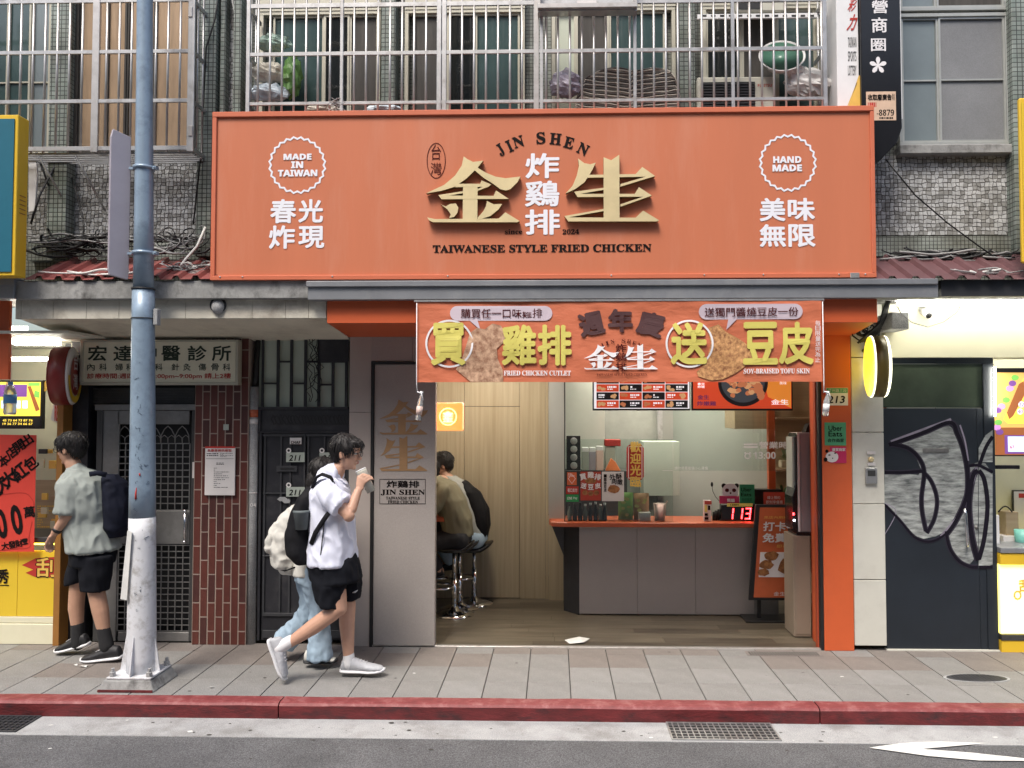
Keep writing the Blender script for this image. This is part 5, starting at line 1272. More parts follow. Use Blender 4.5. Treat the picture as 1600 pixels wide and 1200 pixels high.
mb = MB(); y = Yn-.0002
stroke(mb,[(1389,695),(1440,677),(1484,660),(1496,678),(1506,705),(1512,740),(1511,772),(1503,795),(1490,820),(1478,836)],0.048,y)
stroke(mb,[(1392,694),(1418,700),(1436,716),(1444,738),(1440,775),(1441,800),(1447,830)],0.040,y-0.00012); stroke(mb,[(1440,735),(1455,752),(1464,780),(1460,810),(1448,833)],0.037,y-0.00024)
stroke(mb,[(1382,738),(1412,738),(1440,736)],0.035,y-0.00036); stroke(mb,[(1382,788),(1405,812),(1428,838),(1448,846),(1466,842),(1480,832)],0.027,y-0.00048)
stroke(mb,[(1478,830),(1484,856),(1498,876),(1515,885),(1528,886)],0.037,y-0.00060); stroke(mb,[(1528,735),(1520,745),(1514,790),(1519,840),(1528,876)],0.056,y-0.00072)
part('painted_halo', mb, 'paint_halo', nd)
mb = MB(); y = Yn-.0022
stroke(mb,[(1389,695),(1440,677),(1484,660),(1496,678),(1506,705),(1512,740),(1511,772),(1503,795),(1490,820),(1478,836)],0.030,y)
stroke(mb,[(1392,694),(1418,700),(1436,716),(1444,738),(1440,775),(1441,800),(1447,830)],0.025,y-.0004); stroke(mb,[(1440,735),(1455,752),(1464,780),(1460,810),(1448,833)],0.023,y-.0008)
stroke(mb,[(1382,738),(1412,738),(1440,736)],0.022,y-.0012); stroke(mb,[(1382,788),(1405,812),(1428,838),(1448,846),(1466,842),(1480,832)],0.017,y-.0016)
stroke(mb,[(1478,830),(1484,856),(1498,876),(1515,885),(1528,886)],0.023,y-.002); stroke(mb,[(1528,735),(1520,745),(1514,790),(1519,840),(1528,876)],0.035,y-.0024)
part('painted_outline', mb, 'paint_black', nd)
mb = MB(); y = -.0085
stroke(mb,[(1529.5,735),(1538,750),(1543,790),(1538,840),(1529.5,874)],0.036,y); stroke(mb,[(1530,728),(1540,700),(1551,682)],0.029,y-.0004); stroke(mb,[(1530,886),(1551,886)],0.024,y-.0008); stroke(mb,[(1514,728),(1528,727),(1540,732),(1551,738)],0.024,y-.0012)
part('painted_outline', mb, 'paint_black', nd)
part('handle', MB().tube([W(1509,797,-.015),W(1507,797,-.06),W(1509,803,-.065),W(1512,848,-.065),W(1511,853,-.06),W(1511,853,-.015)],.011,10), 'chrome', nd)
part('letter_slot', MB().pbox(1442,700,1483,707,-.012,.005), 'gate_steel', nd, bevel=.002)
part('lock', MB().lathe((X_(1525,0,821),-.004,Z_(821,0)),[(.014,0),(.014,-.008)],14,'Y'), 'gate_steel', nd)
# cream beam with tube lamp
cb = thing('cream_beam','cream coloured beam panel over the navy door lit by a long tube','beam',(X_(1500,-.1),-.1,Z_(558,-.1)))
Yb = -.04
part('panel', MB().box(X_(1383,Yb,520),X_(2000,Yb,520),Yb,.2,Z_(559.5,Yb),Z_(452,YK)-.003), 'cream', cb, bevel=.003)
part('side_block', MB().box(X_(1372,Yb,500),X_(1398,Yb,500),Yb-.25,Yb-.002,Z_(516,Yb-.25),Z_(489,Yb-.25)), 'gutter', cb, bevel=.006)
zt_ = Z_(476,-.30)
tl = thing('tube_lamp','long lit fluorescent tube under the right-hand fascia','tube lamp',(X_(1500,-.30),-.30,zt_))
part('tube', MB().tube([(X_(1404,-.30),-.30,zt_),(X_(1404,-.30)+1.2,-.30,zt_),(X_(1404,-.30)+2.4,-.30,zt_)],.016,12), 'tube_light', tl); part('housing', MB().box(X_(1400,-.30),X_(1404,-.30)+2.4,-.33,-.27,zt_+.022,zt_+.05), 'white', tl)
sc_ = thing('security_camera','small white bullet security camera on the cream beam','camera',(X_(1448,Yb,488),Yb-.05,Z_(498,Yb)))
a = W(1441,484,Yb-.01); b = W(1451,493,Yb-.10); part('body', MB().tube([a,b],.030,14), 'white', sc_); part('lens', MB().tube([b+(b-a).normalized()*.001,b+(b-a).normalized()*.006],.024,14), 'black', sc_); part('mount', MB().lathe((a.x,Yb-.001,a.z),[(.03,0),(.03,-.012)],14,'Y'), 'white', sc_)
pl = [W(x,y,-.5+.002*i) for i,(x,y) in enumerate(((1519,434),(1508,465),(1495,488),(1475,503),(1450,511),(1425,504),(1408,490),(1398,470)))]
single('hanging_wire', MB().tube(pl,.003,6), 'cable_grey', 'thin grey wire looping across the cream beam from the roof edge', 'wire')
# number plate, stickers on the orange post
Yo = -.034
t = thing('number_plate','green and white house number plate reading 213 on the orange post','number plate',(X_(1308,Yo,620),Yo,Z_(633,Yo)))
part('plate', MB().pbox(1291,606,1325,633.5,Yo,.004), 'white', t, bevel=.001); part('green_band', MB().pbox(1291.5,606.5,1324.5,614,Yo-.001,.0008), 'uber_green', t)
part('digits', MB().text('213',1294,618.5,1320,630,Yo-.0016,.02,0,.18), 'print_black', t); part('street_name', MB().text('汀州路三段',1294,607.5,1323,613,Yo-.0018), 'paper', t); part('badge', MB().ring(1289.5,613,2.5,2.5,3.6,Yo-.002), 'print_red', t)
t = thing('sticker','green square delivery service sticker on the orange post','sticker',(X_(1305,Yo,680),Yo,Z_(696,Yo)))
part('sheet', MB().pbox(1288.5,660,1322,696,Yo,.003), 'green_sticker' if 'green_sticker' in M else mat('green_sticker',(.08,.33,.17),.5,var=.05), t); part('print', MB().text('Uber',1294.5,665,1316,673,Yo-.001,.012).text('Eats',1294.5,674,1316,682,Yo-.001,.012).text('合作商家',1293,685,1319,691,Yo-.001,.008), 'print_black', t)
t = thing('sticker','pink sticker with a winking white bear face below the green sticker','sticker',(X_(1304,Yo,712),Yo,Z_(723,Yo)))
part('pink_sheet', MB().pbox(1297,698,1322.5,723.5,Yo,.003), 'panda_pink', t); part('face', MB().sheet(blob_pts(1300,714,10,8.5,1,20,.02),Yo-.001), 'paper', t)
mb = MB().sheet(blob_pts(1292,705,2.6,2.6,2,10,.05),Yo-.0016).sheet(blob_pts(1305,708,2,1,2,10,.05),Yo-.0016).sheet(blob_pts(1296,711,2,1,2,10,.05),Yo-.0016).sheet(blob_pts(1301,716,1,1,2,8,.05),Yo-.0016).sheet(blob_pts(1290,718,3,3.5,5,8,.05),Yo-.0018); part('features', mb, 'print_black', t)
part('print', MB().text('優質商家',1300,700,1321,705,Yo-.001,.02), 'paper', t)
# glowing yellow round sign, seen from its side
def round_sign(t, cx, Y0_, cz, r, th, ang, faces, rim, mid=None):
    rot = Matrix.Rotation(ang,3,'Z'); c = Vector((cx,Y0_,cz))
    def tr(mb): mb.v = [rot@v+c for v in mb.v]; return mb
    part('rim', tr(MB().lathe((0,0,0),[(r,-th/2),(r,th/2)],48,'X')), rim, t)
    for s_,m_ in ((-1,faces[0]),(1,faces[1])): part('face', tr(MB().lathe((0,0,0),[(r*.985,s_*(th/2+.001)),(r*.97,s_*(th/2+.012)),(r*.9,s_*(th/2+.018))],48,'X')), m_, t)
    return rot, c
emit_mat('glow_yellow',(1,.72,.02),.85); emit_mat('glow_pale',(1,.95,.70),1.5)
mat('rim_olive',(.13,.095,.02),.4,.2)
t = thing('round_sign','glowing yellow oval shop sign projecting edge-on beside the cream beam','round sign',(X_(1372,-.25),-.25,Z_(621,-.25)))
Yr_ = -.28; cz = (Z_(526,Yr_)+Z_(621,Yr_))/2; rr_ = (Z_(526,Yr_)-Z_(621,Yr_))/2
rot,c = round_sign(t, X_(1371,Yr_), Yr_, cz, rr_, .100, R(-13), ('glow_yellow','glow_pale'), 'rim_olive')
part('edge_band', (lambda mb: (setattr(mb,'v',[rot@v+c for v in mb.v]), mb)[1])(MB().lathe((0,0,0),[(rr_*1.003,-.0505),(rr_*1.003,-.042)],48,'X').lathe((0,0,0),[(rr_*1.003,.044),(rr_*1.003,.0505)],48,'X')), 'glow_pale', t)
mb = MB(); mb.ball((-.064,.03,-.01),.004,.03,.09); mb.v = [rot@v+c for v in mb.v]; part('orange_mark', mb, 'glow_orange', t)
mb = MB(); mb.ball((-.060,-.02,-.15),.006,.09,.055); mb.v = [rot@v+c for v in mb.v]; part('green_patch', mb, 'green_sticker', t)
part('bracket', MB().tube([(c.x,-.1,cz+rr_*.6),(c.x,.0,cz+rr_*.6)],.015,8), 'black', t)
t = thing('cable_tangle','black coiled cables bunched above the yellow round sign','cables',(X_(1350,-.1),-.1,Z_(545,-.1))); r2 = random.Random(21)
for k in range(9):
    cx_,cy_ = 1350+r2.uniform(-8,14), 520+r2.uniform(-6,14)
    pts = [W(cx_+r2.uniform(8,14)*math.cos(a)*(1.2-.02*k), cy_+r2.uniform(6,10)*math.sin(a)-a*1.5, -.12-.008*k) for a in [i*.6 for i in range(12)]]
    part('cable', MB().tube(pts,.006,6), 'cable_black', t)
t = thing('cable_tangle','black cables running up from the coil into the canopy corner','cables',(X_(1370,-.15),-.15,Z_(520,-.15)))
for k in range(6): part('cable', MB().tube([W(1340+3*k,536-k,-.15),W(1356+3*k,522,-.2),W(1374+2*k,505-2*k,-.25),W(1385+k,470,-.3)],.009,6), 'cable_black', t)

# ------------------------------------------------------------------ lottery shop right
rs = thing('lottery_shop','brightly lit yellow lottery counter shop at the right edge','shop',(X_(1600,.1),.1,0))
xa = X_(1557,0,800); xe = xa+2.2
emit_mat('lit_yellow',(1,.83,.12),1.15); emit_mat('lit_pale',(1,.97,.80),1.0)
part('lit_counter_front', MB().box(xa+.004,xe,-.02,.02,Z_(984,0),Z_(878,0)), 'lit_yellow', rs)
part('counter_trim', MB().box(xa+.002,xe,-.04,.3,Z_(877.5,0),Z_(860,0)), 'gate_steel', rs, bevel=.004).data.materials[0] = M['yellow_paint']
part('counter_top', MB().box(xa,xe,-.05,.5,Z_(859.5,0),Z_(851,0)), 'sheet_metal', rs, bevel=.004)
part('base', MB().box(xa+.002,xe,-.03,.02,0,Z_(994,0)), 'yellow_paint', rs); part('base_strip', MB().box(xa+.002,xe,-.036,.02,Z_(993.5,0),Z_(985,0)), 'gate_dark', rs)
part('back_wall', MB().box(xa,xe,.9,.95,0,2.5), 'cream', rs); part('left_wall', MB().box(xa,xa+.02,.06,.9,0,2.5), 'cream', rs); part('ceiling', MB().box(xa,xe,.0,.95,2.45,2.5), 'white', rs)
t = thing('tube_lamp','lit fluorescent tube inside the right-hand lottery shop','tube lamp',(xa+.8,.45,2.4)); part('tube', MB().tube([(xa+.1,.35,2.41),(xa+1.3,.35,2.41)],.018,12), 'tube_light', t)
t = thing('upright_tube','short bright upright tube at the navy door edge','tube lamp',(X_(1555,-.03,650),-.03,Z_(700,0))); part('tube', MB().tube([W(1554.5,650,-.03),W(1554.5,573,-.03)],.008,10), 'tube_light', t)
t = thing('lottery_screen','hanging screen with coloured balls and numbers in the right-hand shop','screen',(X_(1590,.05),.05,Z_(713,.05)))
part('case', MB().pbox(1552.5,575,1680,713,.05,.05), 'black', t, bevel=.003)
scr('scr_tan',(.62,.36,.10),.7); scr('scr_brown',(.28,.09,.03),.6); scr('scr_yellow',(.80,.62,.08),.7); scr('scr_blue',(.5,.62,.85),.8); scr('scr_green',(.16,.42,.08),.6); scr('scr_violet',(.16,.06,.25),.6); scr('scr_pink',(.55,.25,.55),.6)
y = .047
part('display', MB().pbox(1554,582,1678,711,y,.002), 'scr_tan', t); part('lower_band', MB().pbox(1555,668,1678,711,y-.001,.0008), 'scr_brown', t)
part('header', MB().pbox(1554,576,1678,581.5,y,.002), 'scr_black', t)
part('wheel', MB().sheet([(1600,590),(1575,640),(1568,655),(1575,662),(1640,662),(1640,590)],y-.0018), 'scr_yellow', t); part('ramp', MB().sheet([(1600,595),(1592,600),(1573,645),(1577,655),(1583,650),(1602,615)],y-.0026), 'scr_brown', t)
bm = {'scr_green':[(1586,590),(1572,625),(1560,660)],'scr_violet':[(1582,599),(1559,641),(1562,675)],'scr_pink':[(1578,607),(1565,635),(1558,668)]}
for m_,cs_ in bm.items():
    mb = MB()
    for i,(a,b) in enumerate(cs_): mb.sheet(blob_pts(a,b,6,4.6,i,14,.02),y-.003-.0003*i)
    part('balls', mb, m_, t)
part('number_balls', MB().sheet(blob_pts(1596,632,5,5,1,14,.01),y-.0034).sheet(blob_pts(1594,643,5,5,1,14,.01),y-.0036), 'scr_white', t); part('numbers', MB().text('22',1592,629,1600,635,y-.004).text('40',1590,640,1598,646,y-.004), 'scr_violet', t)
part('info_panel', MB().pbox(1570,680,1640,709,y-.003,.001), 'scr_violet', t); part('info_display', MB().pbox(1575,682,1640,706,y-.005,.001), 'scr_blue', t); part('info_numbers', MB().text('67',1578,696,1585,701,y-.0058,.02), 'scr_red', t)
single('pen_tray', MB().pbox(1551,727,1594,733,.02,.04), 'black_gloss', 'dark horizontal rail below the lottery screen', 'rail', bevel=.004)
t = thing('goods_basket','small basket of goods on the right-hand lottery counter','basket',(X_(1580,.2),.2,Z_(851,.2)))
part('basket', MB().pbox(1572,800,1592,840,.3,.12), 'wood_shelf', t, bevel=.004); part('handle', MB().tube([W(1560+i*3.6,800-9*math.sin(math.pi*i/6),.3) for i in range(7)],.006,6), 'black', t); part('papers', MB().pbox(1568,838,1605,850,.25,.2), 'paper', t, bevel=.002)
single('teal_bucket', MB().lathe((X_(1597,.22,840),.22,Z_(851,.22)),[(.05,0),(.06,.14),(.055,.14)],18), mat('teal_plastic',(.20,.55,.48),.4).name, 'teal plastic bucket on the right-hand counter', 'bucket')
single('wire_rack', MB().pbox(1556,805,1562,850,.12,.05), 'white', 'white rack standing at the left end of the right-hand counter', 'rack', bevel=.004)
t = thing('framed_notice','framed white notice with a red header in the right-hand shop','notice',(X_(1590,.85),.85,Z_(800,.85))); part('frame', MB().pbox(1583,766,1640,830,.86,.02), 'dark_grey', t, bevel=.002); part('sheet', MB().pbox(1585,768,1640,830,.856,.003), 'paper', t); part('header', MB().pbox(1592,771,1640,778,.853,.002), 'print_red', t)
# spot of lettering on lit counter
part('print', MB().text('刮刮樂',1592,905,1660,925,-.0225,.03).ring(1590,930,5,6,2.5,-.0225), 'print_gold', rs)

# ------------------------------------------------------------------ lottery shop left
ls = thing('lottery_shop','brightly lit yellow lottery shop with a red poster at the left edge','shop',(X_(20,.1),.1,0))
xb = X_(93,0,800); xe = xb-2.2
part('counter_front', MB().box(xe,X_(29,0,900)-.002,-.01,.02,Z_(968,0),Z_(864,0)), 'yellow_panel' if 'yellow_panel' in M else mat('yellow_panel',(.72,.50,.035),.4,var=.04,scale=1.5), ls, bevel=.002)
part('counter_front', MB().box(X_(29,0,900),xb,-.01,.02,Z_(968,0),Z_(864,0)), 'yellow_panel', ls, bevel=.002)
part('kick_board', MB().box(xe,xb,-.02,.02,Z_(978,0),Z_(968.6,0)), 'cream', ls, bevel=.002); part('kick_board', MB().box(xe,xb,-.03,.02,0.002,Z_(979,0)), 'cream', ls, bevel=.004)
part('counter_top', MB().box(xe,xb,-.04,.45,Z_(851,0),Z_(842,0)), 'gate_dark', ls, bevel=.003)
emit_mat('led_strip',(1,.80,.05),7); part('led_strip', MB().box(xe,xb,-.03,-.015,Z_(853.5,0),Z_(851.5,0)), 'led_strip', ls)
mat('brown_post',(.30,.135,.03),.45,var=.12); part('door_post', MB().box(xb+.001,X_(103,0,800),-.06,.1,0,Z_(560,0)), 'brown_post', ls, bevel=.003)
part('back_wall', MB().box(xe,xb+.05,1.0,1.04,0,2.6), 'cream', ls); part('right_wall', MB().box(xb,xb+.03,.11,1.0,0,2.5), 'cream', ls)
mat('ceiling_white',(.66,.64,.56),.5); 
for i in range(7): part('ceiling_board', MB().box(xe,xb+.4,-.55+i*.22,-.555+.215+i*.22,2.52,2.54), 'ceiling_white', ls)
part('orange_post', MB().box(X_(-60,-.5,540),X_(14,-.5,540),-.50,-.47,Z_(592,-.5),Z_(465,-.5)), 'orange_paint', ls, bevel=.004)
for k,(px0,px1,py,Y_) in enumerate(((-60,42,513,-.30),(24,94,537,0.0),(15,80,561,.35),(-60,20,535,.0))):
    t = thing('tube_lamp', ['lit tube nearest the street in the left-hand shop','lit tube in the middle of the left-hand shop ceiling','lit tube deepest in the left-hand shop','lit tube behind the orange post'][k], 'tube lamp', (X_(px1,Y_),Y_,Z_(py,Y_)), 'fluorescent tubes of the left-hand shop')
    part('tube', MB().tube([W(px0,py,Y_),W(px1,py,Y_)],.015,12), 'tube_light', t)
t = thing('lottery_screen','wall screen with yellow board and number strip in the left-hand shop','screen',(X_(30,.5),.5,Z_(670,.5)))
y = .30
part('case', MB().pbox(-60,594,66.5,670,y,.04), 'black', t, bevel=.003); part('display', MB().pbox(-60,597,63,650,y-.003,.002), 'scr_yellow', t); part('dark_panel', MB().pbox(-60,601,42,620,y-.005,.001), 'scr_violet', t)
part('number_strip', MB().pbox(-60,652,63,666,y-.003,.002), 'scr_black', t); part('numbers', MB().text('45 73 64 73 87 76',4,655,51,658.5,y-.0045,.02).text('19 36 77 34 66 67',4,660.5,51,664,y-.0045,.02), 'scr_yellow', t)
part('ramp', MB().sheet([(43,604),(48,603),(62,640),(56,643)],y-.006), 'scr_brown', t); part('prize_tiles', MB().sheet([(2,626),(11,626),(11,638),(2,638)],y-.006).sheet([(24,626),(32,626),(32,638),(24,638)],y-.006).sheet([(35,626),(43,626),(43,638),(35,638)],y-.006), 'scr_blue', t)
part('green_tiles', MB().sheet([(44,598),(62,598),(62,603),(44,603)],y-.006).sheet([(54,610),(62,612),(61,622),(53,620)],y-.006), 'scr_green', t)
t = thing('hanging_bottle','clear water bottle with a blue cap and label hanging in the left-hand shop','bottle',(X_(16,-.3),-.3,Z_(648,-.3)))
Yh = -.3; x = X_(16,Yh,620); z0 = Z_(648,Yh); h = Z_(597,Yh)-z0; r_ = .045
part('bottle_body', MB().lathe((x,Yh,z0),[(r_*.85,0),(r_,.02),(r_*.95,h*.3),(r_,h*.35),(r_,h*.62),(r_*.85,h*.75),(r_*.4,h*.93)],18), 'bottle_clear', t); part('label_band', MB().lathe((x,Yh,z0),[(r_*1.03,h*.36),(r_*1.03,h*.62)],18), mat('label_blue',(.08,.30,.62),.4).name, t); part('cap', MB().lathe((x,Yh,z0+h*.935),[(r_*.42,0),(r_*.42,h*.09)],12), 'label_blue', t); part('string', MB().tube([(x-.05,Yh,z0+h*.7),(x-.03,Yh,z0+h),(x,Yh,z0+h*1.02),(x,Yh,2.5)],.004,5), 'white', t)
mat('poster_bright',(.66,.055,.035),.55,var=.05); Yv = -.07
t = thing('lottery_poster','big red handwritten jackpot poster hanging in front of the yellow counter','poster',(X_(20,Yv,800),Yv,Z_(861,Yv)))
part('sheet', MB().pprism([(-70,678),(57,680),(53,862),(-70,862)],Yv,.002), 'poster_bright', t)
mb = MB(); 
for ch,cx,cy,s_,a in (('本',6,720,9,35),('店',18,707,9,35),('開',30,697,9,35),('出',42,688,9,35),('二',-12,768,13,38),('次',0,757,13,38),('大',14,748,13,38),('紅',30,737,13,38),('包',48,724,11,38),('1',-22,822,14,14),('0',2,818,17,12),('0',26,812,17,12),('萬',46,800,9,8),('大',8,853,6,10),('發',19,851,6,10),('財',30,849,6,10),('!',39,846,5,10)):
    if ch in '10' : mb.text(ch,cx-9,cy-24,cx+9,cy+24,Yv-.002,.035,R(a))
    else: mb.text(ch,cx-s_,cy-s_,cx+s_,cy+s_,Yv-.002,.03,R(a))
part('black_lettering', mb, 'print_black', t)
mb = MB(); stroke(mb,[(-60,795),(-10,776),(35,770),(50,780),(53,790)],.006,Yv-.002); stroke(mb,[(50,815),(45,840),(46,855),(20,858),(-20,862)],.006,Yv-.002); part('pen_line', mb, 'print_red', t)
part('print', MB().text('秀',-4,889,14,912,-.013,.03).sheet([(-10,914),(14,914),(14,915.5),(-10,915.5)],-.013), 'print_black', ls)
mb = MB().sheet([(34,883),(56,872),(90,870),(93,895),(80,902),(56,902),(40,895),(52,890)],-.0125); part('red_flash', mb, 'print_red', ls)
part('outline_lettering', MB().text('刮',55,870,91,903,-.0135,.045), 'print_black', ls); part('yellow_lettering', MB().text('刮',56.5,871.5,89.5,901.5,-.0160,.02), 'print_gold', ls)
t = thing('counter_clutter','paper racks and card trays on the back counter of the left-hand shop','rack',(X_(75,.7),.7,1.0)); r2 = random.Random(3)
for k in range(10):
    a,b = r2.uniform(58,86), r2.uniform(700,830); part('tray', MB().pbox(a,b,a+r2.uniform(6,14),b+r2.uniform(5,14),.55+.02*k,.02), r2.choice(['paper','dark_grey','wood_shelf','cream','print_gold']), t, bevel=.002)
part('back_board', MB().pbox(55,750,96,842,.86,.02), 'wood_shelf', t); part('scratch_cards', bars_(MB(),58,790,92,840,14,.855,4,.5), 'print_gold', t)
t = thing('hanging_flyer','orange and white card leaning on the left-hand shop window','card',(X_(85,.1),.1,Z_(664,.1))); part('sheet', MB().pprism([(84,628),(99,632),(94,663),(79,656)],.1,.002), 'litter', t); part('red_print', MB().text('RED',85,633,95,658,.097,.03), 'print_red', t)
single('orange_ribbon', MB().pprism([(66,600),(78,590),(93,594),(99,620),(84,632),(88,612),(78,604),(70,612)],.32,.01), 'print_gold', 'orange paper decoration hanging by the left-hand shop window', 'decoration')
# red round sign seen obliquely
t = thing('round_sign','unlit red round lottery sign projecting edge-on beside the left-hand shop','round sign',(X_(102,-.2),-.2,Z_(633,-.2)))
Yr_ = -.16; cz = (Z_(540,Yr_)+Z_(633,Yr_))/2; rr_ = (Z_(540,Yr_)-Z_(633,Yr_))/2
mat('sign_red',(.26,.02,.014),.3,var=.1); mat('rim_red',(.20,.022,.018),.35,var=.1)
ang = R(20)
rot,c = round_sign(t, X_(100,Yr_), Yr_, cz, rr_, .115, ang, ('rim_red','paper'), 'rim_red')
f = .0595+.020
def onface(mb, k=0):
    mb.v = [rot@Vector((f+k*.0012, v.x, v.z))+c for v in mb.v]; return mb
def disc(rad, zmin=-9, n=40, k=0): 
    pts = [(rad*math.cos(2*math.pi*i/n), max(rad*math.sin(2*math.pi*i/n), -9)) for i in range(n)]; return onface(MB().add([(x,0,z) for x,z in pts],[tuple(range(n))]),k)
part('red_disc', disc(rr_*.66,k=2), 'sign_red', t)
a_ = [math.pi+i*math.pi/20 for i in range(21)]
part('yellow_arc', onface(MB().add([(rr_*.92*math.cos(q),0,rr_*.92*math.sin(q)-.0) for q in a_]+[(rr_*.70*math.cos(q),0,rr_*.70*math.sin(q)) for q in a_],[(i,i+1,22+i,21+i) for i in range(20)]),1), 'yellow_paint', t)
g1,f1 = glyphs('台灣',.02); mb = MB(); xs0 = [p[0] for p in g1]; 
mb = MB(); g1,f1 = glyphs('台',.02); mb.add([((p[0])*.17,0,.06+p[1]*.14) for p in g1],f1); g1,f1 = glyphs('灣',.01); mb.add([((p[0])*.17,0,-.10+p[1]*.14) for p in g1],f1); part('white_lettering', onface(mb,3.4), 'print_white', t)
part('bracket', MB().tube([(c.x+.03,-.02,cz+rr_*.7),(c.x,.06,cz+rr_*.8)],.012,8), 'black', t)
# teal and yellow sign box at left
Yt = -.98
t = thing('sign_box','teal faced sign box with a yellow frame at the left edge','sign box',(X_(0,Yt),Yt,Z_(426,Yt)))
part('box', MB().box(X_(-300,Yt,300),X_(26,Yt,300),Yt,-.865,Z_(427,Yt),Z_(171,Yt)), 'yellow_paint', t, bevel=.004); part('teal_panel', MB().box(X_(-300,Yt,300),X_(21,Yt,300),Yt-.008,Yt-.001,Z_(421,Yt),Z_(178,Yt)), 'teal_paint', t)
mb = MB()
for k in range(5): z = Z_(298+7*k,Yt); mb.box(X_(26,Yt,300)+.001,X_(26,Yt,300)+.004,Yt+.03,Yt+.09,z,z+.006)
part('vents', mb, 'brown_post', t)
Yt = -.88
t = thing('sign_box','yellow sign box at the right edge','sign box',(X_(1620,Yt),Yt,Z_(414,Yt)))
part('box', MB().box(X_(1596,Yt,300),X_(1900,Yt,300),Yt,Yt+.035,Z_(414,Yt),Z_(160,Yt)), 'yellow_paint', t, bevel=.01); part('panel', MB().box(X_(1598,Yt,300),X_(1900,Yt,300),Yt-.008,Yt-.001,Z_(408,Yt),Z_(168,Yt)), 'yellow_panel', t)
# vertical black and white sign
Yv_ = -.655
vs_ = thing('vertical_sign','tall black vertical shopping district sign with white characters above the orange sign','sign',(X_(1376,Yv_),Yv_,Z_(257,Yv_)))
mb = MB(); mb.prism([(X_(1345.5,Yv_,100),Z_(-150,Yv_)),(X_(1345.5,Yv_,100),Z_(262,Yv_)),(X_(1372,Yv_,100),Z_(256,Yv_)),(X_(1400,Yv_,100),Z_(228,Yv_)),(X_(1408,Yv_,100),Z_(205,Yv_)),(X_(1408,Yv_,100),Z_(-150,Yv_))],Yv_,.20)
part('black_box', mb, 'black_gloss', vs_, bevel=.006, seg=2)
part('white_box', MB().box(X_(1345,Yv_,100)-.003-.16,X_(1345,Yv_,100)-.003,Yv_+.03,YW-.03,Z_(215,Yv_),Z_(-150,Yv_)), 'white', vs_, bevel=.003)
part('white_edge', MB().box(X_(1408.5,Yv_,100),X_(1409.8,Yv_,100),Yv_+.01,Yv_+.19,Z_(190,Yv_),Z_(-150,Yv_)), 'white', vs_)
y = Yv_-.0022
mb = MB().text('營',1362,0,1387,21,y,.02).text('商',1362,27,1386,51,y,.02).text('圈',1361,60,1384,80,y,.015)
for k in range(5):
    a = R(90+72*k); mb.sheet([(1372+7*math.cos(a+q)*w_+5*math.cos(a)*w_, 102-7*math.sin(a+q)*w_-5*math.sin(a)*w_) for q,w_ in ((-2.6,.15),(-.7,.8),(-.35,1.05),(0,1.15),(.35,1.05),(.7,.8),(2.6,.15))], y-.0003*k)
part('white_lettering', mb, 'print_white', vs_)
# writing on the white side face, seen in perspective
xf = X_(1345,Yv_,100)-.003-.16
# the white panel faces the street, its print lies on its front
yf = Yv_+.03-.0015
mb = MB().text('彩',1327,-6,1338,18,yf,.02,0,.3).text('力',1326,22,1338,48,yf,.03,0,.3); part('red_lettering', mb, 'print_red', vs_)
mb = MB(); [mb.text(bolda(w_),1325,58+i*22,1338,74+i*22,yf,.0,0,0) for i,w_ in enumerate(('TAIWAN','SPORTS','LOTTERY'))]; part('grey_lettering', mb, 'dark_grey', vs_)
mb = MB().sheet([(1341,120),(1344,116),(1344,168),(1325,168)],yf).sheet([(1338,130),(1340,128),(1325,166),(1323,168)],yf); part('yellow_flash', mb, 'print_gold', vs_)
t = thing('paper_ad','torn orange and black paper advertisement stuck on the vertical black sign','paper notice',(X_(1377,Yv_),Yv_,Z_(188,Yv_)))
y = Yv_-.004; part('sheet', MB().pbox(1353.5,143,1400,188,y,.0015), 'ad_peach' if 'ad_peach' in M else mat('ad_peach',(.62,.44,.32),.6,var=.15), t)
part('black_print', MB().text('收取廢廣告',1356,147,1393,157,y-.0006,.03).text(bolda('-8879'),1370,171,1397,181,y-.0006,.0).text('專線',1394,146,1398,157,y-.0006), 'print_black', t); bars_(mb2_ := MB(),1374,183,1397,187,1,y-.0006,4,.7); part('small_print', mb2_, 'print_black', t); part('red_band', bars_(MB(),1356,160,1397,168,1,y-.0006,8,.9), 'print_red', t)

# ------------------------------------------------------------------ lamp post with its side sign
xp,yp = X_(219,-.90,1060),-.90
lp = thing('lamp_post','blue and white painted steel post standing on the kerb side of the pavement','post',(xp,yp,0))
def pxz(py): return Z_(py,yp,220)
zs = [.06, pxz(808), pxz(485), pxz(452), 6.5]; rb = .099
def rad(z): return max(.06, .098-.0085*z) 
xtop = X_(227,yp,0)
def pxat(z): return lerp(X_(221.5,yp,1040), X_(226.5,yp,0), z/pxz(0))
def seg(z0,z1,m_,nm,dr=0):
    n = 8; mb = MB(); mb.tube([(pxat(lerp(z0,z1,i/n)),yp,lerp(z0,z1,i/n)) for i in range(n+1)],[rad(lerp(z0,z1,i/n))+dr for i in range(n+1)],24); return part(nm, mb, m_, lp)
seg(.05,pxz(808),'pole_white','lower_shaft'); seg(pxz(807.9),pxz(452),'pole_blue','upper_shaft'); seg(pxz(451.9),6.8,'pole_blue','top_shaft',-.006)
for yy,h in ((452,2.2),(396,5),(263,5),(498,1.3)): 
    z = pxz(yy); part('clamp', MB().lathe((pxat(z),yp,z-h/220/2),[(rad(z)+.006,0),(rad(z)+.006,h/220)],24), 'cable_black' if h < 3 else 'pole_blue', lp)
    if h > 3: part('clamp_bolt', MB().box(pxat(z)+rad(z),pxat(z)+rad(z)+.03,yp-.02,yp+.02,z-.012,z+.012).tube([(pxat(z)+rad(z)+.02,yp-.03,z),(pxat(z)+rad(z)+.02,yp+.03,z)],.006,6), 'pole_blue', lp)
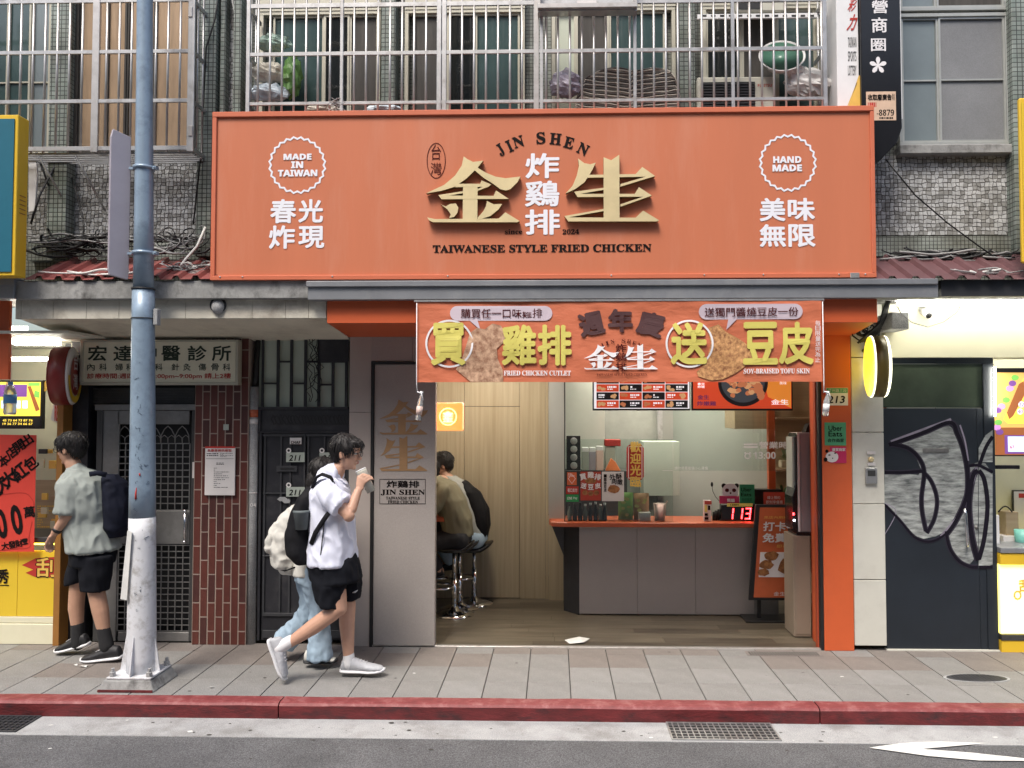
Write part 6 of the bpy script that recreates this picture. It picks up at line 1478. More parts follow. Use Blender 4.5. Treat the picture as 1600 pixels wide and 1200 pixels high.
part('base_plate', MB().box(xp-.16,xp+.15,yp-.145,yp+.145,.078,.092), 'pole_white', lp, bevel=.003)
mb = MB(); b0 = [(xp-.215,yp-.175),(xp+.19,yp-.175),(xp+.19,yp+.18),(xp-.215,yp+.18)]; b1 = [(xp-.175,yp-.15),(xp+.15,yp-.15),(xp+.15,yp+.15),(xp-.175,yp+.15)]
mb.add([(x,y,0) for x,y in b0]+[(x,y,.076) for x,y in b1],[(3,2,1,0),(4,5,6,7),(0,1,5,4),(1,2,6,5),(2,3,7,6),(3,0,4,7)]); o = part('footing', mb, 'concrete', lp, bevel=.01, seg=2)
for k in range(4):
    a = k*math.pi/2; d = Vector((math.cos(a),math.sin(a),0)); s_ = Vector((-d.y,d.x,0))*.004; c = Vector((xp,yp,.0925)); p = [c+d*.09,c+d*.142,c+d*.10+Vector((0,0,.26)),c+d*.088+Vector((0,0,.26))]
    part('gusset', MB().add([q-s_ for q in p]+[q+s_ for q in p],[(0,1,2,3),(7,6,5,4),(0,4,5,1),(1,5,6,2),(2,6,7,3),(3,7,4,0)]), 'pole_white', lp)
for sx in (-1,1):
    for sy in (-1,1):
        part('bolt', MB().lathe((xp+sx*.128,yp+sy*.12,.0925),[(.022,0),(.022,.03),(.012,.031),(.012,.055)],6,smooth=False), 'gutter', lp)
part('red_paint_patch', MB().box(xp-.20,xp+.18,yp-.178,yp-.17,.003,.018), 'curb_red', lp)
# a torn hanging reflector strip
mb = MB().add([W(199,829,yp-.10),W(206,831,yp-.11),W(198,938,yp-.10),W(188,936,yp-.095),W(199,829,yp-.08),W(206,831,yp-.09),W(198,938,yp-.08),W(188,936,yp-.075)],[(0,1,2,3),(7,6,5,4),(0,4,5,1),(1,5,6,2),(2,6,7,3),(3,7,4,0)]); part('hanging_strip', mb, 'litter', lp)
mat('scribble',(.06,.09,.13),.6); mb = MB(); r2 = random.Random(31)
def onpole(px,py): 
    z = pxz(py); r_ = rad(z)+.0015; dx = max(-.95,min(.95,(px-W2PX(pxat(z)))/ (r_*220))); a = math.asin(dx); return Vector((pxat(z)+r_*math.sin(a), yp-r_*math.cos(a), z))
def W2PX(x): return 222
for k in range(36):
    px,py = r2.choice([r2.uniform(222,238),r2.uniform(218,238)]), r2.choice([r2.uniform(560,800),r2.uniform(640,1000)])
    n = r2.randint(2,5); pts = [onpole(px+r2.uniform(-2.5,2.5)*(i>0), py+r2.uniform(-2.5,2.5)+i*.8) for i in range(n)]
    mb.tube(pts, r2.uniform(.0009,.0019), 4)
part('scribbles', mb, 'scribble', lp); part('red_mark', MB().tube([onpole(223,760),onpole(222,770),onpole(222,778)],[.002,.006,.007],6).tube([onpole(227,738),onpole(228,742)],.005,6), 'print_red', lp)
part('junction_box', MB().box(pxat(pxz(495))+rad(2.5)+.004,pxat(pxz(495))+rad(2.5)+.035,yp-.02,yp+.03,pxz(508),pxz(483)), 'gutter', lp, bevel=.003)
# side sign on the pole
t = thing('pole_sign','mauve grey metal sign plate seen nearly edge-on, clamped left of the post','sign',(X_(197,yp),yp,pxz(437)))
xo,yo = pxat(pxz(300))-.10, yp
z1,z0 = pxz(208),pxz(437)
mb = MB(); u = Vector((-.088,-.02,0)); w_ = Vector((-.004,.12,0)); 
pts = []; prof = [(0,z0+.03),(.03,z0),(.93,z0+.02),(1,z0+.06),(1,z1-.06),(.9,z1),(0,z1-.03)]
u2 = Vector((-.09,-.10,0)); n2 = Vector((.02,-.018,0))
A = [Vector((xo,yo,0))+u2*a+Vector((0,0,z)) for a,z in prof]; B = [p-n2 for p in A]; n = len(A)
mb.add(A+B,[tuple(range(n)),tuple(range(2*n-1,n-1,-1))]+[(i,i+n,(i+1)%n+n,(i+1)%n) for i in range(n)]); part('plate', mb, 'mauve_metal', t, bevel=.003)
for yy in (396,263): part('arm', MB().box(xo-.01,pxat(pxz(yy))-rad(pxz(yy)),yo-.01,yo+.01,pxz(yy+2),pxz(yy-2)), 'pole_blue', t)

# ------------------------------------------------------------------ security dome under canopy
t = thing('dome_lamp','round grey bulkhead lamp on the fascia below the canopy ledge','lamp',(X_(341,YK),YK,Z_(490,YK))); a = W(341,479,YK+.055)
part('glass_bowl', MB().ball(a,.050,.04,.058,16,12), 'gutter', t); part('mount', MB().lathe((a.x,YK+.058,a.z+.01),[(.06,0),(.06,-.012)],18,'Y'), 'dark_grey', t)

# ------------------------------------------------------------------ cables on the canopy
def cables(label, x0, x1, yc, Y0_, Y1_, n, sd, mats=('cable_black','cable_black','cable_grey'), amp=12):
    t = thing('cable_bundle', label, 'cables', (X_((x0+x1)/2,Y0_),Y0_,Z_(yc,Y0_))); r2 = random.Random(sd)
    for k in range(n):
        a = x0+r2.uniform(-6,.45*(x1-x0)); b = x1-r2.uniform(-6,.35*(x1-x0)); y = yc+r2.uniform(-amp,amp)*.8; Y = r2.uniform(Y0_,Y1_); m = 16; ph = r2.uniform(0,6)
        pts = []
        loop = r2.random() < .4
        for i in range(m+1):
            u = i/m; px = lerp(a,b,u); py = y+amp*.5*noise.noise((u*3,k*3.1,sd))+3*math.sin(u*5+ph)
            if loop: px += 16*math.sin(u*9+ph); py += amp*.75*math.cos(u*9+ph)
            pts.append(W(px,min(py,yc+amp+2),Y+.03*noise.noise((u*4,k,7))))
        part('cable', MB().tube(pts, r2.choice([.004,.006,.0045,.009]), 6), r2.choice(mats), t)
cables('thick tangle of black cables over the red roof strip left of the pole', 45, 215, 382, -.50, -.44, 30, 1, amp=17)
cables('black and grey cables between the pole and the orange sign', 205, 332, 378, -.50, -.44, 22, 2, amp=16)
cables('flat run of black cables along the wall foot right of the orange sign', 1366, 1600, 398, -.46, -.40, 26, 3, amp=7)
cables('grey telephone wires lying on the red roof left of the orange sign', 240, 335, 420, -.70, -.60, 12, 4, ('cable_grey','cable_white','cable_black'), amp=10)
cables('thin wires lying along the edge of the red roof left of the pole', 70, 215, 428, -.765, -.74, 5, 5, ('cable_white','cable_black'), amp=4)
cables('pale thin wires lying over the maroon roof edge', 1470, 1600, 424, -.76, -.70, 5, 6, ('cable_grey','cable_white'), amp=5)
def strand(label, pts, r, m_, name='cable'): single(name, MB().tube([W(*p) for p in pts], r, 6), m_, label, 'cable')
strand('single black cable sagging from the vertical sign down to the maroon roof', [(1385,250,-.6),(1430,305,-.55),(1480,348,-.5),(1530,385,-.46),(1570,412,-.44)], .006, 'cable_black')
strand('long black cable hanging down the green pillar beside the first cage', [(345,-40,-.42),(336,30,-.42),(322,75,-.42),(318,160,-.42),(314,240,-.42),(302,350,-.45)], .006, 'cable_black')
strand('grey cable running down the wall between the cages', [(356,-40,-.37),(372,50,-.37),(376,120,-.37),(376,200,-.37)], .007, 'cable_grey')
strand('black cable hanging against the wall left of the pole', [(110,272,-.33),(122,310,-.36),(131,350,-.40),(131,375,-.44)], .006, 'cable_black')
strand('white cable tie strand leaning over the red roof', [(321,355,-.55),(308,385,-.6),(290,405,-.65),(283,415,-.7)], .010, 'cable_white')
strand('thin pale wire stretched on the wall under the cage', [(278,290,-.33),(295,265,-.34),(312,248,-.36)], .003, 'cable_white')
t = thing('satellite_bracket','white metal bracket and dish edge behind the teal sign','bracket',(X_(50,-.45),-.45,Z_(330,-.45)))
part('dish', MB().pprism([(44,245),(52,243),(57,255),(58,275),(54,330),(44,332)],-.45,.02), 'white', t, bevel=.004); part('strut', MB().tube([W(92,248,-.38),W(62,305,-.45),W(48,350,-.48)],.008,8).tube([W(57,238,-.38),W(76,290,-.4)],.008,8), 'dark_grey', t)

# ------------------------------------------------------------------ things stored in the cage
Yi = lerp(YC,YW,.55)
def crumpled(name, label, cat, px, py, rx, ry, m_, sd, Y=None, dep=.07, k=.35, fr=9):
    Y = Y or Yi; c = W(px,py,Y); s_ = 1/210; mb = MB().ball((0,0,0),rx*s_,dep,ry*s_,20,14)
    mb.v = [c+v*(1+k*(noise.noise(v*fr*3+Vector((sd,0,0)))*1.0+.4*abs(noise.noise(v*fr*7+Vector((0,sd,0)))))) for v in mb.v]
    mb.smooth = set(); return single(name, mb, m_, label, cat)
mat('bag_white',(.62,.61,.60),.5,var=.1); mat('bag_cream',(.52,.49,.42),.7,var=.15); mat('bag_leaf',(.10,.22,.05),.4,var=.4,scale=20); mat('bag_blue',(.50,.58,.64),.4,var=.15,scale=9); mat('bag_lilac',(.34,.31,.38),.5,var=.3,scale=14); mat('bag_mint',(.30,.42,.35),.4,var=.4,scale=12)
crumpled('plastic_bag','pale blue plastic bag at the bottom of the pile in the cage corner','plastic bag',420,145,34,13,'bag_blue',1)
crumpled('shopping_bag','cream cloth bag in the middle of the pile in the cage corner','bag',420,115,26,17,'bag_cream',2)
crumpled('plastic_bag','green and white plastic bag on top of the pile in the cage corner','plastic bag',427,68,26,13,'bag_mint',3)
crumpled('plastic_bag','leaf green plastic bag beside the cream cloth bag','plastic bag',457,120,14,34,'bag_leaf',4,Y=Yi+.02)
crumpled('plastic_bag','lilac plastic bag at the left end of the rolled rug','plastic bag',884,132,24,22,'bag_lilac',5)
crumpled('paper_bundle','crumpled white paper bundle beside the green basin','paper',1262,132,32,22,'bag_white',6,k=.5)
crumpled('paper_bundle','small white crumpled bundle under the green basin','paper',1240,112,14,12,'bag_white',7)
crumpled('cloth_bundle','grey cloth bundle lying on the cage floor above the sign text','cloth',505,172,26,9,'bag_cream',8)
crumpled('cloth_bundle','pale blue bundle lying on the cage floor right of the double post','cloth',600,172,30,7,'bag_blue',9)
# woven rug
mat('rug_a',(.42,.38,.33),.9,var=.1); mat('rug_b',(.10,.09,.085),.9,var=.2)
t = thing('rolled_rug','grey striped woven rug folded over inside the cage','rug',(X_(965,Yi),Yi,Z_(170,Yi)))
prof = [(898,165),(905,140),(915,120),(940,108),(965,103),(990,110),(1020,105),(1045,108),(1058,125),(1064,150),(1060,168)]
ma,mb_ = MB(),MB()
def rugtop(px):
    for (a,b),(c_,d_) in zip(prof,prof[1:]):
        if a <= px <= c_: return lerp(b,d_,(px-a)/max(c_-a,.1))
    return 168
part('core', MB().pprism(prof+[(1055,190),(903,190)],Yi+.004,.10), 'rug_a', t, bevel=.01)
for k in range(24):
    pts = []; 
    for i in range(25):
        px = 901+i*6.7; top = rugtop(px); py = max(top+1.5, 106+k*3.4+.10*(px-960)*(1 if px < 985 else -1)+2.5*noise.noise((px*.05,k*.5,3)))
        if py < 186 and px < 1064: pts.append(W(px,py,Yi-.008-.012*noise.noise((px*.06,k*.3,1))))
    if len(pts) > 4: (ma if k%2 else mb_).tube(pts,.0065,6)
part('dark_stripes', mb_, 'rug_b', t); part('light_stripes', ma, 'rug_a', t)
# basin
t = thing('wash_basin','shallow white and green basin leaning in the cage','basin',(X_(1220,Yi),Yi,Z_(118,Yi))); c = W(1221,92,Yi); rot = Matrix.Rotation(R(-12),3,'Y')@Matrix.Rotation(R(62),3,'X')
mb = MB().lathe((0,0,0),[(.10,-.04),(.165,.03),(.175,.03),(.11,-.05)],28); mb.v = [rot@v+c for v in mb.v]; part('rim', mb, 'bag_white', t)
mat('basin_green',(.08,.20,.14),.3); mb = MB().lathe((0,0,.0),[(.10,-.034),(.155,.028)],28); mb.v = [rot@v+c+Vector((0,-.002,0)) for v in mb.v]; part('inside', mb, 'basin_green', t)
# air conditioner
t = thing('air_conditioner','cream outdoor air conditioner unit with a black grille and FUJITSU lettering behind the cage bars','air conditioner',(X_(1150,Yi),Yi,Z_(190,Yi)))
part('case', MB().pbox(1090,120,1212,195,Yi+.02,.14), 'ac_cream' if 'ac_cream' in M else mat('ac_cream',(.50,.49,.42),.5,var=.08), t, bevel=.008); part('grille_back', MB().pbox(1096,128,1180,190,Yi+.014,.005), 'black', t)
for k in range(14): part('grille_bar', MB().pbox(1096,130+k*4.3,1180,131.6+k*4.3,Yi+.006,.006), 'dark_grey', t)
part('lettering', MB().text(bolda('FUJITSU'),1184,131,1206,137,Yi+.018,.0), 'print_red', t)
t = thing('slotted_shelf','white slotted angle iron shelf above the air conditioner','shelf',(X_(1190,Yi),Yi,Z_(28,Yi))); part('angle', MB().pbox(1090,21,1292,28,Yi+.03,.02), 'white', t)
mb = MB()
for k in range(14): mb.pbox(1097+k*14,23,1104+k*14,26,Yi+.0285,.001)
part('slots', mb, 'black', t); part('upper_unit', MB().pbox(1150,-40,1225,17,Yi+.03,.1), 'ac_cream', t, bevel=.006); part('upper_grille', MB().pbox(1154,-40,1188,14,Yi+.026,.003), 'black', t)
mb = MB()
for k in range(5): mb.tube([W(518+4*k+6*math.sin(i*1.7+k),153+i*3.2,YC-.02+.004*k) for i in range(8)],.004,5)
single('clothes_pegs', mb, 'cable_grey', 'cluster of thin wire hangers hooked on the cage above the sign', 'hangers')
# ------------------------------------------------------------------ people
mat('skin',(.52,.30,.21),.5,var=.06,scale=20); mat('skin_tan',(.47,.27,.185),.5,var=.06,scale=20)
mat('hair_black',(.010,.008,.008),.62,var=.5,scale=60,stretch=(1,1,.3)); mat('shirt_white',(.66,.68,.80),.8,var=.04,scale=4); mat('shirt_grey',(.28,.31,.295),.85,var=.08,scale=5)
mat('shorts_black',(.009,.010,.014),.9,var=.2,spec=.15); mat('bag_black',(.009,.009,.011),.75,spec=.2,var=.3,bump=.2,bscale=25); mat('bag_navy',(.008,.010,.021),.8,spec=.2,var=.3); mat('bag_offwhite',(.58,.57,.53),.75,var=.1,scale=9)
mat('denim',(.30,.40,.50),.8,var=.15,scale=9,stretch=(1,1,.5)); mat('shoe_grey',(.42,.43,.46),.7,var=.12,scale=20); mat('shoe_black',(.015,.015,.018),.6); mat('sole_white',(.68,.68,.70),.6,var=.06); mat('sock_white',(.70,.70,.72),.8); mat('sock_black',(.014,.014,.016),.85)
mat('olive_shirt',(.17,.155,.10),.85,var=.1); mat('grey_shirt',(.30,.31,.29),.85,var=.1); mat('trousers_black',(.014,.014,.018),.85); mat('lips',(.36,.13,.11),.5); mat('eye_dark',(.02,.012,.01),.2); mat('eye_white',(.6,.58,.55),.3); mat('cup_paper',(.55,.54,.47),.5,var=.1,scale=20)

class Pers:
    def __init__(s, Y): s.Y = Y; s.k = F/(Y-CAM.y)
    def p(s, x, y, d=0): return W(x, y, s.Y+d)
    def limb(s, mb, pts, r, end=True): 
        P = [s.p(*q) for q in pts]; Q, RR = [], []
        for i in range(len(P)-1):
            p0,p1,p2,p3 = P[max(i-1,0)],P[i],P[i+1],P[min(i+2,len(P)-1)]
            for k in range(4):
                t = k/4; Q.append(p1.lerp(p2,t)); RR.append(lerp(r[i],r[i+1],t))
        Q.append(P[-1]); RR.append(r[-1])
        mb.tube(Q, RR, 14)
        for q,rr_ in (zip(P,r) if end else zip(P[:-1],r[:-1])): mb.ball(q, rr_*.985, n=12, m=8)
        return mb
    def torso(s, mb, rings, yaw=0):   # (cx, cy, half width px, lateral m, d)
        L = []
        for (cx,cy,hw,lat,d) in rings:
            c = s.p(cx,cy,d); L.append((c,(hw/s.k,0,0),(0,lat,0)))
        return mb.loft(L, 20)
    def head(s, body, c, yaw, tilt, sc=1.0):
        rot = Matrix.Rotation(yaw,3,'Z') @ Matrix.Rotation(tilt,3,'Y')
        T = lambda v: c + rot@(Vector(v)*sc)
        def b(v, r): body.ball(T(v), r[0]*sc, r[1]*sc, r[2]*sc, 20, 14, rot)
        b((-.010,0,.030),(.096,.077,.090)); b((.020,0,-.030),(.064,.062,.085)); b((.030,0,-.072),(.046,.048,.036)); b((.066,0,-.092),(.020,.022,.018))
        b((.060,0,.035),(.034,.055,.035)); b((.060,.030,-.025),(.024,.024,.022)); b((.060,-.030,-.025),(.024,.024,.022))
        body.tube([T((.084,0,.018)),T((.098,0,-.012)),T((.108,0,-.026))],[.008*sc,.010*sc,.013*sc],10); b((.103,0,-.029),(.013,.015,.009))
        b((.088,0,-.050),(.010,.022,.007)); b((.085,0,-.062),(.010,.020,.007)); b((.02,0,-.08),(.05,.05,.03))
        for q in (-1,1): b((-.010,q*.078,-.008),(.019,.009,.032)); b((.082,q*.031,.026),(.010,.020,.007))
        return T, rot
    def face(s, T, rot, root, sc=1.0, glasses=True):
        mb = MB(); md = MB(); mg = MB(); ml = MB()
        for q in (-1,1):
            mb.ball(T((.073,q*.031,.010)),.013*sc,.013*sc,.010*sc,12,8,rot); md.ball(T((.0835,q*.032,.010)),.005*sc,.006*sc,.006*sc,10,6,rot)
            md.tube([T((.090,q*.014,.034)),T((.091,q*.032,.038)),T((.078,q*.050,.034))],[.003*sc]*3,6)
            mg.tube([T((.104,q*(.033+.024*math.cos(a)),.006+.019*math.sin(a))) for a in [i*math.pi/8 for i in range(17)]],.0018,5); mg.tube([T((.102,q*.056,.012)),T((.03,q*.082,.012)),T((-.005,q*.084,.008))],.0022,5)
        mg.tube([T((.105,.009,.010)),T((.106,-.009,.010))],.002,5)
        ml.ball(T((.093,0,-.050)),.0065*sc,.019*sc,.0042*sc,12,6,rot); ml.ball(T((.091,0,-.0595)),.0065*sc,.016*sc,.0045*sc,12,6,rot)
        part('eyes', mb, 'eye_white', root); part('pupils_and_brows', md, 'eye_dark', root); part('lips', ml, 'lips', root)
        if glasses: part('glasses', mg, 'black', root)
    def hair(s, T, rot, root, sc=1.0, seed=0, longer=0):
        mb = MB()
        def b(v, r): mb.ball(T(v), r[0]*sc, r[1]*sc, r[2]*sc, 20, 14, rot)
        b((-.022,0,.045),(.100,.090,.092)); b((.052,0,.082),(.052,.066,.034)); b((.075,0,.066),(.022,.056,.022)); b((-.065,0,-.005),(.046,.072,.060))
        for q in (-1,1): b((.012,q*.070,.040),(.050,.018,.036)); b((.018,q*.076,.012),(.012,.006,.026))
        if longer: b((-.075,0,-.06),(.055,.085,.10)); b((-.07,0,-.13),(.05,.08,.09))
        r_ = bulk(mb,.006,3); 
        for v in r_.v:
            l = rot.inverted()@(v-T((0,0,0))); h = noise.noise(Vector((l.x*60+l.z*50+seed,l.y*60,l.z*22)))*.0035+noise.noise(Vector((l.x*18+seed,l.y*20,l.z*16)))*.004
            dirn = (v-T((-.01,0,.03))).normalized(); v += dirn*h
        hp = part('hair', r_, 'hair_black', root)
        r2 = random.Random(seed+5); ms = MB(); inv = rot.inverted(); cen = T((-.01,0,.03)); crown = Vector((-.03,0,.13))
        for _ in range(420):
            v = r2.choice(r_.v); q = inv@(v-T((0,0,0))); pts = []
            for k in range(4):
                w_ = T((0,0,0))+rot@q; nd = (w_-cen).normalized(); pts.append(w_+nd*(.002+.0012*k+r2.uniform(-.001,.002)))
                d = (q-crown*sc); d.z -= .08; n_ = q-Vector((-.01,0,.03)); n_.normalize(); d = d-n_*d.dot(n_); d.normalize(); q = q+d*.013+Vector((0,r2.uniform(-.003,.003),0))
            ms.tube(pts,[.0022,.002,.0015,.0006],4,cap=False)
        part('strands', ms, 'hair_black', hp, kind='stuff')
    def hand(s, body, w, k, curl, side, sc=1.0, thumb=None):
        """w wrist, k knuckle-centre (world), curl: list of direction vectors for the fingers' bends, side: vector across the palm"""
        ax = (k-w).normalized(); side = side.normalized(); nrm = ax.cross(side)
        body.loft([(w,side*.024*sc,nrm*.018*sc),(w.lerp(k,.4),side*.034*sc,nrm*.017*sc),(k,side*.041*sc,nrm*.014*sc),(k+ax*.006,side*.036*sc,nrm*.010*sc)],14)
        for i,(o,l) in enumerate(((-.031,.068),(-.0105,.078),(.0105,.073),(.030,.058))):
            b0 = k+side*o*sc-ax*.01; p1 = b0+curl[0].normalized()*(l*.48+.01)*sc; p2 = p1+curl[1].normalized()*l*.32*sc; p3 = p2+curl[2].normalized()*l*.24*sc
            body.tube([b0,p1,p2,p3],[.0095*sc,.0090*sc,.0082*sc,.0070*sc],10)
            for q,rr_ in ((p1,.0090),(p2,.0083),(p3,.0071)): body.ball(q,rr_*sc,n=10,m=6)
        if thumb:
            t0 = w.lerp(k,.3)-side*.025*sc; body.tube([t0,t0+thumb[0]*sc,t0+(thumb[0]+thumb[1])*sc],[.014*sc,.0105*sc,.0085*sc],10); body.ball(t0+(thumb[0]+thumb[1])*sc,.0086*sc,n=10,m=6); body.ball(t0+thumb[0]*sc,.0106*sc,n=10,m=6)
def shoe(root, heel, toe, up, m_up, m_sole, wd=.048, ht=.085, label=None):
    ax = toe-heel; L_ = ax.length; ax.normalize(); up = (up-ax*up.dot(ax)).normalized(); sd = ax.cross(up)
    U = [(0,.045,.6),(.04,.085,.72),(.15,1.0*ht+.01,.78),(.32,ht+.008,.80),(.45,ht*.88,.86),(.62,ht*.66,.97),(.78,ht*.52,1.02),(.92,ht*.42,.85),(.985,ht*.25,.45)]
    mb = MB(); mb.loft([(heel+ax*L_*t+up*(.018+h*.5), sd*wd*w_, up*h*.5) for t,h,w_ in U],18); r_ = bulk(mb,.006,3,.0015,(30,30,30)); sh_ = part('shoe', r_, m_up, root, label=label)
    mb = MB(); mb.loft([(heel+ax*L_*t+up*(.014+lift), sd*wd*w_, up*.014) for t,w_,lift in ((-.02,.55,.006),(.03,.82,.002),(.2,.88,0),(.4,.84,0),(.65,1.06,0),(.82,1.06,.003),(.95,.85,.009),(1.02,.4,.015))],16); part('sole', mb, m_sole, sh_)
    mb = MB()
    for t in (.38,.45,.52,.59): mb.tube([heel+ax*L_*t+up*(.018+ht*1.02*(1.28-t*.95))+sd*.02*q for q in (-1,1)],.003,5)
    part('laces', mb, m_sole, sh_)

# --- man walking right, drinking
P1 = Pers(-.80); p = P1.p
c0 = p(520,1052); man = thing('person','man in a white polo shirt and black shorts walking right while drinking from a cup','person',(c0.x,-.80,0),'pedestrians')
b = MB()
P1.torso(b,[(521,752,12,.10,0),(517,764,22,.15,0),(517,790,26,.145,0),(519,830,25,.13,0),(520,862,27,.145,0),(522,885,28,.155,0),(524,900,24,.13,0)])
P1.limb(b,[(516,758,0),(528,733,0)],[.062,.055]); hc = p(541,708)
T,rot = P1.head(b,hc,R(0),R(8),1.02)
P1.limb(b,[(511,766,-.17),(545,806,-.205),(559,768,-.13)],[.052,.043,.029]); P1.limb(b,[(520,766,.16),(524,812,.20),(536,850,.20)],[.052,.041,.030])
P1.limb(b,[(518,880,-.085),(530,950,-.085),(490,979,-.085),(447,1008,-.085)],[.088,.058,.056,.034]); P1.limb(b,[(526,880,.085),(543,945,.085),(542,975,.085),(545,1032,.085)],[.088,.060,.056,.036])
ct_, cb__ = p(564,735,-.045), p(582,772,-.045); cax = (cb__-ct_).normalized()
w_ = p(560,767,-.125); kn = p(565,748,-.105)
P1.hand(b, w_, kn, [Vector((.75,.25,.55)),Vector((.7,.75,.0)),Vector((.2,.9,-.3))], Vector((-.45,.0,.9)).cross(Vector((0,1,0))).cross(Vector((0,-1,0))) if False else Vector((-.80,0,.60)), 1.0, (Vector((.0,.012,.035)),Vector((.02,.02,.018))))
P1.hand(b, p(536,850,.20), p(539,868,.20), [Vector((0,0,-1)),Vector((.1,-.2,-1)),Vector((.2,-.4,-.8))], Vector((1,0,0)), .95, (Vector((.02,-.02,-.03)),Vector((.005,0,-.025))))
part('body', bulk(b,.0058,4), 'skin', man); P1.face(T,rot,man,1.02); P1.hair(T,rot,man,1.04,1)
b = MB(); P1.torso(b,[(512,746,14,.09,0),(515,752,22,.13,0),(516,766,30,.185,0),(517,790,32,.19,0),(518,830,34,.18,0),(519,860,36,.195,0),(519.5,878,37,.208,0)])
P1.limb(b,[(512,765,-.155),(522,780,-.18),(534,790,-.195)],[.068,.076,.080],False); P1.limb(b,[(519,765,.16),(522,800,.19)],[.07,.078],False); P1.limb(b,[(513,750,0),(519,742,0)],[.085,.078])
part('polo_shirt', bulk(b,.0085,4,.017,(8,8,4.5),1), 'shirt_white', man)
b = MB(); b.loft([(p(516,750),(.086,0,-.03),(0,.095,0)),(p(520,741),(.074,0,-.03),(0,.082,0))],20); b.loft([(p(534,748,0),(.012,0,.0),(0,.05,0)),(p(543,757,0),(.010,0,0),(0,.03,0))],12); part('collar', bulk(b,.007,2), 'shirt_white', man)
b = MB(); P1.torso(b,[(519,862,34,.175,0),(522,885,38,.19,0),(526,905,37,.19,0)])
b.loft([(p(516,890,-.085),(.135,0,.0),(0,.10,0)),(p(515,920,-.085),(.105,0,.0),(0,.095,0)),(p(515,947,-.085),(.078,0,-.012),(0,.082,0))],18); b.loft([(p(534,885,.085),(.125,0,.0),(0,.10,0)),(p(541,912,.085),(.105,0,.0),(0,.095,0)),(p(543,934,.085),(.082,0,.0),(0,.085,0))],18)
sh_ = part('shorts', bulk(b,.009,3,.015,(9,9,5),5), 'shorts_black', man)
part('mark', MB().tube([p(551,926,-.00),p(555,925,-.02),p(559,922,.0)],[.003,.006,.002],6), 'sock_white', sh_)
b = MB(); P1.limb(b,[(545,1022,.085),(545,1037,.085)],[.040,.046]); part('sock', bulk(b,.007,2), 'sock_white', man)
b = MB(); P1.limb(b,[(455,1001,-.085),(437,1012,-.085)],[.042,.046]); part('sock', bulk(b,.007,2), 'sock_white', man)
shoe(man, p(533,1051,.085), p(600,1052,.085), Vector((0,0,1)), 'shoe_grey','sole_white',.050,.085)
shoe(man, p(417,1001,-.085), p(440,1063,-.085), Vector((1,0,.25)), 'shoe_grey','sole_white',.050,.085)
# drink cup
cupt = thing('drink_cup','pale patterned paper cup tilted at the mouth of the man in white','cup',tuple(ct_),None)
b = MB().tube([ct_+cax*0, ct_+cax*.012, ct_+cax*.17],[.040,.038,.031],20); part('cup_body', b, 'cup_paper', cupt); part('lid', MB().tube([ct_-cax*.008, ct_-cax*.0005],[.037,.041],20), 'white', cupt)
# backpack
bp = thing('backpack','black backpack with a grey side pocket worn by the man in white','backpack',(p(470,870).x,-.80,p(470,880).z))
b = MB(); P1.torso(b,[(490,762,9,.10,0),(484,775,14,.14,0),(477,800,19,.155,0),(470,835,22,.16,0),(471,862,20,.155,0),(478,878,13,.12,0)]); part('bag', bulk(b,.009,4,.010,(8,8,5),9), 'bag_black', bp)
b = MB().lathe(tuple(p(471,827,-.15)),[(.040,0),(.056,.115),(.060,.12),(.060,.13)],20); part('side_pocket', b, mat('pocket_grey',(.10,.12,.125),.6).name, bp)
b = MB(); b.tube([p(488,762,-.12),p(494,746,-.13),p(503,741,-.13),p(515,745,-.15),p(522,757,-.17)],.011,8,sq=2.2); b.tube([p(517,797,-.215),p(506,812,-.205),p(493,832,-.19),p(486,850,-.17)],.008,8,sq=2.2); b.tube([p(507,812,-.20),p(504,840,-.20),p(501,867,-.20)],.004,6); part('strap', b, 'bag_black', bp)

# --- woman behind him
P2 = Pers(-.46); p = P2.p
c0 = p(495,1036); wom = thing('person','woman in pale jeans and a white top walking right behind the man in white','person',(c0.x,-.46,0),'pedestrians')
b = MB(); P2.torso(b,[(492,775,18,.13,0),(490,800,22,.14,0),(489,840,18,.115,0),(484,872,23,.15,0),(484,892,22,.15,0)]); P2.limb(b,[(490,775,0),(498,757,0)],[.05,.046]); hc = p(506,741)
T,rot = P2.head(b,hc,0,R(10),.93); P2.limb(b,[(489,782,-.15),(486,828,-.17),(506,850,-.17)],[.042,.035,.025]); P2.limb(b,[(489,782,.15),(490,828,.17),(512,850,.17)],[.042,.035,.025])
P2.limb(b,[(484,885,-.07),(497,950,-.07),(500,1022,-.07)],[.075,.052,.034]); P2.limb(b,[(484,885,.07),(484,950,.07),(446,1000,.07)],[.075,.052,.034])
for d in (-.17,.17): P2.hand(b,p(508,850,d),p(520,852,d),[Vector((1,0,-.2)),Vector((.6,0,-.8)),Vector((-.2,0,-1))],Vector((0,0,1)),.85,(Vector((.02,-.02,0)),Vector((.02,0,.0))))
part('body', bulk(b,.007,4), 'skin', wom); P2.face(T,rot,wom,.93,False); P2.hair(T,rot,wom,.99,4,1)
b = MB(); P2.torso(b,[(492,768,16,.12,0),(490,785,24,.16,0),(488,840,22,.14,0),(483,872,24,.155,0),(482,896,23,.16,0)]); P2.limb(b,[(489,780,-.14),(486,812,-.16)],[.055,.06]); P2.limb(b,[(489,780,.14),(488,812,.16)],[.055,.06]); part('top', bulk(b,.009,4,.008,(8,8,4),3), 'bag_offwhite', wom)
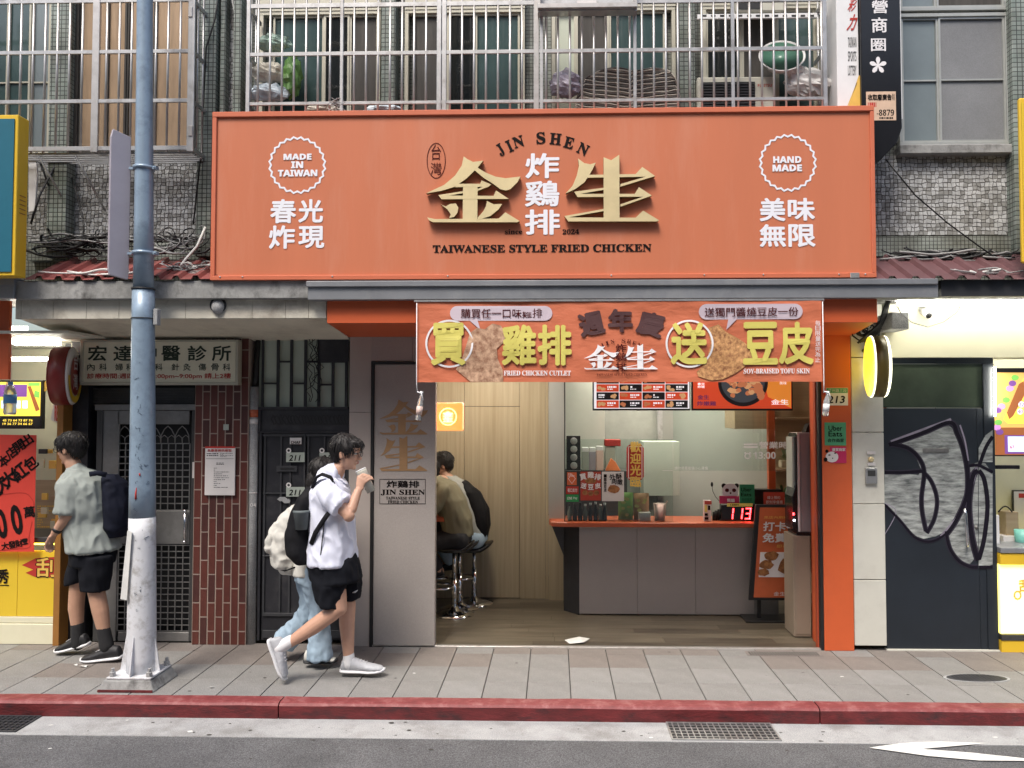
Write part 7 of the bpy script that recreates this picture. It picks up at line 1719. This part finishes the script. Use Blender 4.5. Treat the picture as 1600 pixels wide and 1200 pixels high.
b = MB(); P2.torso(b,[(484,886,21,.15,0),(485,905,23,.155,0)]); P2.limb(b,[(486,895,-.07),(498,950,-.07),(499,985,-.07),(500,1029,-.07)],[.092,.066,.068,.088],False); P2.limb(b,[(482,895,.07),(485,950,.07),(465,980,.07),(444,1003,.07)],[.095,.070,.072,.09],False)
part('jeans', bulk(b,.009,3,.015,(11,11,7),7), 'denim', wom)
shoe(wom, p(476,1037,-.07), p(526,1037,-.07), Vector((0,0,1)), 'bag_offwhite','shoe_black',.042,.06); shoe(wom, p(428,990,.07), p(440,1030,.07), Vector((1,0,.3)), 'bag_offwhite','shoe_black',.042,.06)
bp = thing('backpack','off-white slouchy backpack worn by the woman in jeans','backpack',(p(445,890).x,-.46,p(445,895).z))
b = MB(); P2.torso(b,[(466,790,7,.09,-.02),(458,806,17,.13,-.02),(449,830,24,.14,-.02),(445,858,24,.145,-.02),(449,880,20,.13,-.02),(455,893,11,.10,-.02)]); P2.limb(b,[(433,825,-.10),(423,842,-.12),(420,860,-.12)],[.035,.028,.022]); part('bag', bulk(b,.008,3,.016,(9,9,7),13), 'bag_offwhite', bp)
b = MB(); b.tube([p(474,790,-.12),p(483,772,-.13),p(494,768,-.12)],.010,8,sq=2); b.tube([p(432,888,-.12),p(445,892,-.14),p(462,886,-.14)],.006,6); part('strap', b, 'bag_black', bp)

# --- man at left walking left
P3 = Pers(-.36); p = P3.p
c0 = p(150,1030); ml_ = thing('person','man in a light grey tee and black shorts walking left past the yellow counter','person',(c0.x,-.36,0),'pedestrians')
b = MB(); P3.torso(b,[(118,742,14,.10,0),(122,756,26,.15,0),(130,790,29,.15,0),(140,830,26,.14,0),(145,852,26,.15,0),(147,872,24,.14,0)]); P3.limb(b,[(122,745,0),(113,722,0)],[.062,.056]); hc = p(111,702)
T,rot = P3.head(b,hc,R(172),R(6),1.02)
P3.limb(b,[(108,762,-.15),(106,805,-.18),(86,832,-.17)],[.052,.042,.029]); P3.limb(b,[(135,762,.15),(150,805,.18),(165,835,.18)],[.052,.042,.029])
P3.hand(b,p(85,833,-.17),p(77,848,-.17),[Vector((-.2,0,-1)),Vector((.35,0,-.9)),Vector((.8,0,-.5))],Vector((.3,1,0)),1,(Vector((-.015,.01,-.035)),Vector((.012,0,-.025)))); P3.hand(b,p(165,835,.18),p(170,850,.18),[Vector((.1,0,-1)),Vector((0,0,-1)),Vector((-.2,0,-.8))],Vector((1,0,0)),1,(Vector((-.02,-.02,-.02)),Vector((0,0,-.02))))
P3.limb(b,[(138,866,.07),(121,918,.08),(119,950,.08),(122,995,.08)],[.076,.060,.058,.037]); P3.limb(b,[(150,866,-.07),(150,922,-.08),(157,955,-.08),(165,1002,-.08)],[.076,.062,.060,.038])
part('body', bulk(b,.0062,4), 'skin_tan', ml_); P3.face(T,rot,ml_,1.02); P3.hair(T,rot,ml_,1.05,8)
b = MB(); P3.torso(b,[(124,735,14,.09,0),(128,744,29,.14,0),(130,760,36.5,.185,0),(133,790,35,.19,0),(137,815,33,.18,0),(143,838,34,.195,0),(147,858,35.5,.212,0)]); P3.limb(b,[(110,762,-.14),(104,803,-.165)],[.075,.082],False); P3.limb(b,[(137,762,.14),(146,795,.17)],[.07,.075]); P3.limb(b,[(124,745,0),(121,737,0)],[.085,.07])
part('tee', bulk(b,.0085,4,.016,(8,8,4.5),21), 'shirt_grey', ml_)
b = MB(); P3.torso(b,[(146,846,30,.175,0),(146,865,31,.185,0),(145,880,30,.185,0)]); b.loft([(p(135,868,.08),(.115,0,0),(0,.10,0)),(p(125,893,.08),(.10,0,.03),(0,.095,0)),(p(120,910,.08),(.088,0,.03),(0,.088,0))],18); b.loft([(p(150,868,-.08),(.12,0,0),(0,.10,0)),(p(149,900,-.08),(.11,0,0),(0,.10,0)),(p(148,922,-.08),(.10,0,0),(0,.092,0))],18)
sh_ = part('shorts', bulk(b,.009,4,.010,(8,8,4),15), 'shorts_black', ml_); part('label_patch', MB().box(p(117,866,-.19).x,p(127,866,-.19).x,p(120,866,-.155).y-.03,p(120,866,-.155).y-.026,p(120,870,-.19).z,p(120,860,-.19).z), 'paper', sh_)
for d,q in ((.08,[(121,976),(122,1006)]),(-.08,[(161,981),(167,1010)])):
    b = MB(); P3.limb(b,[(*q[0],d),(*q[1],d)],[.049,.052]); part('sock', bulk(b,.008,2), 'sock_black', ml_)
shoe(ml_, p(140,1009,.08), p(88,1022,.08), Vector((0,0,1)), 'shoe_black','sole_white',.050,.085); shoe(ml_, p(190,1030,-.08), p(128,1036,-.08), Vector((0,0,1)), 'shoe_black','sole_white',.050,.085)
part('watch', MB().tube([p(91,826,-.17),p(88,830,-.17)],.034,14), 'black', ml_)
bp = thing('backpack','dark navy backpack on the man in the grey tee, partly behind the pole','backpack',(p(185,840).x,-.36,p(185,845).z))
b = MB(); P3.torso(b,[(172,742,9,.08,.03),(179,754,15,.12,.03),(184,790,20,.14,.03),(185,822,17,.135,.03),(184,838,10,.10,.03)]); part('bag', bulk(b,.010,4,.010,(8,8,5),33), 'bag_navy', bp); part('strap', MB().tube([p(166,742,-.1),p(152,739,-.12),p(140,741,-.13)],.010,8,sq=2), 'bag_navy', bp)

# --- bar table, stools and two seated customers
tb_ = thing('bar_table','narrow orange wall table beside the seated customers','table',(X_(650,.85),.85,0))
za = Z_(816,.85); part('table_top', MB().box(xL+.002,X_(724,.85,812),.85,1.55,za,Z_(808.5,.85)), 'counter_orange', tb_, bevel=.004); part('bracket', MB().box(xL+.002,X_(690,.85,812),1.15,1.2,za-.25,za-.001), 'dark_grey', tb_)
def stool(label, px, Y, pys):
    x = X_(px,Y,900); z = Z_(pys,Y); t = thing('bar_stool', label, 'bar stool', (x,Y,0), 'bar stools inside the shop')
    part('base', MB().lathe((x,Y,0),[(.19,0),(.19,.008),(.12,.025),(.045,.05),(.03,.08)],28), 'chrome', t); part('column', MB().tube([(x,Y,.06),(x,Y,.34)],.028,16).tube([(x,Y,.34),(x,Y,z-.03)],.020,16), 'chrome', t)
    part('foot_ring', MB().tube([(x-.14+.14*math.cos(a),Y+.13*math.sin(a),.26) for a in [i*math.pi/8 for i in range(17)]],.010,8), 'chrome', t)
    b = MB(); b.lathe((x,Y,z-.04),[(.05,0),(.17,.015),(.195,.04),(.185,.055)],28); 
    for v in b.v:
        if v.x > x+.08: v.z += (v.x-x-.08)*.55
    part('seat', b, 'black_gloss', t)
stool('chrome bar stool nearest the street under the man in the olive shirt', 710, 1.0, 856); stool('chrome bar stool half hidden between the two seated customers', 718, 1.22, 856); stool('chrome bar stool with a black seat nearest the wooden wall', 741, 1.42, 856)
def seated(label, P, sh_c, hip, hd, m_shirt, m_leg, yaw, rings, shoulders, knees, feet, seed, arm):
    c0 = P.p(hip[0],hip[1]); t = thing('person', label, 'person', (c0.x,P.Y,0), 'customers seated at the bar table')
    b = MB(); P.torso(b,[(cx,cy,hw*.85,lat*.85,0) for cx,cy,hw,lat in rings]); P.limb(b,[(*sh_c,0),(hd[0]+3,hd[1]+14,0)],[.06,.054]); T,rot = P.head(b,P.p(*hd),yaw,R(14),1.0)
    for q in (-1,1):
        P.limb(b,[(*shoulders,q*.16),(*arm[0],q*.19),(*arm[1],q*.12)],[.05,.042,.028]); P.hand(b,P.p(*arm[1],q*.12),P.p(arm[1][0]-11,arm[1][1]-3,q*.10),[Vector((-1,0,0)),Vector((-.8,0,-.5)),Vector((-.3,0,-.9))],Vector((0,1,0)),1,(Vector((-.03,-q*.02,.01)),Vector((-.02,0,0))))
        P.limb(b,[(*hip,q*.09),(*knees,q*.10),(*feet,q*.10)],[.085,.058,.038]); P.limb(b,[(*feet,q*.10),(feet[0]-16,feet[1]+5,q*.10)],[.038,.025])
    part('body', bulk(b,.009,4), 'skin_tan', t); P.hair(T,rot,t,1.03,seed)
    b = MB(); P.torso(b,[(cx,cy,hw,lat,0) for cx,cy,hw,lat in rings])
    for q in (-1,1): P.limb(b,[(*shoulders,q*.15),(lerp(shoulders[0],arm[0][0],.75),lerp(shoulders[1],arm[0][1],.75),q*.18)],[.068,.07])
    part('shirt', bulk(b,.010,4,.009,(8,8,4),seed), m_shirt, t)
    b = MB(); P.torso(b,[(hip[0],hip[1]-12,20,.15,0),(hip[0],hip[1]+2,20,.16,0)])
    for q in (-1,1): P.limb(b,[(*hip,q*.09),(*knees,q*.10),(lerp(knees[0],feet[0],.8),lerp(knees[1],feet[1],.8),q*.10)],[.10,.078,.062])
    part('trousers', bulk(b,.010,4,.008,(8,8,4),seed+3), m_leg, t); shoe(t, P.p(feet[0]+6,feet[1]+10,-.10), P.p(feet[0]-32,feet[1]+14,-.10), Vector((0,0,1)), 'shoe_black','shoe_black',.045,.06); shoe(t, P.p(feet[0]+6,feet[1]+10,.10), P.p(feet[0]-32,feet[1]+14,.10), Vector((0,0,1)), 'shoe_black','shoe_black',.045,.06)
    return t
PA = Pers(1.0); seated('customer in an olive shirt bent forward over the orange bar table', PA, (692,752), (717,842), (668,738), 'olive_shirt','trousers_black', R(180), [(680,744,10,.10),(694,756,19,.17),(704,780,24,.19),(712,808,25,.18),(716,836,23,.17)], (693,768), (654,850), (688,892), 41, ((668,806),(640,802)))
PB = Pers(1.4); seated('black haired customer with a backpack seated behind the man in olive', PB, (702,750), (742,842), (691,727), 'grey_shirt','denim', R(185), [(702,744,9,.10),(712,754,16,.16),(722,778,20,.18),(734,808,21,.17),(742,834,20,.16)], (709,762), (690,848), (706,880), 43, ((690,800),(664,798)))
bp = thing('backpack','black backpack on the customer beside the wooden wall','backpack',(PB.p(750,840).x,1.4,PB.p(750,845).z))
b = MB(); PB.torso(b,[(722,752,8,.09,0),(735,768,15,.14,0),(745,795,19,.15,0),(749,820,17,.15,0),(750,838,12,.12,0)]); part('bag', bulk(b,.011,4,.008,(8,8,5),51), 'bag_black', bp)
